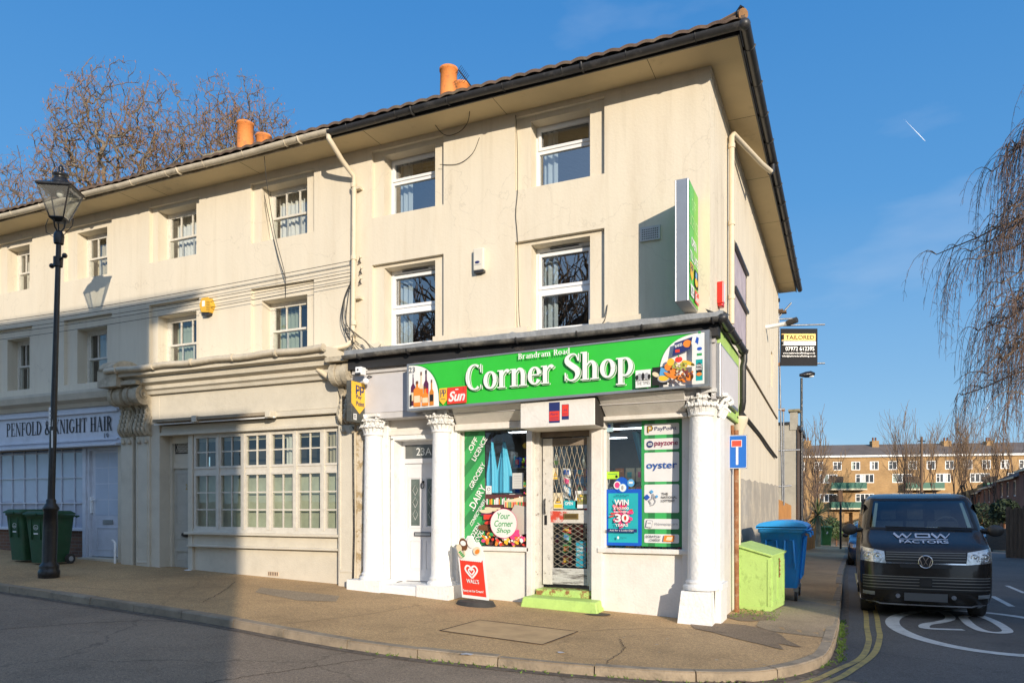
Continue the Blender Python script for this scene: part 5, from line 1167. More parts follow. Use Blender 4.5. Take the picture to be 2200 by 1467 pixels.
# front downpipe
G_=thing('downpipe','cream rainwater pipe down the front between the corner house and middle house','drainpipe',(-7.95,10.7,4.3))
yf=WY-.09
def pw(px,py,y=yf): x,z=at(px,py,y); return (x,y,z)
m=M(); g0=at(706,292,WY-.66); g1=at(714,322,WY-.62)
m.tube([(g0[0],WY-.66,7.98),(g0[0],WY-.66,7.84),(g0[0]+.03,WY-.63,7.78)]+[pw(735,345,WY-.35)]+[pw(760,378),pw(761,400),pw(760,550),pw(758,718)],.043,pipem,12)
m.tube([pw(757,712),pw(757,732,10.66),pw(745,742,10.5),pw(700,752,10.35),pw(687,757,10.35),pw(684,770,10.35),pw(684,795,10.35),pw(700,806,10.35),pw(735,830,10.5)],.046,pipem,12)
for q in(395,550,690,716): a=pw(760 if q<700 else 758,q); m.tube([a,(a[0],a[1],a[2]-.07)],.056,pipem,12)
a=pw(712,300,WY-.66)
m.build('pipe',G_)
m=M()
for q in(405,640): a=pw(762,q); m.box(a[0]-.07,a[0]+.11,a[1]-.01,WY,a[2]-.02,a[2]+.02,pipem)
m.build('pipe_clip',G_)
# side downpipe
G_=thing('downpipe','cream rainwater pipe down the side wall from the black roof gutter','drainpipe',(SX+.1,13,0))
m=M(); xs_=SX+.075; yP,_=atx(1572,400,xs_)
m.tube([(SX+.54,yP+1.9,7.95),(SX+.54,yP+1.9,7.80),(SX+.50,yP+1.85,7.73)],.05,blackpl,12)
m.tube([(SX+.52,yP+1.87,7.76),(SX+.4,yP+1.4,7.73),(xs_+.02,yP+.05,7.70),(xs_,yP,7.64),(xs_,yP,6),(xs_,yP,4.6)],.044,pipem,12)
m.build('pipe',G_)
m=M()
for z in(7.45,6.2,5.0): m.tube([(xs_,yP,z),(xs_,yP,z+.07)],.056,pipem,12)
m.build('pipe_collar',G_)
G_=thing('downpipe','short black downpipe from the shop canopy gutter into a cream hopper','drainpipe',(SX+.2,12.4,0))
m=M(); m.tube([(-1.48,12.42,4.12),(-1.48,12.42,3.98),(-1.50,12.42,3.9),(-1.50,12.42,3.32),(-1.52,12.44,3.22),(-1.55,12.50,3.17),(-1.56,12.50,3.05)],.05,blackpl,12); m.build('pipe',G_)
m=M(); m.lathe([(.05,2.55),(.06,2.72),(.07,2.8),(.13,2.97),(.14,3.02),(.15,3.05),(.15,3.1),(.12,3.1),(.1,3.0)],-1.58,12.52,pipem,20); m.tube([(-1.6,12.52,2.75),(-1.6,12.52,-.05)],.055,pipem,12); m.box(-1.68,-1.52,12.45,12.6,2.3,2.36,pipem); m.build('hopper',G_)
# cables
cab=flat('cable_black',(.03,.028,.025),.6)
gC='cables along the front of the terrace'
def cable(name,label,pts,r,grp,mat=cab,sub=8):
    m=M(); m.tube(_cat(pts,sub),r,mat,5); return tag(m.build(name),label,'cable',grp)
cl_=[ (660,612,585,560),(665,628,590,572),(690,640,604,586),(705,652,612,600)]
ends=[(0,655,757,560),(0,668,757,570),(0,675,757,585),(0,685,760,592),(0,700,757,605)]
on=['topmost','second','third','fourth','lowest']
for ie,(xa,ya,xb,yb) in enumerate(ends):
    a=at(xa,ya,10.62);b=at(xb,yb,10.66); pts=[]
    a=(a[0]-8,a[1])
    for k in range(9):
        t=k/8; pts.append((a[0]+(b[0]-a[0])*t,10.62+.04*t,a[1]+(b[1]-a[1])*t-.22*math.sin(math.pi*t)*(1)))
    cable('overhead_cable',on[ie]+' of the five thin cables strung along the terrace wall below the top windows',pts,.006,gC)
cable('wall_cable','dark cable hanging from the eaves past the left window of the corner house',[pw(1010,225,10.3),pw(1005,262,10.6),pw(985,285,10.7),pw(955,290,10.72),pw(930,262,10.5),pw(921,246,10.3)],.006,None)
cable('wall_cable','looped cable on the wall right of the top left window of the corner house',[pw(1030,296,10.735),pw(1015,330,10.735),pw(985,352,10.735),pw(945,354,10.74)],.005,None)
cable('wall_cable','cable dropping from the eaves in front of the middle house windows',[pw(568,335,10.25),pw(573,390,10.3),pw(590,500,10.5),pw(612,590,10.6),pw(613,640,10.7)],.006,None)
cable('wall_cable','second cable dropping from the eaves in front of the middle house windows',[pw(568,420,10.74),pw(585,500,10.7),pw(600,560,10.66),pw(614,600,10.6)],.006,None)
cable('wall_cable','vertical cable on the wall left of the right hand windows of the corner house',[pw(1108,248,10.74),pw(1111,300,10.738),pw(1112,405,10.735),pw(1108,460,10.738),pw(1112,520,10.735),pw(1116,690,10.735),pw(1130,720,10.69),pw(1165,745,10.6)],.006,None)
cable('wall_cable','short cable loop above the canopy right of the lower right window',[pw(1305,655,10.73),pw(1298,690,10.69),pw(1275,712,10.6),pw(1300,700,10.6),pw(1330,695,10.66),pw(1360,702,10.66)],.007,None)
rnc=random.Random(5)
for k in range(5):
    x0=755+rnc.uniform(-8,5); pts=[pw(x0,590+k*6,10.68),pw(745+rnc.uniform(-6,6),640,10.64),pw(738+rnc.uniform(-10,10),690,10.66),pw(752+rnc.uniform(-6,6),725,10.6),pw(740+k*14,750+rnc.uniform(0,12),10.5)]
    cable('wall_cable','tangled black cable beside the front downpipe',pts,.006,'tangle of cables beside the front downpipe')
for k in range(4):
    pts=[pw(745,700+k*5,10.64),pw(772+k*4,722+k*3,10.55),pw(800,745+k*3,10.4),pw(818,752-k*4,10.3)]
    cable('wall_cable','tangled black cable beside the front downpipe',pts,.005,'tangle of cables beside the front downpipe')
def sw(px,py,d=.02): y,z=atx(px,py,SX+d); return (SX+d,y,z)
cable('wall_cable','straight dark cable running down along the side wall',[sw(1590,763),sw(1630,831),sw(1670,899)],.02,None,pm('weathered_conduit',(.18,.15,.11),.8))
cable('wall_cable','thick sagging black cable low on the side wall',[sw(1594,886,.04),sw(1610,905,.04),sw(1634,935,.04),sw(1650,958,.05),sw(1668,982,.05)],.035,None)
for (px,py,wh_) in((772,562,'top'),(774,585,'middle'),(773,607,'bottom')):
    x,z=at(px,py,10.68); m=M(); m.tube([(x-.02,10.75,z),(x,10.66,z),(x+.05,10.64,z+.05)],.011,blackiron,6); m.ball((x+.05,10.64,z+.06),.025,pipem,8,6); tag(m.build('cable_hook'),wh_+' one of the three small cable hooks right of the front downpipe','hook','cable hooks beside the downpipe')
# security light on side wall & small openings
y_,z_=atx(1645,703,SX)
G_=thing('floodlight','white floodlight on a bracket near the back of the side wall','light',(SX,y_,z_))
m=M(); m.tube([(SX,y_,z_),(SX+.25,y_,z_+.02),(SX+.5,y_-.1,z_+.02)],.05,upvc,10); m.tube([(SX+.5,y_-.1,z_+.02),(SX+.72,y_-.2,z_+.06)],.07,blackpl,10); m.build('lamp_body',G_)
# satellite/aerial on roof
G_=thing('tv_aerial','thin black television aerial beside the orange chimney pots','aerial',(-7.4,13.6,10.2))
m=M(); a0=Vector(atd(1012,185,15.2)); a1=Vector(atd(985,150,15.2)); m.tube([a0,a1],.014,blackiron,5); d=(a1-a0)
for k in range(7): c=a0+d*(.4+.1*k); m.tube([c+Vector((-.1,0,-.1))*(.6+.1*(k%2)),c+Vector((.1,0,.1))*.7],.006,blackiron,4)
m.tube([a0,Vector((a0.x,a0.y,9.6))],.014,blackiron,5); m.build('aerial_rod',G_)
G_=thing('roof_finial','small dark curved spike on the roof corner above the black gutter','finial',(SX+.5,10.2,8.2))
m=M(); c=Vector(atd(1583,38,9.7)); m.tube([(c.x,c.y,8.1),(c.x,c.y,c.z),(c.x+.01,c.y,c.z+.08),(c.x+.05,c.y,c.z+.13),(c.x+.09,c.y,c.z+.1)],[.018,.016,.018,.022,.01],blackiron,6); m.build('spike',G_)
# ================================================================ WINDOW GRAPHICS AND POSTERS
gy=10.745
W,H=.37,1.86
p=Panel((-5.69,gy,1.01),(1,0,0),(0,0,1)); p.rect(0,0,W,H,gMid)
for k in range(5): y=-.15+k*.42; p.poly([(0,y),(W,y+.42),(W,y+.60),(0,y+.18)],gMid2)
def diag(t,x,y,w,h): p.text(t,x,y,w,h,gWhite,.015,rot=58)
for (t,x,y,w,h) in(('.OFF',.12,1.50,.26,.085),('LICENCE',.20,1.36,.42,.085),('.GROCERY',.14,.90,.48,.085),('.DAIRY',.17,.55,.45,.12),('.CONFECTIONERY',.14,.30,.50,.06),('FROZEN',.12,.02,.36,.08),('FOOD',.24,.02,.24,.08)): diag(t,x,y,w,h)
tag(p.m.build('window_banner'),'green vertical window banner listing off licence, grocery, dairy in the left shop window','window graphic')
p=Panel((-5.31,gy,1.01),(1,0,0),(0,0,1)); W,H=.77,.82
rn=random.Random(8)
p.rect(0,0,W,H,flat('art_wine',(.10,.03,.03),.5))
for k in range(26): p.rect(.02+k*.028,.66,.042+k*.028,.66+rn.uniform(.08,.13),rn.choice([gCream,gOr,gRed,gWhite,gYe,gMid]))
p.poly([(.35,.62),(W,.58),(W,.8),(.35,.72)],gCream)
for k in range(14): p.rect(.37+k*.028,.61,.388+k*.028,.70,rn.choice([gOr,gMid,gRed,gYe]))
for k in range(12): p.ell(rn.uniform(.0,.3),.2+k*.035,.11,.03,rn.choice([gBlack,gRed,gBrown,gPurp,gCream]),rn.uniform(-10,10))
p.rect(0,.42,.28,.5,gRed); p.rect(.02,.58,.3,.61,gCream)
p.poly([(.4,.15),(W,.2),(W,.62),(.55,.66),(.4,.4)],flat('art_tray',(.5,.46,.40),.5))
for _ in range(70): p.ell(rn.uniform(.03,W-.03),rn.uniform(.02,.2),rn.uniform(.02,.045),rn.uniform(.015,.03),rn.choice([gRed,gOr,gYe,gPink,gCream,gWhite,gMid,gOr,gYe]),rn.uniform(0,180),n=12)
for k in range(8): p.ell(W-.18+.05*math.cos(k),.18+.05*math.sin(k*1.3),.04,.03,gPink,k*40)
p.ell(.40,.36,.235,.235,gPink,n=36); p.ell(.40,.36,.228,.228,flat('art_paper',(.72,.73,.68),.5),n=36)
for t,y,w in(('Your',.43,.22),('Corner',.31,.32),('Shop',.19,.24)): p.text(t,.40-w/2,y,w,.10,gMid,.012,.25)
tag(p.m.build('window_graphic'),'colourful grocery picture with round Your Corner Shop disc low in the left shop window','window graphic')
p=Panel((-5.30,gy,1.84),(1,0,0),(0,0,1)); p.rect(0,0,.10,.13,gWhite); p.ring(.05,.078,.025,.008,gNavy); p.rect(.02,.02,.08,.03,gGrey); tag(p.m.build('window_sticker'),'small white sticker with a dark letter below the blue aprons','sticker')
p=Panel((-4.83,gy,1.92),(1,0,0),(0,0,1)); p.rect(0,0,.19,.25,flat('art_notice',(.55,.55,.52),.6))
for k in range(5): p.rect(.03,.04+k*.04,.16,.045+k*.04,gGrey)
tag(p.m.build('paper_notice'),'faded paper notice taped at the right edge of the left shop window','notice')
# right window green panel
p=Panel((-2.74,gy,1.05),(1,0,0),(0,0,1)); W,H=.60,1.86
p.rect(0,0,W,H,gMid2); p.rect(.0,0,.10,H,gMid); p.rect(.20,0,W*.62,H,flat('panel_green_light',(.05,.42,.11),.4))
pan=flat('label_white',(.72,.72,.72),.45)
def rowy(py): return at(1430,py,gy)[1]-1.05
def lab(y0,y1): p.rrect(.045,y0,W-.045,y1,.02,pan)
ys=[(rowy(933),rowy(909)),(rowy(965),rowy(941)),(rowy(1034),rowy(971)),(rowy(1101),rowy(1040)),(rowy(1136),rowy(1114)),(rowy(1166),rowy(1147))]
for a,b in ys: lab(a,b)
a,b=ys[0]; c=(a+b)/2; p.stroke([(.10,c-.05),(.10,c+.045),(.15,c+.045),(.165,c+.015),(.15,c-.01),(.12,c-.01)],.028,gBlack); p.stroke([(.105,c-.045),(.105,c+.04),(.15,c+.04),(.158,c+.015),(.148,c-.005),(.115,c-.005)],.010,gYe); p.text('PayPoint',.20,c-.035,.32,.07,gNavy,.0)
a,b=ys[1]; c=(a+b)/2; p.ell(.13,c,.05,.05,gNavy); p.ring(.118,c,.014,.009,gWhite); p.ring(.145,c,.014,.009,gWhite); p.text('payzone',.20,c-.045,.34,.075,flat('art_maroon',(.28,.02,.08),.5),.01)
a,b=ys[2]; c=(a+b)/2; p.text('oyster',.08,c-.055,.45,.12,flat('art_oyster',(.03,.10,.36),.5),.015); p.ell(.118,c-.005,.012,.014,gSky)
a,b=ys[3]; c=(a+b)/2; p.text('THE',.30,c+.05,.10,.035,gBlack,.015); p.text('NATIONAL',.30,c+.0,.23,.035,gBlack,.015); p.text('LOTTERY',.30,c-.05,.20,.035,gBlack,.015)
p.stroke([(.15,c-.08),(.12,c-.03),(.17,c+.0),(.18,c+.07)],.022,gGrey); p.stroke([(.19,c+.06),(.20,c-.0),(.22,c-.04),(.19,c-.09),(.14,c-.1)],.014,gGrey)
for (x,y,s_) in((.09,c+.02,.045),(.16,c+.10,.03),(.235,c+.03,.025)): p.poly([(x-s_,y),(x,y-s_),(x+s_,y),(x,y+s_)],gSky if s_<.04 else gBlue)
a,b=ys[4]; c=(a+b)/2; p.poly([(.07,c-.05),(.16,c-.06),(.18,c+.05),(.09,c+.06)],gGrey); p.poly([(.08,c-.04),(.155,c-.05),(.17,c+.04),(.095,c+.05)],pan); p.rect(.10,c,.15,c+.02,gGrey); p.text('Newspapers',.22,c-.025,.32,.045,gGrey,.015)
a,b=ys[5]; c=(a+b)/2; p.text('SCRATCH',.07,c+.01,.22,.035,gBlack,.01,.2); p.text('CARDS',.13,c-.04,.16,.035,gBlack,.01,.2); p.poly([(.33,c-.04),(.48,c-.04),(.50,c+.05),(.35,c+.05)],gOr); p.poly([(.37,c-.02),(.45,c-.025),(.47,c+.03),(.39,c+.03)],gCream)
tag(p.m.build('window_banner'),'green window panel with stacked white service labels in the right shop window','window graphic')
# lottery board
G_=thing('lottery_board','blue framed lottery poster board with pink burst, low in the right shop window','poster',(-3.25,gy,1.05))
p=Panel((-3.29,gy-.02,1.055),(1,0,0),(0,0,1)); W,H=.56,.84
bl=flat('board_blue',(.01,.10,.52),.35)
m0=M(); m0.box(-3.285,-2.735,gy-.018,gy+.008,1.06,1.89,bl); m0.build('backing',G_,bevel=.01)
p.rrect(0,0,W,H,.03,bl); p.rect(.05,.045,W-.055,H-.06,gTeal)
for k in range(46):
    a=rn.uniform(0,6.28); r_=rn.uniform(.02,.17); p.ell(.27+r_*math.cos(a)*.95,.47+r_*math.sin(a)*1.1,rn.uniform(.02,.05),rn.uniform(.012,.03),rn.choice([gPink,gPink,gRed,flat('art_rose',(.8,.25,.35),.5)]),math.degrees(a),n=10)
p.text('SET FOR LIFE',.18,.735,.2,.022,gNavy,.01); p.text('WIN',.16,.60,.22,.085,gWhite,.03); p.text('£10,000',.15,.53,.23,.045,gWhite,.02); p.text('EVERY MONTH',.155,.49,.22,.022,gWhite,.02); p.text('30',.17,.35,.21,.12,gWhite,.03); p.text('YEARS',.17,.285,.2,.042,gWhite,.02)
p.rect(.05,.20,W-.055,.25,gNavy); p.text('Ask for a Lucky Dip!',.09,.21,.36,.03,gWhite,.01); p.ell(.22,.12,.015,.022,gWhite); p.text('the national lottery',.25,.11,.1,.02,gBlack)
p.m.build('poster_face',G_)
p=Panel((-3.29,gy-.03,1.055),(1,0,0),(0,0,1)); p.ell(.26,.90,.11,.12,bl,n=28); p.ell(.19,.90,.055,.06,gWhite); p.ell(.19,.90,.04,.045,gPink); p.ell(.275,.86,.06,.065,gSky); p.ell(.275,.86,.052,.056,gWhite); p.ell(.27,.86,.02,.035,gGrey); p.ell(.40,.93,.055,.058,gSky); p.rect(.37,.92,.43,.95,gWhite)
p.m.build('header_discs',G_)
p=Panel((-3.27,gy,2.05),(1,0,0),(0,0,1)); p.rect(0,0,.19,.11,gLime); p.ell(.15,.035,.02,.022,gBlack); p.rect(.02,.07,.16,.078,gMid); tag(p.m.build('window_sticker'),'bright lime green sticker above the blue lottery board','sticker')
p=Panel((-3.27,gy,2.76),(1,0,0),(0,0,1)); p.rect(0,0,.10,.14,flat('sticker_pale',(.35,.52,.62),.5)); p.rect(.02,.06,.06,.11,gBlue); tag(p.m.build('window_sticker'),'small pale blue sticker at the top left of the right shop window','sticker')
# door stickers
dyg=10.80
def dpan(x,z,w,h,mt): 
    q=Panel((x,10.826,z),(1,0,0),(0,0,1)); q.rect(0,0,w,h,mt); return q
q=dpan(-4.16,1.60,.155,.25,gCream); q.poly([(.025,.09),(.13,.09),(.078,.2)],gBlack); q.poly([(.038,.098),(.118,.098),(.078,.182)],gYe); q.stroke([(.055,.12),(.08,.14),(.1,.13)],.02,gBlack); q.rect(.01,.02,.145,.07,gYe); tag(q.m.build('window_sticker'),'yellow camera warning sticker above the door letterbox','sticker')
q=dpan(-4.17,2.06,.085,.18,gCream); q.poly([(.01,.05),(.075,.05),(.042,.13)],gBlack); q.poly([(.018,.055),(.067,.055),(.042,.12)],gYe); q.rect(.01,.005,.075,.035,gYe); tag(q.m.build('window_sticker'),'small yellow warning sticker high on the left of the shop door glass','sticker')
q=dpan(-3.99,1.60,.22,.13,gTeal); q.text('OPEN',.02,.06,.13,.05,gWhite,.02); tag(q.m.build('open_sign'),'small teal OPEN sign in the shop door','sign')
q=dpan(-3.80,1.61,.20,.27,gWhite); q.rect(.03,.06,.19,.22,flat('photo_olive',(.25,.24,.10),.6))
for k in range(14): q.ell(.04+rn.random()*.14,.07+rn.random()*.13,.018,.014,rn.choice([gCream,gRape,gYe]),n=8)
tag(q.m.build('paper_notice'),'white sheet with a small fruit photograph in the shop door','notice')
q=dpan(-3.79,.70,.16,.40,flat('sticker_teal',(.02,.28,.40),.4)); q.text('HEATED',.02,.29,.12,.028,gWhite,.02); q.text('TOBACCO',.02,.24,.12,.028,gWhite,.02); q.text('SOLD HERE',.02,.18,.12,.022,gWhite,.01); tag(q.m.build('window_sticker'),'teal HEATED TOBACCO SOLD HERE sticker low on the shop door','sticker')
q=Panel((-3.96,10.118,2.86),(1,0,0),(0,0,1)); q.rect(0,0,.17,.30,gNavy); q.rect(.005,.03,.165,.17,gRed); q.text('Alarm',.02,.11,.12,.04,gNavy); q.rect(.02,.05,.15,.056,gNavy); q.rect(.02,.075,.15,.081,gNavy); tag(q.m.build('alarm_sticker'),'larger red and blue sticker on the white shutter box over the door','sticker')
q=Panel((-3.76,10.118,2.90),(1,0,0),(0,0,1)); q.rect(0,0,.11,.22,gNavy); q.rect(.005,.05,.105,.215,gRed); q.text('M',.035,.12,.04,.03,gNavy); q.rect(.02,.08,.09,.086,gNavy); tag(q.m.build('alarm_sticker'),'smaller red sticker at the right of the pair on the white shutter box','sticker')
# ================================================================ SHOP CONTENTS
def shelf(x0,x1,y0,y1,zs_,label,seed,dense=1.0):
    S_=thing('shelf',label,'shelf',((x0+x1)/2,(y0+y1)/2,.36)); m=M()
    sm=flat('shelf_metal',(.32,.31,.29),.5)
    for z in zs_: m.box(x0,x1,y0,y1,z-.02,z,sm)
    m.build('shelf_board',S_); m=M()
    for x in(x0,x1-.03): m.box(x,x+.03,y0+.01,y1-.01,.36,zs_[-1]+.3,sm)
    m.build('upright',S_)
    return S_
shelf(-5.95,-4.75,14.4,15.0,[.8,1.2,1.6,2.0,2.4],'metal shelf with goods at the back of the shop behind the left window',1)
shelf(-4.7,-3.2,13.4,13.9,[.7,1.05,1.4,1.75,2.1],'metal snack shelf facing the shop door',2)
rnd2=random.Random(21); packm=[gRed,gOr,gYe,gBlue,gMid,gWhite,gPink,gTeal,gCream,gBrown,gSky,gLime]
def pack(x,y,z,w,h,mt,mt2):
    m=M(); d=.05
    m.grid(lambda u,v:(x+w*(u-.5)*(1-.08*math.cos(6.28*v)),y-d*math.sin(math.pi*u)*math.sin(math.pi*v),z+h*v),6,6,mt); m.grid(lambda u,v:(x+w*(u-.5),y+.012+d*.5*math.sin(math.pi*u)*math.sin(math.pi*v),z+h*v),4,4,mt)
    m.grid(lambda u,v:(x+w*.5*(u-.5),y-.004-d*math.sin(math.pi*(u*.5+.25))*math.sin(math.pi*(v*.4+.3)),z+h*(.3+.4*v)),4,4,mt2)
    tag(m.build('snack_packet'),'coloured snack packet on the shelf facing the shop door','packet','snack packets inside the shop')
for z in(.7,1.05,1.4,1.75,2.1):
    x=-4.62
    while x<-3.3: pack(x,13.35,z,.17,.25,rnd2.choice(packm),rnd2.choice(packm)); x+=.2
for (sx0,sx1,sy,zz_,lb) in((-5.6,-4.6,12.3,(.95,1.3,1.65,2.0,2.35),'goods on the shelf behind the left shop window'),(-3.2,-2.05,12.5,(.8,1.15,1.5,1.85,2.2),'goods on the shelf behind the right shop window')):
    shelf(sx0,sx1,sy,sy+.35,list(zz_),'stocked metal shelf behind the '+('left' if sx0<-4 else 'right')+' shop window',1)
    for z in zz_:
        x=sx0+.04
        while x<sx1-.12:
            w=rnd2.uniform(.07,.14); hh=rnd2.uniform(.14,.26); mt,mt2=rnd2.choice(packm),rnd2.choice(packm); m=M()
            if rnd2.random()<.5: m.box(x,x+w-.01,sy+.02,sy+.14,z,z+hh,mt); m.box(x+.012,x+w-.022,sy+.015,sy+.021,z+hh*.3,z+hh*.75,mt2)
            else: r_=w*.42; m.lathe([(0,z),(r_,z),(r_,z+hh*.62),(r_*.4,z+hh*.8),(r_*.4,z+hh),(0,z+hh)],x+w/2,sy+.08,mt,10); m.lathe([(r_*1.02,z+hh*.15),(r_*1.02,z+hh*.5)],x+w/2,sy+.08,mt2,10)
            tag(m.build('grocery_item'),'coloured grocery pack among the '+lb,'grocery pack',lb); x+=w
# packets on clip strip just inside the door
for k,z in enumerate((.72,.90,1.08,1.22,1.66,1.84,1.98,2.12)):
    for j in range(2 if k>3 else 1):
        m=M(); x=-4.06+.24*j; mt,mt2=rnd2.choice([gWhite,gRed,gMid,gOr,gSky,gWhite]),rnd2.choice(packm); tilt=rnd2.uniform(-.05,.02)
        m.grid(lambda u,v:(x+.16*(u-.5),11.15-.05*math.sin(math.pi*u)*math.sin(math.pi*v)+.05*v,z+.13*v+tilt*(u-.5)*2),6,6,mt)
        m.grid(lambda u,v:(x+.09*(u-.5),11.14-.055*math.sin(math.pi*(u*.5+.25))*math.sin(math.pi*(v*.5+.25))+.05*(.2+.6*v),z+.13*(.2+.6*v)+tilt*(u-.5)),4,4,mt2)
        tag(m.build('sweet_packet'),'small sweet packet hanging just inside the shop door','packet','sweet packets just inside the door')
for k in range(12):
    x=-5.9+k*.095; mt=rnd2.choice([gMid2,gBrown,gBlack,amber,gCream]); z=rnd2.choice([1.6,2.0,2.4]); y=14.35
    m=M(); m.lathe([(.0,z),(.036,z),(.036,z+.17),(.014,z+.23),(.014,z+.29),(0,z+.29)],x,y,mt,12); tag(m.build('bottle'),'bottle on the back shelf behind the left shop window','bottle','bottles on the back shelf')
apr=flat('apron_blue',(.07,.45,.66),.6)
for k,(xa,w,yy) in enumerate(((-5.22,.19,10.80),(-5.03,.28,10.84))):
    m=M(); zt,zb=(2.68,1.86)
    m.grid(lambda u,v:(xa+ (w*(.15+.85*min(1,v*1.6)))*(u-.5),yy+.03*math.sin(u*7+k)+.012*math.sin(u*19),zt+(zb-zt)*v),16,10,apr,True)
    m.tube([(xa-.01,yy,zt),(xa,yy,zt+.08),(xa+.02,yy,zt)],.006,gNavy,5)
    tag(m.build('apron'),('narrow blue plastic apron hanging beside the green banner','wide blue plastic apron hanging in the middle of the left shop window')[k],'apron')
m=M(); m.grid(lambda u,v:(-2.95+.16*(u-.5)*(1-.3*v)+.16*v,11.3+.04*math.sin(u*8),2.8-.75*v),12,8,apr); tag(m.build('apron'),'blue apron hanging inside the right shop window','apron')
m=M(); m.prism([(-4.98,1.86),(-4.80,1.86),(-4.84,1.99),(-4.92,2.12)],'y',10.97,11.0,gBlue)
for i in range(3): m.ball((-4.87+.03*i,10.965,1.95+.03*(i%2)),.014,gWhite,6,4)
m.box(-5.0,-4.78,10.98,11.02,1.83,1.86,gWhite); tag(m.build('iron'),'blue clothes iron on display in the left shop window','iron')
m=M(); m.grid(lambda u,v:(-5.12+.075*math.cos(6.28*u)*(1-v*.6),11.0+.05*math.sin(6.28*u)*(1-v),1.84+.28*v),14,5,gCream); tag(m.build('bag_of_rice'),'cream conical bag on display beside the blue iron','bag')
m=M(); m.grid(lambda u,v:(-4.62+.13*math.cos(6.28*u)*(1-v*.3),11.1+.08*math.sin(6.28*u),2.2+.42*v),14,5,flat('grey_bag',(.35,.38,.45),.6)); m.ball((-4.70,11.0,2.62),(.07,.04,.05),gYe); tag(m.build('hanging_bag'),'grey bag with yellow top hanging at the right of the left shop window','bag')
lampm=pm('tube_light',(.8,.85,.9),.5,var=0,bump=0,emit=((.85,.95,1.0),7))
for (x,y) in((-5.0,12.2),(-3.2,12.4),(-2.7,14.2),(-4.4,14.0)):
    G_=thing('ceiling_light','fluorescent strip light on the shop ceiling','ceiling light',(x,y,3.03),'ceiling lights inside the shop'); m=M(); m.box(x-.55,x+.55,y-.08,y+.08,2.98,3.03,upvc); m.build('casing',G_); m=M(); m.box(x-.53,x+.53,y-.06,y+.06,2.972,2.981,lampm); m.build('diffuser',G_)
import bmesh
# ================================================================ STREET THINGS
# ice cream board
G_=thing('pavement_sign','red and white ice cream advertising board on a black foot beside the second column','sign',(-5.5,10.15,.16))
rub=pm('black_rubber',(.035,.033,.03),.7,var=.3,bump=.3,dirt=(.12,.1,.08),damt=.6)
bx,by,bz=-5.12,10.02,.15
m=M(); m.grid(lambda u,v:(bx+(.34*(1-.15*v))*math.cos(6.28*u),by+.22*(1-.15*v)*math.sin(6.28*u),bz-.03+.085*v+.02*math.cos(6.28*u)*0),24,3,rub); m.poly([(bx+.289*math.cos(R(a)),by+.187*math.sin(R(a)),bz+.055) for a in range(0,360,15)],rub); m.build('foot',G_)
u=Vector((1,-.06,-.05)).normalized(); v=Vector((-.13,.03,1)).normalized()
p=Panel(Vector((bx-.22,by-.02,bz+.10)),u,v); W,H=.46,.97
ttop=[(0,0),(W,0),(W,.66),(W-.02,.78),(W-.07,.88),(W-.14,.86),(W-.17,.97),(W-.25,.96),(W-.29,.90),(W-.34,.92),(W-.41,.86),(W-.44,.76),(0,.66)]
p.poly(ttop,gWhite); p.rect(.025,.045,W-.025,.60,flat('ice_red',(.74,.045,.02),.45))
for k in range(11): p.ell(.06+.034*k,.60+.0*k,.03,.03,gWhite,n=10)
wh=[ [(0,-.02),(.055,.035),(.085,.085),(.06,.125),(.02,.12),(0,.09),(-.02,.12),(-.06,.125),(-.085,.085),(-.055,.035),(0,-.02)] ]
hx,hz=.225,.34
p.stroke(_cat([(hx+a*1.25,hz+b*1.25) for a,b in wh[0]],4),.028,gWhite); p.stroke(_cat([(hx+a*.6,hz+.035+b*.6) for a,b in wh[0]],4),.022,gWhite)
p.text("WALL'S",.12,.235,.22,.065,gWhite,.02); p.text('Fancy an Ice Cream?',.045,.085,.36,.05,gWhite,.02,rot=1.5)
p.ell(.13,.82,.075,.10,gBrown); p.ell(.13,.84,.05,.04,gWhite); p.rect(.12,.66,.15,.73,gCream); p.ell(.27,.86,.065,.085,flat('ice_white',(.85,.78,.72),.4)); p.ell(.05,.76,.05,.06,gCream); p.ell(.36,.74,.075,.055,gCream,40); p.ell(.37,.73,.05,.03,gOr,40); p.ell(.07,.67,.045,.07,gCream,30)
for k in range(4): p.ell(.06+.02*k,.70-.02*k,.03,.012,gMid,30)
p.m.build('board_face',G_)
m=M(); o=Vector((bx-.22,by-.02,bz+.10)); n_=u.cross(v)
pts=[o+u*a+v*b-n_*.008 for a,b in ttop]; pts2=[q-n_*.02 for q in pts]
m.add(pts+pts2,[list(range(len(pts))),list(range(2*len(pts)-1,len(pts)-1,-1))]+[(i,(i+1)%len(pts),len(pts)+(i+1)%len(pts),len(pts)+i) for i in range(len(pts))],gWhite); m.build('board',G_)
# ---------------- heritage lamp
lx,ly,lz=gp(105,1240); lean=Vector((.045,.0,1))
G_=thing('street_lamp','tall black cast iron heritage lamp post with a square glass lantern on the left pavement','street lamp',(lx,ly,lz))
def LP(dx,dy,z): return (lx+dx+lean.x*z,ly+dy,lz+z)
def lathe_l(m,prof,mat,n=16):
    vs=[];fs=[]
    for (r,z) in prof:
        for j in range(n): t=2*math.pi*j/n; vs.append(LP(r*math.cos(t),r*math.sin(t),z))
    for i in range(len(prof)-1):
        for j in range(n): fs.append((i*n+j,i*n+(j+1)%n,(i+1)*n+(j+1)%n,(i+1)*n+j))
    m.add(vs,fs,mat,True)
m=M(); lathe_l(m,[(.165,-.02),(.165,.03),(.17,.05),(.17,.11),(.16,.13),(.15,.15),(.155,.19),(.15,.22),(.118,.25),(.112,.28),(.115,.85),(.105,1.15),(.12,1.17),(.13,1.21),(.1,1.26),(.075,1.30),(.08,1.34),(.06,1.37)],blackiron,20)
m.build('base',G_)
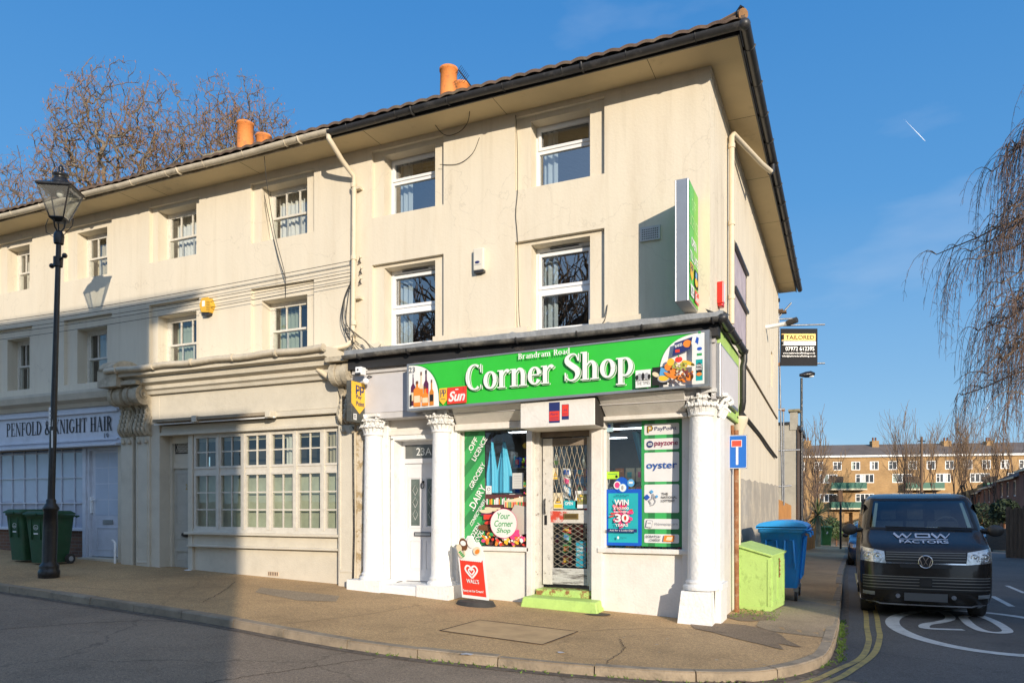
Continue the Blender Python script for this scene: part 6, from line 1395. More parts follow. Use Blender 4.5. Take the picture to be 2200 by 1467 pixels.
HT=atd(131,545,0);ztop=(1.62+(1090-478)/1588*12.9)-lz
m=M(); lathe_l(m,[(.06,1.37),(.058,1.5),(.056,2.5),(.053,2.52),(.048,3.5),(.042,ztop-.65),(.04,ztop-.36)],blackiron,14)
lathe_l(m,[(.075,ztop-.42),(.08,ztop-.38),(.085,ztop-.28),(.06,ztop-.22),(.045,ztop-.2)],blackiron,12); m.build('post',G_)
m=M(); zb=ztop-.75; a=LP(-.24,0.05,zb); b=LP(.24,-.05,zb+.08); m.tube([a,b],.02,blackiron,6); m.ball(a,.045,blackiron,8,6); m.ball(b,.045,blackiron,8,6); lathe_l(m,[(.075,zb-.06),(.08,zb+.1)],blackiron,10); m.build('ladder_bar',G_)
m=M(); rot=R(24+8)
def sq(r,z,k=0): return [LP(r*math.cos(rot+R(45+90*i)),r*math.sin(rot+R(45+90*i)),z) for i in range(4)]
Lb,Lt=ztop+.0,ztop+.50; rb_,rt_=.155,.365
for i in range(4): m.tube([sq(rb_,Lb)[i],sq(rt_,Lt)[i]],.016,blackiron,4,False)
for rr,zz in((rb_,Lb),(rt_,Lt)):
    q=sq(rr,zz)
    for i in range(4): m.tube([q[i],q[(i+1)%4]],.022,blackiron,4,False)
q1,q2=sq(rb_,Lb-.02),sq(rb_*.5,Lb-.06); m.add(q1+q2,[(0,1,5,4),(1,2,6,5),(2,3,7,6),(3,0,4,7),(4,5,6,7)],blackiron)
for i in range(3): t=R(rot+120*i); m.tube([LP(0,0,ztop-.25),LP(.08*math.cos(rot+2.1*i),.08*math.sin(rot+2.1*i),ztop-.15),LP(.11*math.cos(rot+2.1*i),.11*math.sin(rot+2.1*i),ztop)],.014,blackiron,5)
for s_ in(-1,1): m.tube([LP(.18*s_*math.cos(rot),.18*s_*math.sin(rot),Lb),LP(.36*s_,0,Lb-.05),LP(.34*s_,0,Lb-.17),LP(.1*s_,0,Lb-.3)],.007,blackiron,4)
m.build('lantern_frame',G_)
m=M(); q,w=sq(rb_,Lb+.01),sq(rt_,Lt-.01)
for i in range(4): m.poly([q[i],q[(i+1)%4],w[(i+1)%4],w[i]],glassmat('lantern_glass',(.93,.95,.93),.06,body=(.6,.6,.55),bodyf=.12))
m.build('lantern_glass',G_)
m=M(); a,b,c,d=sq(rt_+.03,Lt),sq(rt_+.03,Lt+.03),sq(.21,Lt+.10),sq(.15,Lt+.12)
for (s1,s2) in((a,b),(b,c),(c,d)): m.add(s1+s2,[(0,1,5,4),(1,2,6,5),(2,3,7,6),(3,0,4,7)],blackiron)
lathe_l(m,[(.14,Lt+.10),(.135,Lt+.16),(.1,Lt+.19),(.095,Lt+.23),(.135,Lt+.245),(.11,Lt+.28),(.04,Lt+.31),(.03,Lt+.33),(.045,Lt+.36),(.04,Lt+.39),(.015,Lt+.42),(.0,Lt+.46)],blackiron,14)
m.build('lantern_roof',G_)
m=M(); m.ball(LP(0,0,Lt-.06),(.06,.06,.07),flat('lamp_bulb',(.6,.6,.55),.3)); m.tube([LP(0,0,Lt),LP(0,0,Lt+.1)],.03,blackiron); m.build('lamp_bulb',G_)
m=M(); q=Panel(LP(-.03,-.06,2.62),(1,.3,0),(0,0,1),m); q.rect(0,0,.07,.33,gWhite); q.text('2',.02,.03,.03,.045,gBlack)
for k in range(3): q.rect(.02,.1+k*.07,.05,.14+k*.07,gGrey)
q=Panel(LP(.01,-.062,2.35),(1,.3,0),(0,0,1),m); q.rect(0.03,-.1,.06,.2,gWhite); m.build('number_sticker',G_)
# ---------------- wheelie bins
def wheelie(name,label,x,y,rz_,grp,body,lid,num=None,mark=True):
    z=gz(x,y); G_=thing(name,label,'wheelie bin',(0,0,0),grp); m=M()
    def rr(w,d,zz,r=.05,yo=0):
        o=[]
        for cx,cy,a0 in((w/2-r,-d/2+r,-90),(w/2-r,d/2-r,0),(-w/2+r,d/2-r,90),(-w/2+r,-d/2+r,180)):
            for k in range(4): t=R(a0+30*k); o.append((cx+r*math.cos(t),cy+r*math.sin(t)+yo,zz))
        return o
    rings=[rr(.44,.50,.04),rr(.46,.54,.3),rr(.53,.62,.80,yo=.0),rr(.55,.64,.93),rr(.58,.68,.94),rr(.58,.68,.98)]
    vs=[p for r_ in rings for p in r_]; n=16
    m.add(vs,[(i*n+j,i*n+(j+1)%n,(i+1)*n+(j+1)%n,(i+1)*n+j) for i in range(len(rings)-1) for j in range(n)],body,True); m.add(rings[0],[list(range(n-1,-1,-1))],body)
    for s_ in(-1,1): m.box(s_*.12-.01,s_*.12+.01,-.325,-.29,.5,.9,body)
    m.build('body',G_)
    m=M(); L1,L2,L3=rr(.60,.72,.985,yo=-.02),rr(.60,.72,1.01,yo=-.02),rr(.5,.6,1.06,.08,yo=-.01)
    m.add(L1+L2+L3,[(i*n+j,i*n+(j+1)%n,(i+1)*n+(j+1)%n,(i+1)*n+j) for i in range(2) for j in range(n)]+[list(range(2*n,3*n))],lid,True); m.box(-.12,.12,-.41,-.37,.98,1.01,lid); m.build('lid',G_)
    m=M(); m.tube([(-.26,.36,.93),(-.26,.42,.95),(.26,.42,.95),(.26,.36,.93)],.018,body,8); m.build('handle',G_)
    for s_ in(-1,1):
        m=M(); m.tube([(s_*.24,.22,.1),(s_*.29,.22,.1)],.1,rub,20); m.tube([(s_*.291,.22,.1),(s_*.296,.22,.1)],.05,gGrey,14); m.build('wheel',G_)
    if mark:
        q=Panel((-.09,-.297,.68),(1,0,0),(0,-.03,1)); q.k=6
        if num: q.text(num,.05,-.02,.10,.2,gWhite,.02)
        else:
            q.stroke([(.09+.06*math.cos(R(a)),.06+.04*math.sin(R(a))) for a in range(0,181,20)],.008,gWhite); q.text('LEWISHAM',.03,.03,.12,.03,gWhite); q.stroke([(.09+.06*math.cos(R(a)),.05+.04*math.sin(R(a))) for a in range(180,361,20)],.008,gWhite); q.rect(.03,-.08,.15,-.055,gWhite)
        q.m.build('marking',G_)
    G_.location=(x,y,z); G_.rotation_euler=(0,0,rz_); return G_
gb=pm('bin_green',(.018,.075,.03),.55,var=.15,bump=.1,dirt=(.08,.09,.06),damt=.4,dscale=5)
wg='green wheelie bins outside the hairdresser'
def bp(px,Z): x,y,_=atd(px,1200,Z); return x,y
x,y,_=gp(76,1214); wheelie('wheelie_bin','green wheelie bin directly behind the black lamp post',x,y+.30,R(4),wg,gb,gb)
wheelie('wheelie_bin','green wheelie bin at the left edge of the photo, left of the lamp post',x-.72,y+.36,R(-2),wg,gb,gb)
x,y=bp(1774,39.5); wheelie('wheelie_bin','light green wheelie bin numbered 3 far down the side street',x,y,R(12),None,pm('bin_green_light',(.06,.20,.05),.55,var=.1,bump=.05),pm('bin_green_light',(.06,.20,.05),.55),'3')
x,y=bp(1801,55); 
# ---------------- big blue bin
G_=thing('large_wheeled_bin','large blue four wheeled rubbish bin against the side wall','rubbish bin',(-1.05,14.7,-.03))
bb=pm('bin_blue',(.03,.34,.82),.42,var=.08,scale=6,bump=.1,bscale=30,dirt=(.12,.2,.3),damt=.4,dscale=6)
m=M(); zg=-.06
def rect_ring(x0,x1,y0,y1,z,r=.06):
    o=[]
    for cx,cy,a0 in((x1-r,y0+r,-90),(x1-r,y1-r,0),(x0+r,y1-r,90),(x0+r,y0+r,180)):
        for k in range(4): t=R(a0+30*k); o.append((cx+r*math.cos(t),cy+r*math.sin(t),z))
    return o
rings=[rect_ring(-1.30,-.78,14.12,15.2,zg+.24),rect_ring(-1.34,-.74,14.06,15.26,zg+.5),rect_ring(-1.40,-.68,13.98,15.32,zg+1.22),rect_ring(-1.43,-.64,13.93,15.36,zg+1.24),rect_ring(-1.43,-.64,13.93,15.36,zg+1.32)]
vs=[p_ for r_ in rings for p_ in r_]; n=16
m.add(vs,[(i*n+j,i*n+(j+1)%n,(i+1)*n+(j+1)%n,(i+1)*n+j) for i in range(len(rings)-1) for j in range(n)],bb,True); m.add(rings[0],[list(range(n-1,-1,-1))],bb)
# pressed ribs on the end face
for (xa,xb) in((-1.32,-1.08),(-1.0,-.80)):
    m.tube([(xa,13.99,zg+.6),(xa+.03,13.955,zg+1.1),(xb-.03,13.955,zg+1.1),(xb,13.99,zg+.6)],.018,bb,6)
for ya in(14.3,14.7,15.05): m.tube([(-.73,ya,zg+.4),(-.665,ya,zg+1.15)],.025,bb,6)
m.build('body',G_)
m=M(); m.grid(lambda u,v:(-1.46+.86*u,13.89+1.5*v,zg+1.35+.10*math.sin(math.pi*u)**.5),14,10,bb); m.grid(lambda u,v:(-1.46+.86*u,13.89+.0*v,zg+1.30+(.05+.10*math.sin(math.pi*u)**.5)*v),14,1,bb); m.box(-1.46,-.6,13.89,15.39,zg+1.31,zg+1.35,bb); m.build('lid',G_,bevel=.01)
m=M(); 
for ya in(14.15,15.15): m.tube([(-.64,ya,zg+1.25),(-.56,ya,zg+1.22),(-.56,ya,zg+1.16)],.022,bb,8)
m.tube([(-.66,14.05,zg+1.28),(-.585,14.05,zg+1.28),(-.585,15.25,zg+1.28),(-.66,15.25,zg+1.28)],.02,bb,8)
m.build('handle',G_)
for (xw,yw) in((-.80,14.22),(-1.28,14.22),(-.80,15.1),(-1.28,15.1)):
    m=M(); m.tube([(xw-.025,yw,zg+.09),(xw+.025,yw,zg+.09)],.085,rub,18); m.tube([(xw+.026,yw,zg+.09),(xw+.03,yw,zg+.09)],.045,gGrey,12); m.box(xw-.04,xw+.04,yw-.05,yw+.05,zg+.17,zg+.25,leadgrey); m.box(xw+.031,xw+.037,yw-.02,yw+.02,zg+.08,zg+.2,leadgrey); m.build('castor',G_)
# ---------------- green cabinet
G_=thing('bin_cabinet','lime green painted wooden bin cabinet with sloping lid beside the corner','bin store',(-1.3,12.8,0))
gc=pm('lime_cabinet_paint',(.44,.64,.19),.6,var=.07,scale=4,bump=.25,bscale=40,dirt=(.20,.30,.08),damt=.5,dscale=9,dlo=.55,dhi=.64,stretch=(1,1,.6))
A_=[(-1.60,12.42),(-1.06,12.34),(-.93,13.30),(-1.47,13.38)]; zb=-.05
zt=[1.0,.84,.86,1.02]
m=M(); vs=[(a,b,zb+.03) for a,b in A_]+[(A_[i][0],A_[i][1],zt[i]) for i in range(4)]
m.add(vs,[(0,1,5,4),(1,2,6,5),(2,3,7,6),(3,0,4,7),(0,3,2,1)],gc); m.build('body',G_,bevel=.008)
m=M()
def onb(i,t,z,off=.012):
    a,b=Vector(A_[i]),Vector(A_[(i+1)%4]); d=(b-a); nn=Vector((d.y,-d.x)).normalized(); q=a+d*t+nn*off; return (q.x,q.y,z)
def trim(i,t0,t1,z0,z1,z2=None,z3=None):
    z2=z1 if z2 is None else z2
    f=[onb(i,t0,z0),onb(i,t1,z0),onb(i,t1,z2),onb(i,t0,z1)]; b=[onb(i,t0,z0,.0),onb(i,t1,z0,0),onb(i,t1,z2,0),onb(i,t0,z1,0)]
    m.add(f+b,[(0,1,2,3),(0,4,5,1),(1,5,6,2),(2,6,7,3),(3,7,4,0)],gc)
trim(0,.0,1,zb+.03,zb+.10); trim(0,0,.08,zb+.1,.93); trim(0,.9,1,zb+.1,.80)
trim(1,.04,.48,zb+.1,zb+.18); trim(1,.04,.48,.68,.76); trim(1,.04,.10,zb+.18,.68); trim(1,.42,.48,zb+.18,.68); trim(1,.52,.96,zb+.1,zb+.18); trim(1,.52,.96,.68,.76); trim(1,.52,.58,zb+.18,.68); trim(1,.90,.96,zb+.18,.68)
m.build('door_trim',G_)
m=M(); o_=.03; c=Vector((sum(a for a,b in A_)/4,sum(b for a,b in A_)/4))
L_=[(Vector(A_[i])+(Vector(A_[i])-c).normalized()*.05) for i in range(4)]
vs=[(L_[i].x,L_[i].y,zt[i]) for i in range(4)]+[(L_[i].x,L_[i].y,zt[i]+.03) for i in range(4)]
m.add(vs,[(0,1,5,4),(1,2,6,5),(2,3,7,6),(3,0,4,7),(4,5,6,7),(0,3,2,1)],gc); m.build('lid',G_,bevel=.006)
m=M(); ch=onb(1,.5,.80,.02); 
for k in range(9): m.ball((ch[0]+.008*(k%2),ch[1],.78-k*.035),(.012,.012,.02),rust,6,4)
m.build('chain',G_)
# pavement cover, drain, stain, litter
m=M(); cv=[gp(945,1355),gp(1030,1332),gp(1242,1357),gp(1165,1385)]
covm=pm('cover_tarmac',(.50,.335,.17),.9,var=.15,scale=4,bump=.4,bscale=120)
m.poly([(a,b,gz(a,b)+.005) for a,b,c_ in cv],covm)
pts=[(a,b) for a,b,_ in cv]+[(cv[0][0],cv[0][1])]; road_strip(m,[(pts[i][0]+(pts[i+1][0]-pts[i][0])*t/4,pts[i][1]+(pts[i+1][1]-pts[i][1])*t/4) for i in range(4) for t in range(4)]+[pts[-1]],.022,mortarm,.008,gz)
tag(m.build('inspection_cover'),'square tarmac infilled inspection cover in the pavement in front of the shop','cover')
m=M(); gx,gyy=-1.0,7.72
m.poly([(gx-.26,gyy-.26,rz(gx,gyy)+.004),(gx+.26,gyy-.22,rz(gx,gyy)+.004),(gx+.22,gyy+.12,rz(gx,gyy)+.004),(gx-.3,gyy+.05,rz(gx,gyy)+.004)],mortarm)
ir=pm('rusty_iron',(.10,.07,.05),.7,var=.3,bump=.3)
for k in range(7):
    x=gx-.26+k*.075; m.tube([(x,gyy-.24,rz(gx,gyy)+.012),(x-.03,gyy+.09,rz(gx,gyy)+.012)],.013,ir,4,False)
for yy in(-.24,-.08,.09): m.tube([(gx-.29,gyy+yy,rz(gx,gyy)+.014),(gx+.25,gyy+yy,rz(gx,gyy)+.014)],.014,ir,4,False)
tag(m.build('drain_grating'),'iron drain grating in the gutter at the bottom of the corner','drain')
m=M(); mx_,my_,_=gp(1280,1319)
m.poly([(mx_+.22*math.cos(R(a)),my_+.15*math.sin(R(a)),gz(mx_,my_)+.004) for a in range(0,360,20)],pm('stop_tap_tar',(.07,.055,.045),.9,var=.2)); tag(m.build('stop_tap_cover'),'dark round stop tap cover in the pavement by the green step','cover')
litm=[gWhite,gCream,flat('litter_grey',(.4,.4,.42),.6)]
rn=random.Random(14)
for (px,py,s_,lbl) in((1035,1302,.07,'white paper scrap on the pavement beside the ice cream board'),(1205,1404,.05,'small pale scrap on the pavement near the kerb in front of the cover'),(1005,1408,.09,'crumpled white litter in the gutter below the inspection cover'),(725,1245,.06,'white scrap at the foot of the peeling pilaster'),(1548,1331,.07,'crumpled silver packet at the foot of the corner column'),(1668,1290,.10,'flat white paper beside the green cabinet')):
    x,y,z=gp(px,py); m=M(); N=9
    m.poly([(x+s_*rn.uniform(.6,1.1)*math.cos(R(40*k)),y+s_*.7*rn.uniform(.5,1.1)*math.sin(R(40*k)),z+.012+rn.uniform(0,.012)) for k in range(9)],rn.choice(litm)); tag(m.build('litter'),lbl,'litter')
# ---------------- dark van
G_=thing('van','dark black van with white lettering on the bonnet parked by the right kerb','van',(1.2,13.7,-.19))
VX,VY,VZ=1.2,13.72,rz(1.2,14.6)
G_['_o']=(0,0,0); 
paint=pm('black_van_paint',(.022,.018,.015),.24,var=.2,bump=0,coat=.3,spec=.35,dirt=(.05,.045,.04),damt=.4,dscale=3,dlo=.45,dhi=.75)
SL=[(.20,.16,.88,.30),(.28,.05,.94,.3),(.40,.0,.965,.28),(.60,0,.97,.26),(.85,.02,.97,.24),(1.0,.05,.965,.22),(1.10,.085,.96,.2),(1.17,.15,.955,.2),(1.25,.32,.945,.2),(1.34,.55,.935,.2),(1.42,.76,.93,.2),(1.46,.83,.928,.2),(1.55,.92,.918,.2),(1.75,1.14,.89,.2),(1.92,1.36,.86,.2),(2.0,1.50,.83,.2),(2.05,1.68,.78,.2),(2.085,1.95,.70,.2),(2.10,2.3,.60,.2)]
def lerpS(T,z):
    if z<=T[0][0]: return T[0][1:]
    for a,b in zip(T,T[1:]):
        if z<=b[0]:
            t=(z-a[0])/(b[0]-a[0]); return tuple(a[i]+(b[i]-a[i])*t for i in range(1,4))
    return T[-1][1:]
def vfront(T,x,z,crown=.10):
    yf,w,r=lerpS(T,z); ax=abs(x); y=yf+crown*(ax/w)**2
    if ax>w-r: q=min(1,(ax-(w-r))/r); y+=r*(1-math.sqrt(max(0,1-q*q)))
    return y
def vbody(m,T,yr,mat,crown=.10,rr=.12,hole=None):
    rings=[]
    for (z,yf,w,r) in T:
        half=[]
        for i in range(9): x=(w-r)*i/8; half.append((x,vfront(T,x,z,crown)))
        for i in range(1,9): x=w-r+r*math.sin(R(90*i/8)); half.append((x,vfront(T,min(x,w-1e-4),z,crown)))
        y0=half[-1][1]; yb=yr-(.15*(z/2.1)**3)
        for i in range(1,13): half.append((w,y0+(yb-rr-y0)*i/12))
        for i in range(1,4): half.append((w-rr+rr*math.cos(R(30*i)),yb-rr+rr*math.sin(R(30*i))))
        half.append((0,yb)); half=half[:-1]+[((w-rr)*.5,yb),(0,yb)]
        ring=half+[(-x,y) for x,y in reversed(half[1:-1])]
        rings.append([(x,y,z) for x,y in ring])
    n=len(rings[0]); vs=[p for r_ in rings for p in r_]
    skip=lambda i,j: hole and hole[0]-1e-6<=T[i][0] and T[i+1][0]<=hole[1]+1e-6 and (j<8 or j>=n-8)
    m.add(vs,[(i*n+j,i*n+(j+1)%n,(i+1)*n+(j+1)%n,(i+1)*n+j) for i in range(len(rings)-1) for j in range(n) if not skip(i,j)],mat,True)
    m.add(rings[-1],[list(range(n))],mat); m.add(rings[0],[list(range(n-1,-1,-1))],mat)
def cut_wheels(o,ys,r,w,zc):
    tmp=[]
    for y in ys:
        m=M(); L0=Vector(o.parent['_o']); m.tube([(-w-.2,y,zc),(w+.2,y,zc)],r,paint,28); c=m.build('tmp'); c.location=tuple(-L0); bpy.context.view_layer.update()
        md=o.modifiers.new('b','BOOLEAN'); md.operation='DIFFERENCE'; md.object=c; md.solver='EXACT'; tmp.append(c)
    bpy.context.view_layer.update(); dg=bpy.context.evaluated_depsgraph_get(); me=bpy.data.meshes.new_from_object(o.evaluated_get(dg)); o.modifiers.clear(); o.data=me
    for c in tmp: bpy.data.objects.remove(c)
# build at origin with its own root, then move
G_['_o']=(0,0,0); G_.location=(VX,VY,VZ)
m=M(); vbody(m,SL,4.95,paint)
body=m.build('body',G_)
try:
    o_keep=body.parent; body.parent=None; cut_parent=G_
    tmp=[]
    for y in(.92,3.95):
        mm=M(); mm.tube([(-1.3,y,.33),(1.3,y,.33)],.37,paint,32); c=mm.build('tmp'); tmp.append(c)
        md=body.modifiers.new('b','BOOLEAN'); md.operation='DIFFERENCE'; md.object=c; md.solver='EXACT'
    bpy.context.view_layer.update(); dg=bpy.context.evaluated_depsgraph_get(); me=bpy.data.meshes.new_from_object(body.evaluated_get(dg)); body.modifiers.clear(); body.data=me
    for c in tmp: bpy.data.objects.remove(c)
    body.parent=o_keep
    bm=bmesh.new(); bm.from_mesh(me); dl_=[]
    for f in bm.faces:
        c=f.calc_center_median()
        if 1.47<c.z<1.99 and abs(c.x)<lerpS(SL,c.z)[1]-.14 and c.y<vfront(SL,c.x,c.z)+.12: dl_.append(f)
    bmesh.ops.delete(bm,geom=dl_,context='FACES'); bm.to_mesh(me); bm.free()
except Exception as e: print('bool',e)
vglass=pm('van_glass',(.006,.008,.010),.03,var=0,bump=0,spec=1.0,coat=1)
vtrim=pm('van_black_trim',(.010,.010,.010),.5,var=0,bump=0)
chrome=pm('chrome',(.75,.76,.78),.12,metal=1,var=0,bump=0)
hl=pm('headlamp_clear',(.62,.64,.62),.06,metal=.6,var=.4,scale=18,bump=.4,bscale=22,coat=1)
def patch(m,T,c,mat,nu=14,nv=6,off=.006,crown=.1):
    (x0,z0),(x1,z1),(x2,z2),(x3,z3)=c   # bl,br,tr,tl
    def fn(u,v):
        xa=x0+(x1-x0)*u; za=z0+(z1-z0)*u; xb=x3+(x2-x3)*u; zb=z3+(z2-z3)*u; x=xa+(xb-xa)*v; z=za+(zb-za)*v
        return (x,vfront(T,x,z,crown)-off,z+off*.4)
    m.grid(fn,nu,nv,mat)
m=M()
for c in([(-.86,1.445),(.86,1.445),(.815,1.485),(-.815,1.485)],[(-.73,1.955),(.73,1.955),(.76,2.0),(-.76,2.0)],[(-.86,1.445),(-.805,1.48),(-.715,1.96),(-.76,2.0)],[(.805,1.48),(.86,1.445),(.76,2.0),(.715,1.96)]): patch(m,SL,c,vtrim,16,6,.006)
m.build('windscreen_surround',G_)
m=M(); patch(m,SL,[(-.81,1.475),(.81,1.475),(.715,1.965),(-.715,1.965)],glassmat('van_screen',(.80,.88,.85),.06,.0),20,10,.002); m.build('windscreen',G_)
cabm=pm('cabin_plastic',(.09,.09,.09),.7,var=.2,bump=0); seatm=pm('seat_cloth',(.17,.17,.17),.9,var=.2,bump=0)
m=M(); m.grid(lambda u,v:(-.86+1.72*u,.98+.5*v,1.455+.05*math.sin(math.pi*u*3)**2*v-.0*v),16,4,cabm); m.box(-.8,.8,1.45,1.5,1.0,1.45,cabm); m.box(.1,.42,1.05,1.2,1.475,1.49,gWhite); m.build('dashboard',G_)
for xs2,wd in((.45,.5),(-.45,.5),(0,.3)):
    m=M(); m.box(xs2-wd/2,xs2+wd/2,2.0,2.12,.9,1.58,seatm); m.box(xs2-.13,xs2+.13,2.02,2.1,1.62,1.80,seatm)
    for q_ in(-.06,.06): m.tube([(xs2+q_,2.06,1.55),(xs2+q_,2.06,1.64)],.01,chrome,5)
    m.build('seat',G_,bevel=.03)
m=M(); m.tube([(.45+.19*math.cos(R(a)),1.50-.07*math.sin(R(a)),1.50+.17*math.sin(R(a))) for a in range(0,361,20)],.014,cabm,6); m.build('steering_wheel',G_)
m=M(); ptm=flat('pillar_reflection',(.34,.40,.34),.5)  # reflected light painted as pale green strips along the windscreen pillars
for s_ in(-1,1): patch(m,SL,[(s_*.765,1.50),(s_*.705,1.50),(s_*.645,1.92),(s_*.69,1.93)] if s_<0 else [(.705,1.50),(.765,1.50),(.69,1.93),(.645,1.92)],ptm,3,6,-.02)
m.build('pillar_reflection',G_)
m=M(); m.box(-.9,.9,2.6,2.62,.5,2.0,cabm); m.build('bulkhead',G_)
m=M(); m.box(-.10,.10,1.62,1.64,1.86,1.92,cabm); m.build('rear_view_mirror',G_)
m=M()
for s_ in(-1,1):
    T=lambda y0,y1,z0,z1: m.add([(s_*(lerpS(SL,z)[1]+.004),y,z) for (y,z) in((y0,z0),(y1,z0),(y1,z1),(y0+.18,z1))],[(0,1,2,3)],vglass)
    T(1.25,2.15,1.42,1.9); m.add([(s_*(lerpS(SL,z)[1]+.004),y,z) for (y,z) in((2.3,1.42),(3.5,1.42),(3.5,1.9),(2.3,1.9))],[(0,1,2,3)],vglass)
m.build('side_window',G_)
m=M()
for (a,b,z) in((-.55,.28,1.50),(.25,.78,1.50)):
    m.tube([(a+(b-a)*k/6,vfront(SL,a+(b-a)*k/6,z-.03*k/6)-.035,z-.02*k/6) for k in range(7)],.009,vtrim,5)
m.build('wiper',G_)
for s_ in(-1,1):
    m=M(); m.grid(lambda u,v:(s_*(1.12)+.13*math.sin(math.pi*v)*math.cos(6.28*u)*1.0,1.02+.07*math.sin(math.pi*v)*math.sin(6.28*u),1.44-.10*math.cos(math.pi*v)),16,10,flat('mirror_plastic',(.05,.045,.04),.4)); m.tube([(s_*.92,1.05,1.44),(s_*1.05,1.03,1.42)],.04,vtrim,8); m.build('wing_mirror',G_)
for s_ in(-1,1):
    m=M(); c=[(s_*.575,.905),(s_*.965,.945),(s_*.958,1.175),(s_*.60,1.105)]
    if s_<0: c=[c[1],c[0],c[3],c[2]]
    patch(m,SL,c,hl,14,6,.010)
    for (x,r_) in((.70,.055),(.84,.06)):
        y=vfront(SL,x,1.03)-.018; m.tube([(s_*x+r_*math.cos(R(a)),y-.0,1.03+r_*math.sin(R(a))) for a in range(0,361,24)],.008,chrome,5)
        m.ball((s_*x,y+.005,1.03),(r_*.55,.012,r_*.55),flat('lamp_inner',(.8,.8,.75),.1,metal=.8),10,6)
    m.build('headlight',G_)
m=M(); patch(m,SL,[(-.57,.90),(.57,.90),(.595,1.10),(-.595,1.10)],vtrim,20,6,.008); patch(m,SL,[(-.36,.845),(.36,.845),(.38,.90),(-.38,.90)],vtrim,14,2,.008)
for z in(.965,1.01,1.05,1.085): patch(m,SL,[(-.57,z),(.57,z),(.575,z+.012),(-.575,z+.012)],flat('slat_grey',(.20,.20,.19),.25),20,1,.016)
m.build('upper_grille',G_)
m=M(); patch(m,SL,[(-.575,.905),(.575,.905),(.575,.925),(-.575,.925)],chrome,20,1,.018); m.build('chrome_strip',G_)
m=M(); patch(m,SL,[(-.92,.47),(.92,.47),(.93,.70),(-.93,.70)],vtrim,24,6,.008)
for z in(.50,.55,.60,.65,.69): patch(m,SL,[(-.92,z),(.92,z),(.92,z+.012),(-.92,z+.012)],flat('slat_grey2',(.24,.23,.21),.25),24,1,.018)
m.box(-.09,.09,-.03,-.0,.55,.67,flat('radar',(.04,.04,.04),.2)); m.build('lower_grille',G_)
m=M(); yb=vfront(SL,0,.94)-.035; cz=.95
def disc(m,x,z,r,y,mat,n=28): m.tube([(x,y,z),(x,y-.012,z)],r,mat,n)
disc(m,0,cz,.105,yb+.015,flat('badge_black',(.03,.03,.035),.2)); m.tube([(.10*math.cos(R(a)),yb,cz+.10*math.sin(R(a))) for a in range(0,361,12)],.010,chrome,6)
q=Panel((0,yb-.0,cz),(1,0,0),(0,0,1),m); q.k=4; q.stroke([(-.042,.082),(-.0,.008),(.042,.082)],.016,chrome); q.stroke([(-.082,.045),(-.045,-.08),(0,-.0),(.045,-.08),(.082,.045)],.016,chrome); m.build('badge',G_)
m=M(); yb=vfront(SL,.3,.37)-.03; m.box(-.31,.31,yb,yb+.02,.31,.44,flat('blurred_plate',(.10,.105,.11),.6)); m.build('number_plate',G_)
for s_ in(-1,1):
    m=M(); patch(m,SL,([(.74,.37),(.92,.38),(.92,.44),(.74,.43)] if s_>0 else [(-.92,.38),(-.74,.37),(-.74,.43),(-.92,.44)]),flat('foglight',(.45,.47,.47),.1,metal=.5),6,2,.014); m.build('fog_light',G_)
    m=M(); disc(m,s_*.40,.385,.035,vfront(SL,.4,.38)-.005,chrome,16); m.build('tow_cover',G_)
m=M(); m.tube([(x,vfront(SL,x,.25)-.02,.235+(.03 if abs(x)>.72 else 0)+(.0)) for x in [-.93,-.85,-.74,-.66,-.4,0,.4,.66,.74,.85,.93]],.013,flat('lip_grey',(.25,.25,.26),.3),6); m.build('bumper_lip',G_)
# bonnet lettering
m=M(); sil=flat('silver_vinyl',(.72,.70,.72),.3,metal=.3)
def bon(x,z,k=0): return (x,vfront(SL,x,z)-.010-k,z+.010)
def bquad(a,b,c,d): m.poly([bon(*a),bon(*b),bon(*c),bon(*d)],sil)
def bpoly(pts,w):
    v,f=stroke_polys([(a,b,w) for a,b in pts]); m.add([bon(a,b,.0005*len(m.f)%.004) for a,b in v],f,sil)
zt_,zb_=1.385,1.315
def Wl(x): bpoly([(x,zt_),(x+.07,zb_)],.035); bpoly([(x+.07,zb_),(x+.13,zt_-.01)],.016); bpoly([(x+.13,zt_-.01),(x+.19,zb_)],.03); bpoly([(x+.19,zb_),(x+.27,zt_)],.012)
Wl(-.43); Wl(.14)
for z in(1.375,1.325): bpoly([(-.11,z),(.11,z)],.018)
bpoly([(-.10,1.375),(-.10,1.325)],.03); bpoly([(.10,1.375),(.10,1.325)],.03)
bpoly([(-.36,1.295),(.36,1.295)],.008)
v_,f_=txt('FACTORS',.02); x0=min(p_[0] for p_ in v_);x1=max(p_[0] for p_ in v_); y1=max(p_[1] for p_ in v_)
m.add([bon(-.36+.72*(a-x0)/(x1-x0),1.235+.045*b/y1) for a,b in v_],f_,sil); m.build('bonnet_lettering',G_)
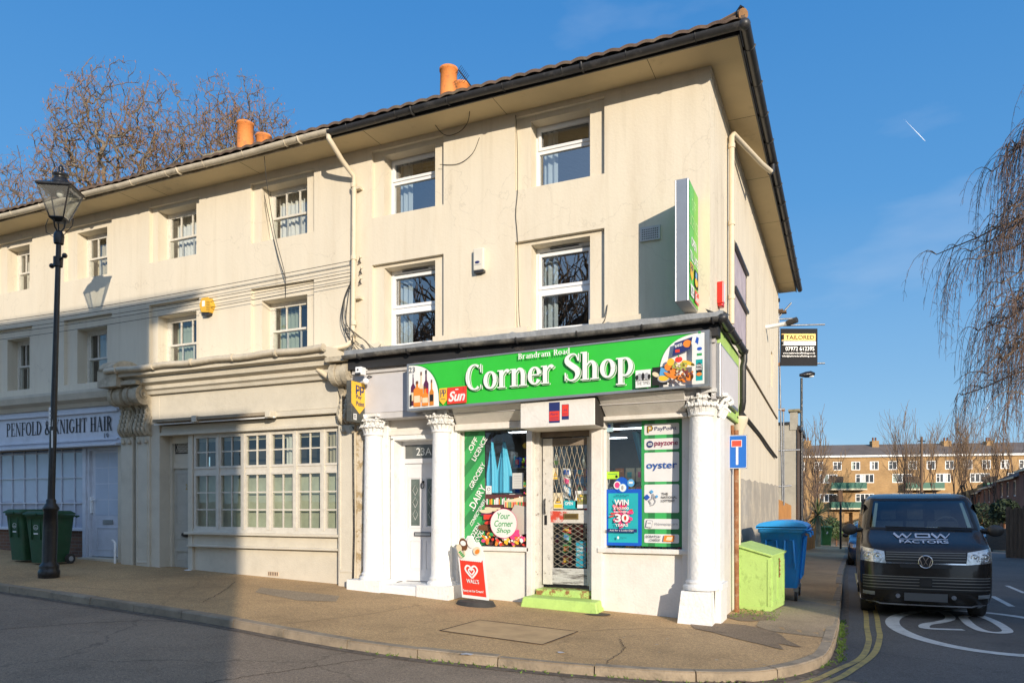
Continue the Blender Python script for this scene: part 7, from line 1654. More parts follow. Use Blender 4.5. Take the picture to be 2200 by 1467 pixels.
for (s_,y) in((-1,.92),(1,.92),(-1,3.95),(1,3.95)):
    w=thing('wheel','',''); 
    del w['label']; del w['category']; bpy.data.objects.remove(w)
    m=M(); prof=[(.17,-.11),(.31,-.115),(.335,-.09),(.34,0),(.335,.09),(.31,.115),(.17,.11)]
    vs=[];fs=[];n=28
    for (r_,xx) in prof:
        for j in range(n): t=2*math.pi*j/n; vs.append((s_*.83+xx,y+r_*math.cos(t),.34+r_*math.sin(t)))
    for i in range(len(prof)-1):
        for j in range(n): fs.append((i*n+j,i*n+(j+1)%n,(i+1)*n+(j+1)%n,(i+1)*n+j))
    m.add(vs,fs,rub,True); W_o=m.build('wheel',G_)
    m=M(); m.tube([(s_*.86,y,.34),(s_*.93,y,.34)],.19,leadgrey,20); 
    for k in range(5): t=R(72*k); m.tube([(s_*.935,y,.34),(s_*.935,y+.2*math.cos(t),.34+.2*math.sin(t))],.025,chrome,5)
    m.build('rim',W_o)
# ---------------- small parked cars behind
def car(label,px,Z,col,grp=None,rzz=0.0,cx=None,cyy=None):
    T=[(.18,.12,.78,.3),(.3,.02,.86,.3),(.5,.0,.89,.28),(.65,.05,.89,.25),(.78,.18,.88,.22),(.88,.6,.87,.2),(.95,1.05,.86,.2),(1.05,1.2,.82,.2),(1.25,1.5,.74,.2),(1.38,1.8,.66,.2),(1.44,2.3,.55,.2)]
    pt=pm('car_paint_'+label.split()[0],col,.2,var=.05,bump=0,coat=1)
    G_=thing('parked_car',label,'car',(0,0,0),grp); m=M(); vbody(m,T,4.1,pt,.12); m.build('body',G_)
    m=M(); patch(m,T,[(-.74,.97),(.74,.97),(.64,1.35),(-.64,1.35)],vglass,12,6,.01,.12); m.build('windscreen',G_)
    m=M()
    for s_ in(-1,1): m.add([(s_*(lerpS(T,z)[1]+.005),y,z) for y,z in((1.5,.97),(3.6,.97),(3.2,1.33),(1.85,1.33))],[(0,1,2,3)],vglass)
    m.build('side_window',G_)
    for s_ in(-1,1):
        m=M(); c=[(s_*.5,.60),(s_*.84,.62),(s_*.84,.76),(s_*.56,.73)]; c=c if s_>0 else [c[1],c[0],c[3],c[2]]; patch(m,T,c,hl,6,3,.012,.12); m.build('headlight',G_)
        m=M(); m.ball((s_*.98,1.35,1.0),(.1,.06,.07),vtrim,8,6); m.build('wing_mirror',G_)
    m=M(); patch(m,T,[(-.4,.3),(.4,.3),(.42,.55),(-.42,.55)],vtrim,8,3,.01,.12); m.build('grille',G_)
    m=M(); yb=vfront(T,0,.42,.12)-.03; m.box(-.26,.26,yb,yb+.02,.38,.49,gWhite); m.build('number_plate',G_)
    for (s_,y) in((-1,.8),(1,.8),(-1,3.3),(1,3.3)):
        m=M(); m.tube([(s_*.70,y,.31),(s_*.9,y,.31)],.31,rub,20); m.tube([(s_*.90,y,.31),(s_*.905,y,.31)],.19,leadgrey,16); m.build('wheel',G_)
    G_.location=(cx,cyy,rz(cx,cyy)); G_.rotation_euler=(0,0,rzz); return G_
car('dark blue parked car just behind the van on the left kerb',0,0,(.02,.06,.14),'cars parked along the left kerb',0,1.0,27.5)
car('black parked car further down the left kerb behind the blue car',0,0,(.015,.015,.02),'cars parked along the left kerb',0,1.05,35)
car('grey blue parked car on the right side of the side street by the hedge',0,0,(.06,.08,.11),None,0,6.9,50)
# ================================================================ BACKGROUND
def P3(px,py,Z): return Vector(atd(px,py,Z))
# modern street lamp
b=P3(1722,1200,27); G_=thing('street_lamp','slim dark modern street lamp behind the large blue bin','street lamp',(b.x,b.y,gz(b.x,b.y)))
m=M(); top=P3(1722,812,27); m.tube([(b.x,b.y,gz(b.x,b.y)-.05),(b.x,b.y,1.2),(b.x,b.y,1.25),(top.x,top.y,top.z)],[.075,.075,.05,.045],blackiron,10); m.build('post',G_)
m=M(); h1=P3(1718,806,27); h2=P3(1750,803,27); d=h2-h1; m.tube([h1,h1+d*.4,h1+d*.75,h2],[.05,.11,.12,.05],blackiron,10); m.build('lamp_head',G_)
m=M(); m.ball(h1+d*.65-Vector((0,0,.07)),(.16,.08,.05),gWhite,10,6); m.build('lamp_lens',G_)
b=P3(1806,1170,36); G_=thing('sign_post','slim black post with a small box on top far down the side pavement','post',(b.x,b.y,gz(b.x,b.y)))
m=M(); t=P3(1806,1055,36); m.tube([(b.x,b.y,gz(b.x,b.y)-.05),(b.x,b.y,t.z)],.05,blackiron,8); m.build('post',G_); m=M(); m.box(t.x-.09,t.x+.09,t.y-.05,t.y+.05,t.z-.5,t.z+.05,pm('brown_box',(.16,.09,.05),.7)); m.build('sign_plate',G_)
# scaffold with banner
G_=thing('scaffolding','steel scaffold poles standing at the back corner of the side wall','scaffold',(-1.6,23,0))
stl=pm('galvanised',(.22,.23,.25),.45,metal=.7,var=.2,bump=.1)
def q3(px,py,Z=21.9): return P3(px,py,Z)
m=M()
P_l=[(1672,640,1660,0),]
for (a,b,Z1) in(((1672,645),(1681,1075),21.9),((1683,880),(1684,1085),22.2),((1665,655),(1668,1080),22.6),((1667,688),(1700,651),21.9),((1664,686),(1712,684),21.9),((1660,700),(1772,697),21.9),((1672,783),(1772,780),21.9),((1668,880),(1686,878),21.9),((1666,968),(1718,966),22.2),((1668,1045),(1700,1043),22.2)):
    m.tube([q3(*a,Z1),q3(*b,Z1)],.025,stl,7); c=q3(*a,Z1); m.box(c.x-.045,c.x+.045,c.y-.045,c.y+.045,c.z-.045,c.z+.045,rust) if a[1]<1000 else None
m.build('pole',G_)
m=M(); 
for (px,py) in((1675,668),(1682,671)): c=q3(px,py); m.box(c.x-.18,c.x+.1,c.y-.1,c.y+.1,c.z-.03,c.z+.03,pm('scaffold_board',(.16,.10,.06),.9))
m.build('plank',G_)
bl_=q3(1677,786,21.85); br_=q3(1756,781,21.85); tl_=q3(1679,706,21.85)
G_=thing('banner','black scaffolding company banner with yellow strip hung from the scaffold poles','banner',tuple(bl_))
u=(br_-bl_); v=(tl_-bl_); W=u.length; H=v.length; u=Vector((u.x,u.y,0)); v=Vector((0,0,1))
p=Panel(bl_,u,v); p.step=.006
p.rect(0,0,W,H,gBlack); p.rect(.03,H*.68,W-.06,H*.86,gYe); p.text('TAILORED',.15,H*.71,W-.25,H*.11,gBlack,.01); p.rect(.03,H*.55,W-.06,H*.66,gWhite); p.text('SCAFFOLDING',.13,H*.57,W-.22,H*.065,gGrey,.01)
p.rect(.03,H*.70,.09,H*.84,gBlack); p.rect(.03,H*.56,.08,H*.65,gBlack)
p.text('07972 612395',.13,H*.40,W-.24,H*.11,gWhite,.01); p.text('www.tailoredscaffolding.co.uk',.05,H*.30,W-.14,H*.06,gWhite,.01); p.text('info@tailoredscaffolding.co.uk',.03,H*.22,W-.10,H*.06,gWhite,.01)
p.m.build('banner_face',G_)
m=M(); n_=u.normalized().cross(v); m.poly([q-n_*.01 for q in (bl_,bl_+u,bl_+u+v*H,bl_+v*H)],gBlack); m.build('banner_back',G_)
# rear building beyond the yard
G_=thing('rear_building','plain cream rendered building with parapet beyond the fence, behind the scaffold','building',(-3,27,0))
rw=pm('rear_render',(.44,.41,.34),.9,var=.12,scale=1.5,bump=.3,dirt=(.25,.23,.2),damt=.5,dscale=2)
xr,_=at(1713,1000,28.0); rbk=brickmat('dark_brick',(.12,.075,.05),(.09,.06,.045),(.14,.12,.1),(0,1))
_,zt_=at(1690,912,28.0); _,zt2=at(1708,884,28.0)
m=M(); m.box(-9,xr,28,31.5,-2,zt_,rw); m.box(at(1697,900,28)[0],xr,27.97,28.5,zt_-.2,zt2,rw); m.build('wall',G_)
m=M(); m.box(xr,xr+.03,27.95,31.5,-2,zt_-.1,rbk); m.build('brick_flank',G_)
m=M(); m.box(at(1697,900,28)[0]-.05,xr+.08,27.9,28.55,zt2,zt2+.08,capm); m.box(-9,at(1697,900,28)[0],27.93,28.4,zt_,zt_+.09,blackpl); m.box(xr,xr+.12,28.0,31.6,zt_-.2,zt_-.05,blackpl); m.build('coping',G_)
# timber fence
G_=thing('timber_fence','orange timber board fence behind the blue bin and scaffold','fence',(-2,24,0))
fw=pm('orange_timber',(.48,.24,.08),.8,var=.25,scale=2,bump=.3,stretch=(6,6,.6),dirt=(.2,.1,.05),damt=.5,dscale=3)
m=M(); y=22.7; k=0
while y<27.8:
    z1=1.85-.03*(y-22.7); m.box(-1.76,-1.74+(.015 if k%2 else 0),y,y+.14,-.4,z1,fw); y+=.145; k+=1
for z in(.3,1.4): m.box(-1.80,-1.76,22.7,27.8,z,z+.08,fw)
m.build('board_panel',G_)
for yy in(30,32.4,34.8):
    pass
G_=thing('garden_fence','low orange timber fence panels left of the numbered green bin','fence',(-1.6,34,0))
m=M(); 
for k in range(16):
    y=33.5+k*.28; x=-1.7+.02*k; 
    m.box(x,x+.03,y,y+.26,-.5,.75+.05*(k%3==0),fw)
m.box(-2.1,-1.3,38.2,38.25,-.5,.62,fw)
m.build('board_panel',G_)
# ---- spiky palm, hedge
def leafy(m,c,rad,n,size,mats,rn,shell=.4):
    for _ in range(n):
        while True:
            a=Vector((rn.uniform(-1,1),rn.uniform(-1,1),rn.uniform(-1,1)))
            if shell<a.length<1: break
        q=Vector((c[0]+a.x*rad[0],c[1]+a.y*rad[1],c[2]+a.z*rad[2])); d=Vector((rn.gauss(0,1),rn.gauss(0,1),rn.gauss(0,1))).normalized(); e=d.cross(Vector((rn.gauss(0,1),rn.gauss(0,1),rn.gauss(0,1)))).normalized(); s_=size*rn.uniform(.5,1.3)
        m.poly([q-d*s_,q+e*s_*.45,q+d*s_,q-e*s_*.45],rn.choice(mats))
rnb=random.Random(77)
lf=[pm('leaf_a',(.05,.10,.025),.7,bump=0),pm('leaf_b',(.08,.13,.035),.7,bump=0),pm('leaf_c',(.10,.12,.05),.7,bump=0)]
c=P3(1757,1112,38); gz_=gz(c.x,c.y)
G_=thing('palm_tree','spiky green palm with a short pale trunk behind the numbered bin','tree',(c.x,c.y,gz_))
m=M(); m.tube([(c.x,c.y,gz_),(c.x+.05,c.y,gz_+.7),(c.x,c.y,c.z+.1)],[.13,.11,.1],pm('palm_bark',(.35,.28,.18),.9,var=.3,bump=.5),8); m.build('trunk',G_)
m=M()
for _ in range(150):
    a=rnb.uniform(0,6.28); e=rnb.uniform(-.9,1.4); L_=rnb.uniform(.8,1.15); d=Vector((math.cos(a)*math.cos(e),math.sin(a)*math.cos(e),math.sin(e))); s_=d.cross(Vector((0,0,1))).normalized()*.028
    o=Vector((c.x,c.y,c.z+.15)); mid=o+d*L_*.6; tip=o+d*L_-Vector((0,0,.16*L_)); mt=rnb.choice([pm('palm_leaf',(.16,.20,.08),.6,bump=0),lf[1],pm('palm_dry',(.35,.30,.15),.7,bump=0)])
    m.poly([o-s_*.5,mid-s_,tip,mid+s_,o+s_*.5],mt)
m.build('crown',G_)
G_=thing('garden_hedge','small green hedge to the right of the numbered bin','hedge',tuple(P3(1786,1150,44)))
m=M(); c=P3(1786,1133,44); leafy(m,c,(.55,.8,.65),900,.09,lf,rnb,.3); c=P3(1797,1142,46); leafy(m,c,(.4,.5,.5),400,.09,lf,rnb,.3); m.build('foliage',G_)
m=M(); m.tube([(c.x,c.y,gz(c.x,c.y)),(c.x,c.y,c.z)],.05,gBrown,5); m.build('stem',G_)
# ---- flats block
FA=P3(1690,1000,104); FB=P3(2330,1000,97); FU=Vector((FB.x-FA.x,FB.y-FA.y,0)); FL=FU.length; FU.normalize(); FN=Vector((FU.y,-FU.x,0))   # towards camera
if FN.dot(Vector((0,0,0))-FA)<0: FN=-FN
def fx(u,d,z): q=FA+FU*u-FN*d; return (q.x,q.y,z)
def fu(px,py):
    # intersect ray with facade plane
    a=(px-CPX)/FPX; D=Vector((CY*a-SY,CY+SY*a,0)); t=(FA.x*FN.x+FA.y*FN.y)/(D.x*FN.x+D.y*FN.y); q=D*t; return (Vector((q.x-FA.x,q.y-FA.y,0)).dot(FU), CAMH+(HPY-py)/FPX*t)
G_=thing('apartment_block','long four storey yellow brick apartment block with green balconies across the end of the street','building',(FA.x,FA.y,-2.5))
ybr=brickmat('yellow_brick',(.52,.30,.115),(.41,.225,.085),(.45,.36,.22),(FU.x,FU.y))
m=M(); e0=fu(1760,979)[1]; base=-4.0
wins=[]
for k in range(-2,16):
    px=1799+39.7*k if k<4 else 1799+39.7*k+3
    u0,z0=fu(px-9.5,998); u1,z1=fu(px+9.5,984); z0,z1=6.6+.0,7.95; wins.append((u0,u1,z0+.2,z1+.05,'s'))
zrow=lambda py,px=1860: fu(px,py)[1]
W2=[(1761,1799),(1838,1878),(1917,1960),(2011,2043),(2084,2127),(2165,2205),(2245,2285)]
rows2=[(zrow(1037),zrow(1018)),(zrow(1078),zrow(1060))]
for (a,b) in W2:
    for (z0,z1) in rows2: wins.append((fu(a,1030)[0],fu(b,1030)[0],z0,z1,'w'))
rects=[(u0,u1,z0,z1,.12) for u0,u1,z0,z1,_ in wins]
rects+= [(fu(a,1100)[0],fu(b,1100)[0],-3.4,zrow(1100),.6) for a,b in((1740,1757),(1815,1832),(1880,1897),(1980,2000),(2050,2070))]
def fmap(u,z,d): return fx(u,d,z)
hwall(m,fmap,-20,FL+10,base,e0,rects,ybr,thick=.12)
m.build('wall',G_)
m=M(); rz0=e0; rh=fu(1860,957)[1]-e0
roofm=pm('far_roof',(.16,.13,.11),.9,var=.2,scale=.5,bump=0)
m.add([fx(-20,-.35,rz0),fx(FL+10,-.35,rz0),fx(FL+10,4.5,rz0+rh+.5),fx(-20,4.5,rz0+rh+.5),fx(FL+10,9.4,rz0),fx(-20,9.4,rz0)],[(0,1,2,3),(3,2,4,5)],roofm)
m.build('roof',G_)
m=M(); m.add([fx(-20,-.36,rz0-.25),fx(FL+10,-.36,rz0-.25),fx(FL+10,-.36,rz0),fx(-20,-.36,rz0),fx(FL+10,.0,rz0-.25),fx(-20,.0,rz0-.25)],[(0,1,2,3),(5,4,1,0)],gWhite); m.build('fascia_board',G_)
for (px,w) in((1745,16),(1896,15),(2056,17),(2150,15)):
    u0,_=fu(px-w/2,950); u1,_=fu(px+w/2,950); zc=fu(px,942)[1]; m=M()
    v=[fx(u,d,z) for z in(e0+.8,zc) for d in(3.2,4.6) for u in(u0,u1)]; m.add(v,[(0,2,3,1),(4,5,7,6),(0,1,5,4),(2,6,7,3),(0,4,6,2),(1,3,7,5)],ybr); c_=m.build('chimney',G_)
    m=M()
    for t in(.3,.7): q=fx(u0+(u1-u0)*t,3.9,zc); m.lathe([(.12,zc),(.12,zc+.5),(.09,zc+.5)],q[0],q[1],gBrown,8)
    m.build('chimney_pot',c_)
gdk=pm('far_glass',(.05,.06,.07),.15,var=.3,scale=1,bump=0)
for (u0,u1,z0,z1,kd) in wins:
    m=M(); n=2 if kd=='s' else 4; f=.10
    def rb(ua,ub,za,zb,mat,d0=.02,d1=.09):
        v=[fx(u,d,z) for z in(za,zb) for d in(d0,d1) for u in(ua,ub)]; m.add(v,[(0,2,3,1),(4,5,7,6),(0,1,5,4),(2,6,7,3),(0,4,6,2),(1,3,7,5)],mat)
    rb(u0,u1,z0,z0+f,gWhite); rb(u0,u1,z1-f,z1,gWhite)
    for k in range(n+1): u=u0+(u1-u0-f)*k/n; rb(u,u+f,z0+f,z1-f,gWhite)
    rb(u0+f,u0+(u1-u0)/n,z0+(z1-z0)*.6,z0+(z1-z0)*.6+.06,gWhite,.03,.08)
    w=m.build('window',G_); m=M(); m.poly([fx(u0,.10,z0),fx(u1,.10,z0),fx(u1,.10,z1),fx(u0,.10,z1)],gdk)
    if rnb.random()<.7:
        a=rnb.choice([0,.5,.25]); m.poly([fx(u0+(u1-u0)*a,.095,z0),fx(u0+(u1-u0)*(a+.3),.095,z0),fx(u0+(u1-u0)*(a+.3),.095,z1),fx(u0+(u1-u0)*a,.095,z1)],greencur if rnb.random()<.5 else curtain)
    m.build('pane',w)
bg_=pm('balcony_green',(.01,.12,.075),.5,var=.15,bump=0)
for (a,b) in((1782,1857),(1942,2022),(2112,2190),(2270,2340)):
    for (py0,py1) in((1052,1037),(1093,1078)):
        u0,z0=fu(a,py0); u1,_=fu(b,py0); z1=fu(a,py1)[1]; m=M()
        def rb(ua,ub,za,zb,mat,d0,d1):
            v=[fx(u,d,z) for z in(za,zb) for d in(d0,d1) for u in(ua,ub)]; m.add(v,[(0,2,3,1),(4,5,7,6),(0,1,5,4),(2,6,7,3),(0,4,6,2),(1,3,7,5)],mat)
        rb(u0,u1,z0+.15,z1,bg_,-1.25,-1.2); rb(u0-.05,u1+.05,z0-.05,z0+.15,gCream,-1.3,0); rb(u0,u0+.05,z0+.15,z1,bg_,-1.2,0); rb(u1-.05,u1,z0+.15,z1,bg_,-1.2,0)
        rb(u0,u0+(u1-u0)*.4,z0+.1,z1+.9,pm('recess_dark',(.06,.045,.035),.9,var=.2,bump=0),-.02,.0)
        m.build('balcony',G_)
# ---- right-hand brick row
rbm=brickmat('red_brick_far',(.36,.13,.07),(.27,.095,.055),(.3,.22,.17),(.1,1))
A0=P3(2260,1080,52); A1=P3(2083,1080,104)
RU=(A1-A0); RU.z=0; RL=RU.length; RU.normalize(); RN=Vector((-RU.y,RU.x,0)); 
if RN.dot(-A0)<0: RN=-RN
def rx(u,d,z): q=A0+RU*u-RN*d; return (q.x,q.y,z)
z_e0=CAMH+(HPY-985)/FPX*52; z_e1=CAMH+(HPY-1064)/FPX*104
hn=4; seg=RL/hn
rnames=['nearest red brick house of the row at the right edge','second red brick house of the row at the right','third red brick house of the row at the right','farthest red brick house of the row at the right, beside the flats']
for h in range(hn):
    u0,u1=h*seg,(h+1)*seg; ze=lambda u: z_e0+(z_e1-z_e0)*u/RL; zz=ze((u0+u1)/2)
    G_=thing('brick_house',rnames[h],'house',rx(u0,0,-2),'red brick row on the right'); m=M()
    ws=[]
    for k in range(3): a=u0+seg*(.12+.3*k); ws.append((a,a+1.7,zz-1.75,zz-.3)); ws.append((a,a+1.7,zz-4.3,zz-2.9))
    hwall(m,lambda u,z,d:rx(u,d,z),u0,u1-.002,-5,zz,[(a,b,c,d,.1) for a,b,c,d in ws],rbm,thick=.1)
    m.poly([rx(u0,0,-5),rx(u0,8,-5),rx(u0,8,zz),rx(u0,0,zz)],rbm); m.build('wall',G_)
    m=M(); m.add([rx(u0,-.4,zz-.05),rx(u1,-.4,zz-.05),rx(u1,4,zz+1.9),rx(u0,4,zz+1.9),rx(u0,8.4,zz-.05),rx(u1,8.4,zz-.05)],[(0,1,2,3),(3,2,5,4)],pm('dark_roof',(.07,.06,.06),.9,var=.2,bump=0)); m.add([rx(u0,-.41,zz-.2),rx(u1,-.41,zz-.2),rx(u1,-.41,zz-.03),rx(u0,-.41,zz-.03)],[(0,1,2,3)],gCream); m.build('roof',G_)
    for (a,b,c,d) in ws:
        m=M(); 
        for (ua,ub,za,zb) in((a,b,c,c+.1),(a,b,d-.1,d),(a,a+.1,c,d),(b-.1,b,c,d),((a+b)/2-.05,(a+b)/2+.05,c,d)): m.poly([rx(ua,.05,za),rx(ub,.05,za),rx(ub,.05,zb),rx(ua,.05,zb)],gWhite)
        w=m.build('window',G_); m=M(); m.poly([rx(a,.08,c),rx(b,.08,c),rx(b,.08,d),rx(a,.08,d)],gdk); m.poly([rx(a,.075,c),rx(a+.5,.075,c),rx(a+.5,.075,d),rx(a,.075,d)],curtain); m.build('pane',w)
# right side hedge, wall, tall fence
G_=thing('tall_fence','tall weathered timber fence panels at the right edge of the photo','fence',tuple(P3(2190,1180,30)))
m=M(); ow=pm('old_timber',(.14,.10,.07),.9,var=.3,scale=3,bump=.4,stretch=(5,5,.5))
for k in range(20):
    a=P3(2166+k*9,1100,31-k*.1); g=gz(a.x,a.y); zt=P3(2166,1088 if k%4==0 else 1096-k*1.5,31).z; m.box(a.x-.085,a.x+.085,a.y-.02,a.y+.02,g-.2,zt+.03*(k%3),ow)
m.build('board_panel',G_)
G_=thing('low_wall','low dark brick garden wall with a box behind the van on the right','wall',tuple(P3(2140,1170,40)))
m=M(); a=P3(2122,1175,42); b=P3(2180,1175,40); m.prism([(a.x,a.y),(b.x,b.y),(b.x+.1,b.y+1.2),(a.x+.1,a.y+1.2)],'z',-1.2,.45,rbk); m.build('wall',G_)
dl=[pm('dark_leaf_a',(.015,.03,.015),.8,bump=0),pm('dark_leaf_b',(.03,.05,.02),.8,bump=0),pm('dark_leaf_c',(.045,.065,.03),.8,bump=0)]
for (px,py,Z,r,l) in((2108,1108,56,(1.5,1.2,1.0),'rounded dark evergreen bush behind the van mirror'),(2158,1098,44,(.8,1.0,.75),'dark evergreen bush beside the tall fence')):
    c=P3(px,py,Z); G_=thing('bush',l,'bush',(c.x,c.y,gz(c.x,c.y))); m=M(); leafy(m,c,r,1500,.13,dl,rnb,.35); m.build('foliage',G_); m=M(); m.tube([(c.x,c.y,-1.2),(c.x,c.y,c.z)],.12,gBrown,6); m.build('stem',G_)
# ================================================================ TREES
bark=[pm('bark_grey',(.20,.16,.11),.9,var=.25,scale=8,bump=.3),pm('bark_brown',(.13,.085,.06),.9,var=.3,scale=8,bump=.3)]
twigm=pm('twig_brown',(.22,.145,.085),.85,var=.2,bump=0); seedm=pm('seed_russet',(.34,.16,.07),.85,var=.3,bump=0)
def grow(mt,mc,p,d,L_,r,dep,rn,gr=.05,spread=.55,bm=None,seed=False,shr=.76,minr=.006,ret=None,twist=.13):
    n=4 if dep>2 else 3; pts=[p]; q=p.copy(); dd=d.copy()
    for k in range(n):
        dd=(dd+Vector((rn.gauss(0,twist),rn.gauss(0,twist),rn.gauss(0,twist)+gr))).normalized(); q=q+dd*(L_/n); pts.append(q.copy())
    rs=[max(minr,r*(1-.35*i/n)) for i in range(n+1)]
    tgt=mt if dep>=5 else mc
    tgt.tube(pts,rs,bm if dep>=2 else twigm,6 if dep>=5 else (4 if dep>=3 else 3),True,False)
    if dep==0:
        if seed and rn.random()<.55:
            for _ in range(2):
                e=q+Vector((rn.gauss(0,.06),rn.gauss(0,.06),rn.gauss(-.03,.05))); mc.poly([q,e+Vector((.03,.0,.02)),e+Vector((0,.03,-.06))],seedm)
        return
    kids=rn.choice([2,3,3]) if dep>1 else 3
    for i in range(kids):
        t=1 if i==0 else rn.uniform(.35,1); idx=min(n,int(t*n)); b=pts[idx]
        ax=Vector((rn.gauss(0,1),rn.gauss(0,1),rn.gauss(0,1))); perp=dd.cross(ax).normalized(); s_=spread*rn.uniform(.5,1.2)*(1 if i else .55)
        nd=(dd*math.cos(s_)+perp*math.sin(s_)).normalized()
        grow(mt,mc,b,nd,L_*shr*rn.uniform(.8,1.15),r*(.68 if i else .78),dep-1,rn,gr,spread,bm,seed,shr,minr,None,twist)
import numpy as np
def crown_tree(name,label,base,c,rad,n,seed,bm,grp=None,tw=.008,minr=.009,leafy_=True,gap=.35):
    rn=random.Random(seed); ng=np.random.RandomState(seed); G_=thing(name,label,'tree',tuple(base),grp); mt,mc=M(),M()
    cen=[ng.uniform(-1,1,3) for _ in range(16)]; cen=[q/np.linalg.norm(q)*rn.uniform(.35,.8) for q in cen]
    P=[]
    while len(P)<n:
        q=cen[rn.randrange(16)]+ng.normal(0,.24,3) if rn.random()<.8 else ng.uniform(-1,1,3)
        l=np.linalg.norm(q)
        if l<1 and (l>.25): P.append(np.array(c)+q*np.array(rad))
    root=np.array([base.x,base.y,c[2]-rad[2]*.95]); P=sorted(P,key=lambda q:np.linalg.norm(q-root))
    nodes=np.zeros((n+1,3)); nodes[0]=root; par=[-1]; dep=np.zeros(n+1)
    for i,q in enumerate(P):
        d=np.linalg.norm(nodes[:i+1]-q,axis=1)+dep[:i+1]*.16; j=int(np.argmin(d)); nodes[i+1]=q; par.append(j); dep[i+1]=dep[j]+np.linalg.norm(nodes[j]-q)
    load=np.ones(n+1)
    for i in range(n,0,-1): load[par[i]]+=load[i]
    k=max(rad)*.00095; R_=lambda l:minr+k*l**.5
    kids=[0]*(n+1)
    for i in range(1,n+1): kids[par[i]]+=1
    for i in range(1,n+1):
        a=Vector(nodes[par[i]]); b=Vector(nodes[i]); L_=(b-a).length; j1=a+(b-a)*.35+Vector([rn.gauss(0,.08*L_) for _ in range(3)])+Vector((0,0,.05*L_)); j2=a+(b-a)*.7+Vector([rn.gauss(0,.07*L_) for _ in range(3)])+Vector((0,0,.06*L_))
        r0=min(R_(load[i])*1.1,R_(load[par[i]])); r1=R_(load[i]); big=load[i]>30
        (mt if load[i]>120 else mc).tube([a,j1,j2,b],[r0,(r0+r1)/2,(r0+r1)/2,r1],bm if load[i]>3 else twigm,6 if big else 3,True,False)
        if kids[i]<=1:
            for _ in range(4):
                s=a+(b-a)*rn.uniform(.3,1); e=((b-a).normalized()+Vector([rn.gauss(0,.9) for _ in range(3)])).normalized()*rn.uniform(.25,.6); e2=e+Vector([rn.gauss(0,.12) for _ in range(3)])
                mc.tube([s,s+e*.5,s+e*.5+e2*.5],[minr*.8,minr*.65,minr*.4],twigm,3,True,False)
                if leafy_ and rn.random()<.45:
                    q=s+e*.5+e2*.5; mc.poly([q,q+Vector((.045,.0,.03)),q+Vector((.01,.045,-.08))],seedm)
    mt.tube([base-Vector((0,0,.3)),base+Vector((.1,0,root[2]*.5)),Vector(root)],[R_(n)*1.5,R_(n)*1.15,R_(n)],bm,10)
    mt.build('trunk',G_); mc.build('crown',G_); return G_
def tree(name,label,base,h,dep,seed,bm,grp=None,r=None,spread=.55,gr=.05,seeds=False,shr=.76,trunk_h=.25,lean=Vector((0,0,1)),minr=.006,limbs=4,twist=.13):
    rn=random.Random(seed); G_=thing(name,label,'tree',tuple(base),grp); mt,mc=M(),M(); r=r or h*.02
    top=base+lean*h*trunk_h; mt.tube([base-Vector((0,0,.3)),base+lean*h*trunk_h*.4,top],[r*1.5,r*1.1,r],bm,10)
    s=sum(shr**k for k in range(dep+1)); L_=h*(1-trunk_h)/s*1.15
    for i in range(limbs):
        a=6.283*i/limbs+rn.uniform(-.4,.4); e=rn.uniform(.25,.75) if i else .1
        d=Vector((math.cos(a)*math.sin(e),math.sin(a)*math.sin(e),math.cos(e))); grow(mt,mc,top-Vector((0,0,rn.uniform(0,h*.06))),d,L_*rn.uniform(.85,1.1),r*.62,dep,rn,gr,spread,bm,seeds,shr,minr,None,twist)
    mt.build('trunk',G_); mc.build('crown',G_); return G_
for (px,Z,zc,rad,n,sd,l) in((275,33,15.6,(4.3,3.6,6.0),2600,5,'large bare tree with russet tufts rising behind the roof left of the middle chimney'),(505,35,16.4,(3.9,3.4,5.4),2100,12,'bare tree behind the orange chimney pots of the middle house'),(80,34,13.6,(4.3,3.4,4.9),1900,31,'bare tree low behind the lamp lantern at the far left')):
    b=P3(px,1090,Z); crown_tree('bare_tree',l,Vector((b.x,b.y,0)),(b.x,b.y,zc),rad,n,sd,bark[0],'bare trees behind the terrace')
# trees before the flats
tl=['slender bare tree left of the palm, in front of the apartment block','bare tree beside the telegraph pole in front of the apartment block','second bare tree right of the telegraph pole','third bare tree right of the telegraph pole','bare tree in front of the flats nearest the right edge','faint bare tree at the left end of the apartment block','bare tree right behind the telegraph pole']
for k,(px,Z,top,sd) in enumerate(((1757,60,925,3),(1958,80,885,4),(2035,74,890,5),(2095,84,880,6),(2150,76,895,7),(1735,75,935,8))):
    b=P3(px,1150,Z); g=gz(b.x,b.y); h=CAMH+(HPY-top)/FPX*Z-g
    tree('bare_tree',tl[k],Vector((b.x,b.y,g)),h,5,sd,bark[1],'bare trees in front of the apartment block',spread=.40,gr=.12,shr=.8,trunk_h=.22,limbs=3,minr=.010,r=.11)
# telegraph pole
b=P3(1980,1150,70); t=P3(1980,938,70); G_=thing('telegraph_pole','brown telegraph pole rising above the van in front of the flats','pole',(b.x,b.y,gz(b.x,b.y))); m=M(); m.tube([(b.x,b.y,-3),(t.x,t.y,t.z)],[.14,.10],pm('pole_wood',(.16,.10,.06),.9),8); m.tube([(t.x-.3,t.y,t.z-.4),(t.x+.3,t.y,t.z-.4)],.05,blackiron,5); m.build('pole',G_)
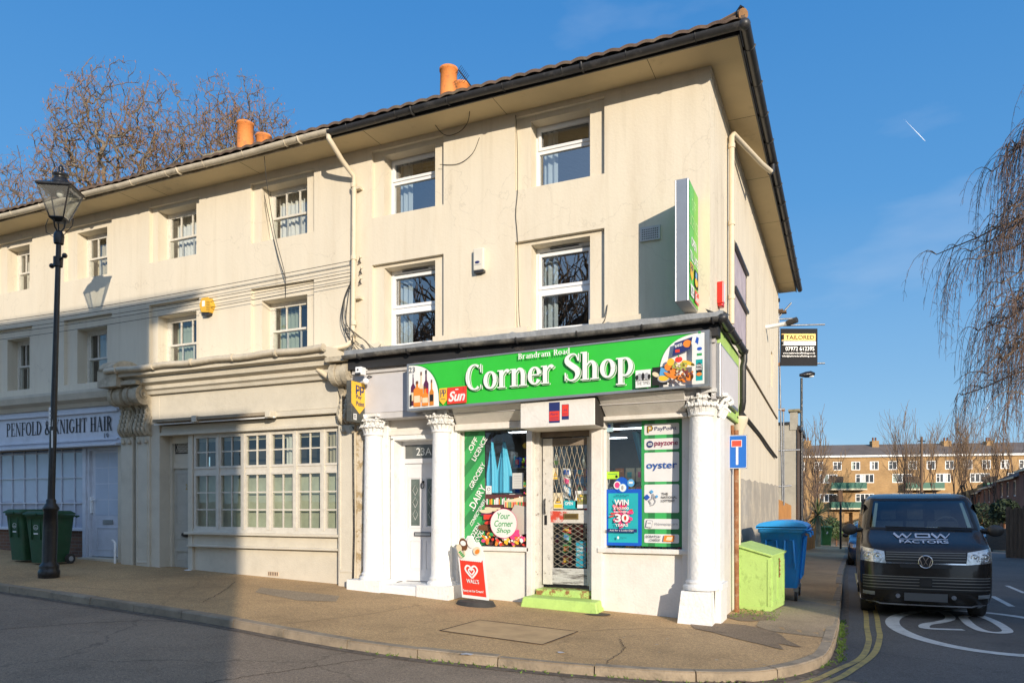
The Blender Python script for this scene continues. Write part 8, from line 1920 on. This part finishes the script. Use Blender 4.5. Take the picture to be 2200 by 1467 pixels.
# weeping tree on the right
def weeping(label,base,h,seed,name='weeping_tree'):
    rn=random.Random(seed); G_=thing(name,label,'tree',tuple(base)); mt,mc=M(),M()
    bw=pm('weeping_bark',(.17,.12,.08),.85,var=.3,scale=6,bump=.3); ws=pm('weeping_twig',(.20,.125,.085),.8,var=.25,bump=0); pale=pm('weeping_limb',(.30,.20,.13),.8,var=.3,bump=0)
    mt.tube([base-Vector((0,0,.3)),base+Vector((-.1,0,h*.3)),base+Vector((.1,.1,h*.65)),base+Vector((-.1,0,h*.97))],[.34,.26,.16,.04],bw,12)
    left=Vector((-CY,-SY,0))
    def strand(p,L_,dx):
        pts=[p]; d=Vector((dx.x,dx.y,-.25)); q=p.copy(); n=max(4,int(L_/.45))
        for k in range(n): d=Vector((d.x*.72+rn.gauss(0,.05),d.y*.72+rn.gauss(0,.05),d.z-.3)).normalized(); q=q+d*(L_/n); pts.append(q.copy())
        mc.tube(pts,[.010-.005*i/n for i in range(n+1)],ws,3,True,False)
        for i in range(1,n):
            for _ in range(2):
                e=Vector((rn.gauss(0,1),rn.gauss(0,1),-rn.uniform(.6,2.2))).normalized()*rn.uniform(.12,.34); a=pts[i]; mc.tube([a,a+e*.6+Vector((0,0,.02)),a+e+Vector((0,0,-.08))],[.006,.005,.004],ws,3,True,False)
    for i in range(72):
        z0=h*(.32+.62*((i+.5)/72)); a=rn.uniform(0,6.283); R_=(7.3 if z0<h*.54 else 7.2*(1-.66*((z0/h-.56)/.44)))*rn.uniform(.6,1.0)
        if i%2==0: a=math.atan2(left.y,left.x)+rn.gauss(0,.55)
        d=Vector((math.cos(a),math.sin(a),0)); rise=rn.uniform(.6,1.8); drop=rn.uniform(.8,2.6); b=base+Vector((0,0,z0)); pts=[]
        sw_=rn.gauss(0,.6); side=Vector((-d.y,d.x,0))
        for k in range(11): t=k/10; pts.append(b+d*(R_*t)+side*(sw_*math.sin(t*2.5))+Vector((rn.gauss(0,.05),rn.gauss(0,.05),rise*math.sin(min(1,t*1.25)*math.pi*.7)-drop*t**2.6)))
        (mt if False else mc).tube(pts,[.07*(1-.85*k/10)+.008 for k in range(11)],pale if rn.random()<.4 else bw,5,True,False)
        for k in range(2,11):
            for _ in range(2):
                # secondary branch
                e=(d*rn.uniform(.2,1)+side*rn.gauss(0,.8)).normalized(); L2=rn.uniform(.6,1.6)*(1-.03*k); p0=pts[k]; sub=[p0]
                for q_ in range(1,5): t=q_/4; sub.append(p0+e*L2*t+Vector((0,0,.22*math.sin(math.pi*t*.8)-.35*t*t)))
                mc.tube(sub,[.022,.018,.014,.011,.009],bw,3,True,False)
                for q_ in range(1,5):
                    if rn.random()<.55: strand(sub[q_],rn.uniform(1.1,3.6),e*.45)
    mt.build('trunk',G_); mc.build('crown',G_); return G_
b=P3(2462,1090,26); weeping('large bare weeping tree with hanging reddish twigs at the right edge',Vector((b.x,b.y,gz(b.x,b.y))),19.5,17)
m=M(); a=P3(1942,256,900); b=P3(1988,304,900); m.tube([a+(b-a)*t for t in(0,.25,.5,.75,.95,1)],[.02,.12,.25,.38,.3,.1],pm('vapour',(.9,.9,.9),1,var=0,bump=0),6); struct(m.build('contrail'))
# ================================================================ ACROSS THE ROAD (casts the shade, seen only in reflections)
ob=brickmat('opposite_brick',(.26,.15,.10),(.2,.12,.08),(.3,.26,.2),(1,0))
def plainhouse(label,x0,x1,y0,y1,h,seed,extra=None):
    G_=thing('opposite_house',label,'house',(x0,y0,0)); m=M(); ws=[]
    n=max(1,int((x1-x0)/2.6))
    for k in range(n):
        for z in(1.0,3.9,6.8,9.4):
            if z+1.6<h-.3: a=x0+(k+.3)*(x1-x0)/n; ws.append((a,a+1.0,z,z+1.5,.12))
    hwall(m,lambda u,z,d:(u,y0-d,z),x0,x1,-.5,h,ws,ob,thick=.12)
    for xx in(x0,x1): m.poly([(xx,y0,-.5),(xx,y1,-.5),(xx,y1,h),(xx,y0,h)],ob)
    m.poly([(x0,y1,-.5),(x1,y1,-.5),(x1,y1,h),(x0,y1,h)],ob); m.build('wall',G_)
    m=M(); m.box(x0,x1+(extra or .1),y1-.2,y0+.1,h,h+.12,roofm); m.build('roof',G_)
    for (a,b,c,d,_) in ws:
        m=M(); m.box(a,b,y0-.12,y0-.08,c,c+.08,gWhite); m.box(a,b,y0-.12,y0-.08,d-.08,d,gWhite); m.box(a,a+.08,y0-.12,y0-.08,c+.08,d-.08,gWhite); m.box(b-.08,b,y0-.12,y0-.08,c+.08,d-.08,gWhite); w=m.build('window',G_); m=M(); m.poly([(a,y0-.11,c),(b,y0-.11,c),(b,y0-.11,d),(a,y0-.11,d)],vglass); m.build('pane',w)
    return G_
plainhouse('tall brick house across the road behind the photographer, on the left',-4.5,4.9,-8,-16,11.75,1,1.25)
plainhouse('lower brick house across the road beside the tall one',4.92,7.3,-8,-16,9.15,2)

def sidehouse(label,y0,y1,h):
    G_=thing('opposite_house',label,'house',(11,y0,0)); m=M(); ws=[]
    n=max(1,int((y1-y0)/3))
    for k in range(n):
        for z in(.9,3.4):
            if z+1.2<h-.2: a=y0+(k+.3)*(y1-y0)/n; ws.append((a,a+1.1,z,z+1.1,.12))
    hwall(m,lambda u,z,d:(11+d,u,z),y0,y1,-1,h,ws,brickmat('side_brick',(.24,.13,.08),(.18,.1,.07),(.3,.26,.2),(0,1)),thick=.12)
    for yy in(y0,y1): m.poly([(11,yy,-1),(19,yy,-1),(19,yy,h),(11,yy,h)],ob)
    m.build('wall',G_); m=M(); m.box(10.9,19.1,y0-.05,y1+.05,h,h+.12,roofm); m.build('roof',G_)
    for (a,b,c,d,_) in ws:
        m=M(); m.box(11.08,11.12,a,b,c,c+.08,gWhite); m.box(11.08,11.12,a,b,d-.08,d,gWhite); m.box(11.08,11.12,a,a+.08,c+.08,d-.08,gWhite); m.box(11.08,11.12,b-.08,b,c+.08,d-.08,gWhite); w=m.build('window',G_); m=M(); m.poly([(11.11,a,c),(11.11,b,c),(11.11,b,d),(11.11,a,d)],vglass); m.build('pane',w)
sidehouse('low brick building on the far corner of the side street, outside the photo',-5.5,.5,3.45)
sidehouse('brick house on the right of the side street next to the low corner building',.7,9.2,5.2)
sidehouse('second brick house on the right of the side street, outside the photo',10.4,17.2,5.2)
sidehouse('third brick house on the right of the side street, outside the photo',18.3,28,5.4)
b=Vector((-15,-13,0)); tree('bare_tree','bare street tree across the road left of the tall brick house',b,17,6,44,bark[1],None,spread=.55,gr=.05,shr=.8,limbs=5,minr=.016,twist=.15)
b=Vector((-24,-16,0)); tree('bare_tree','second bare street tree across the road further left',b,15,6,45,bark[1],None,spread=.55,gr=.05,shr=.8,limbs=5,minr=.016)
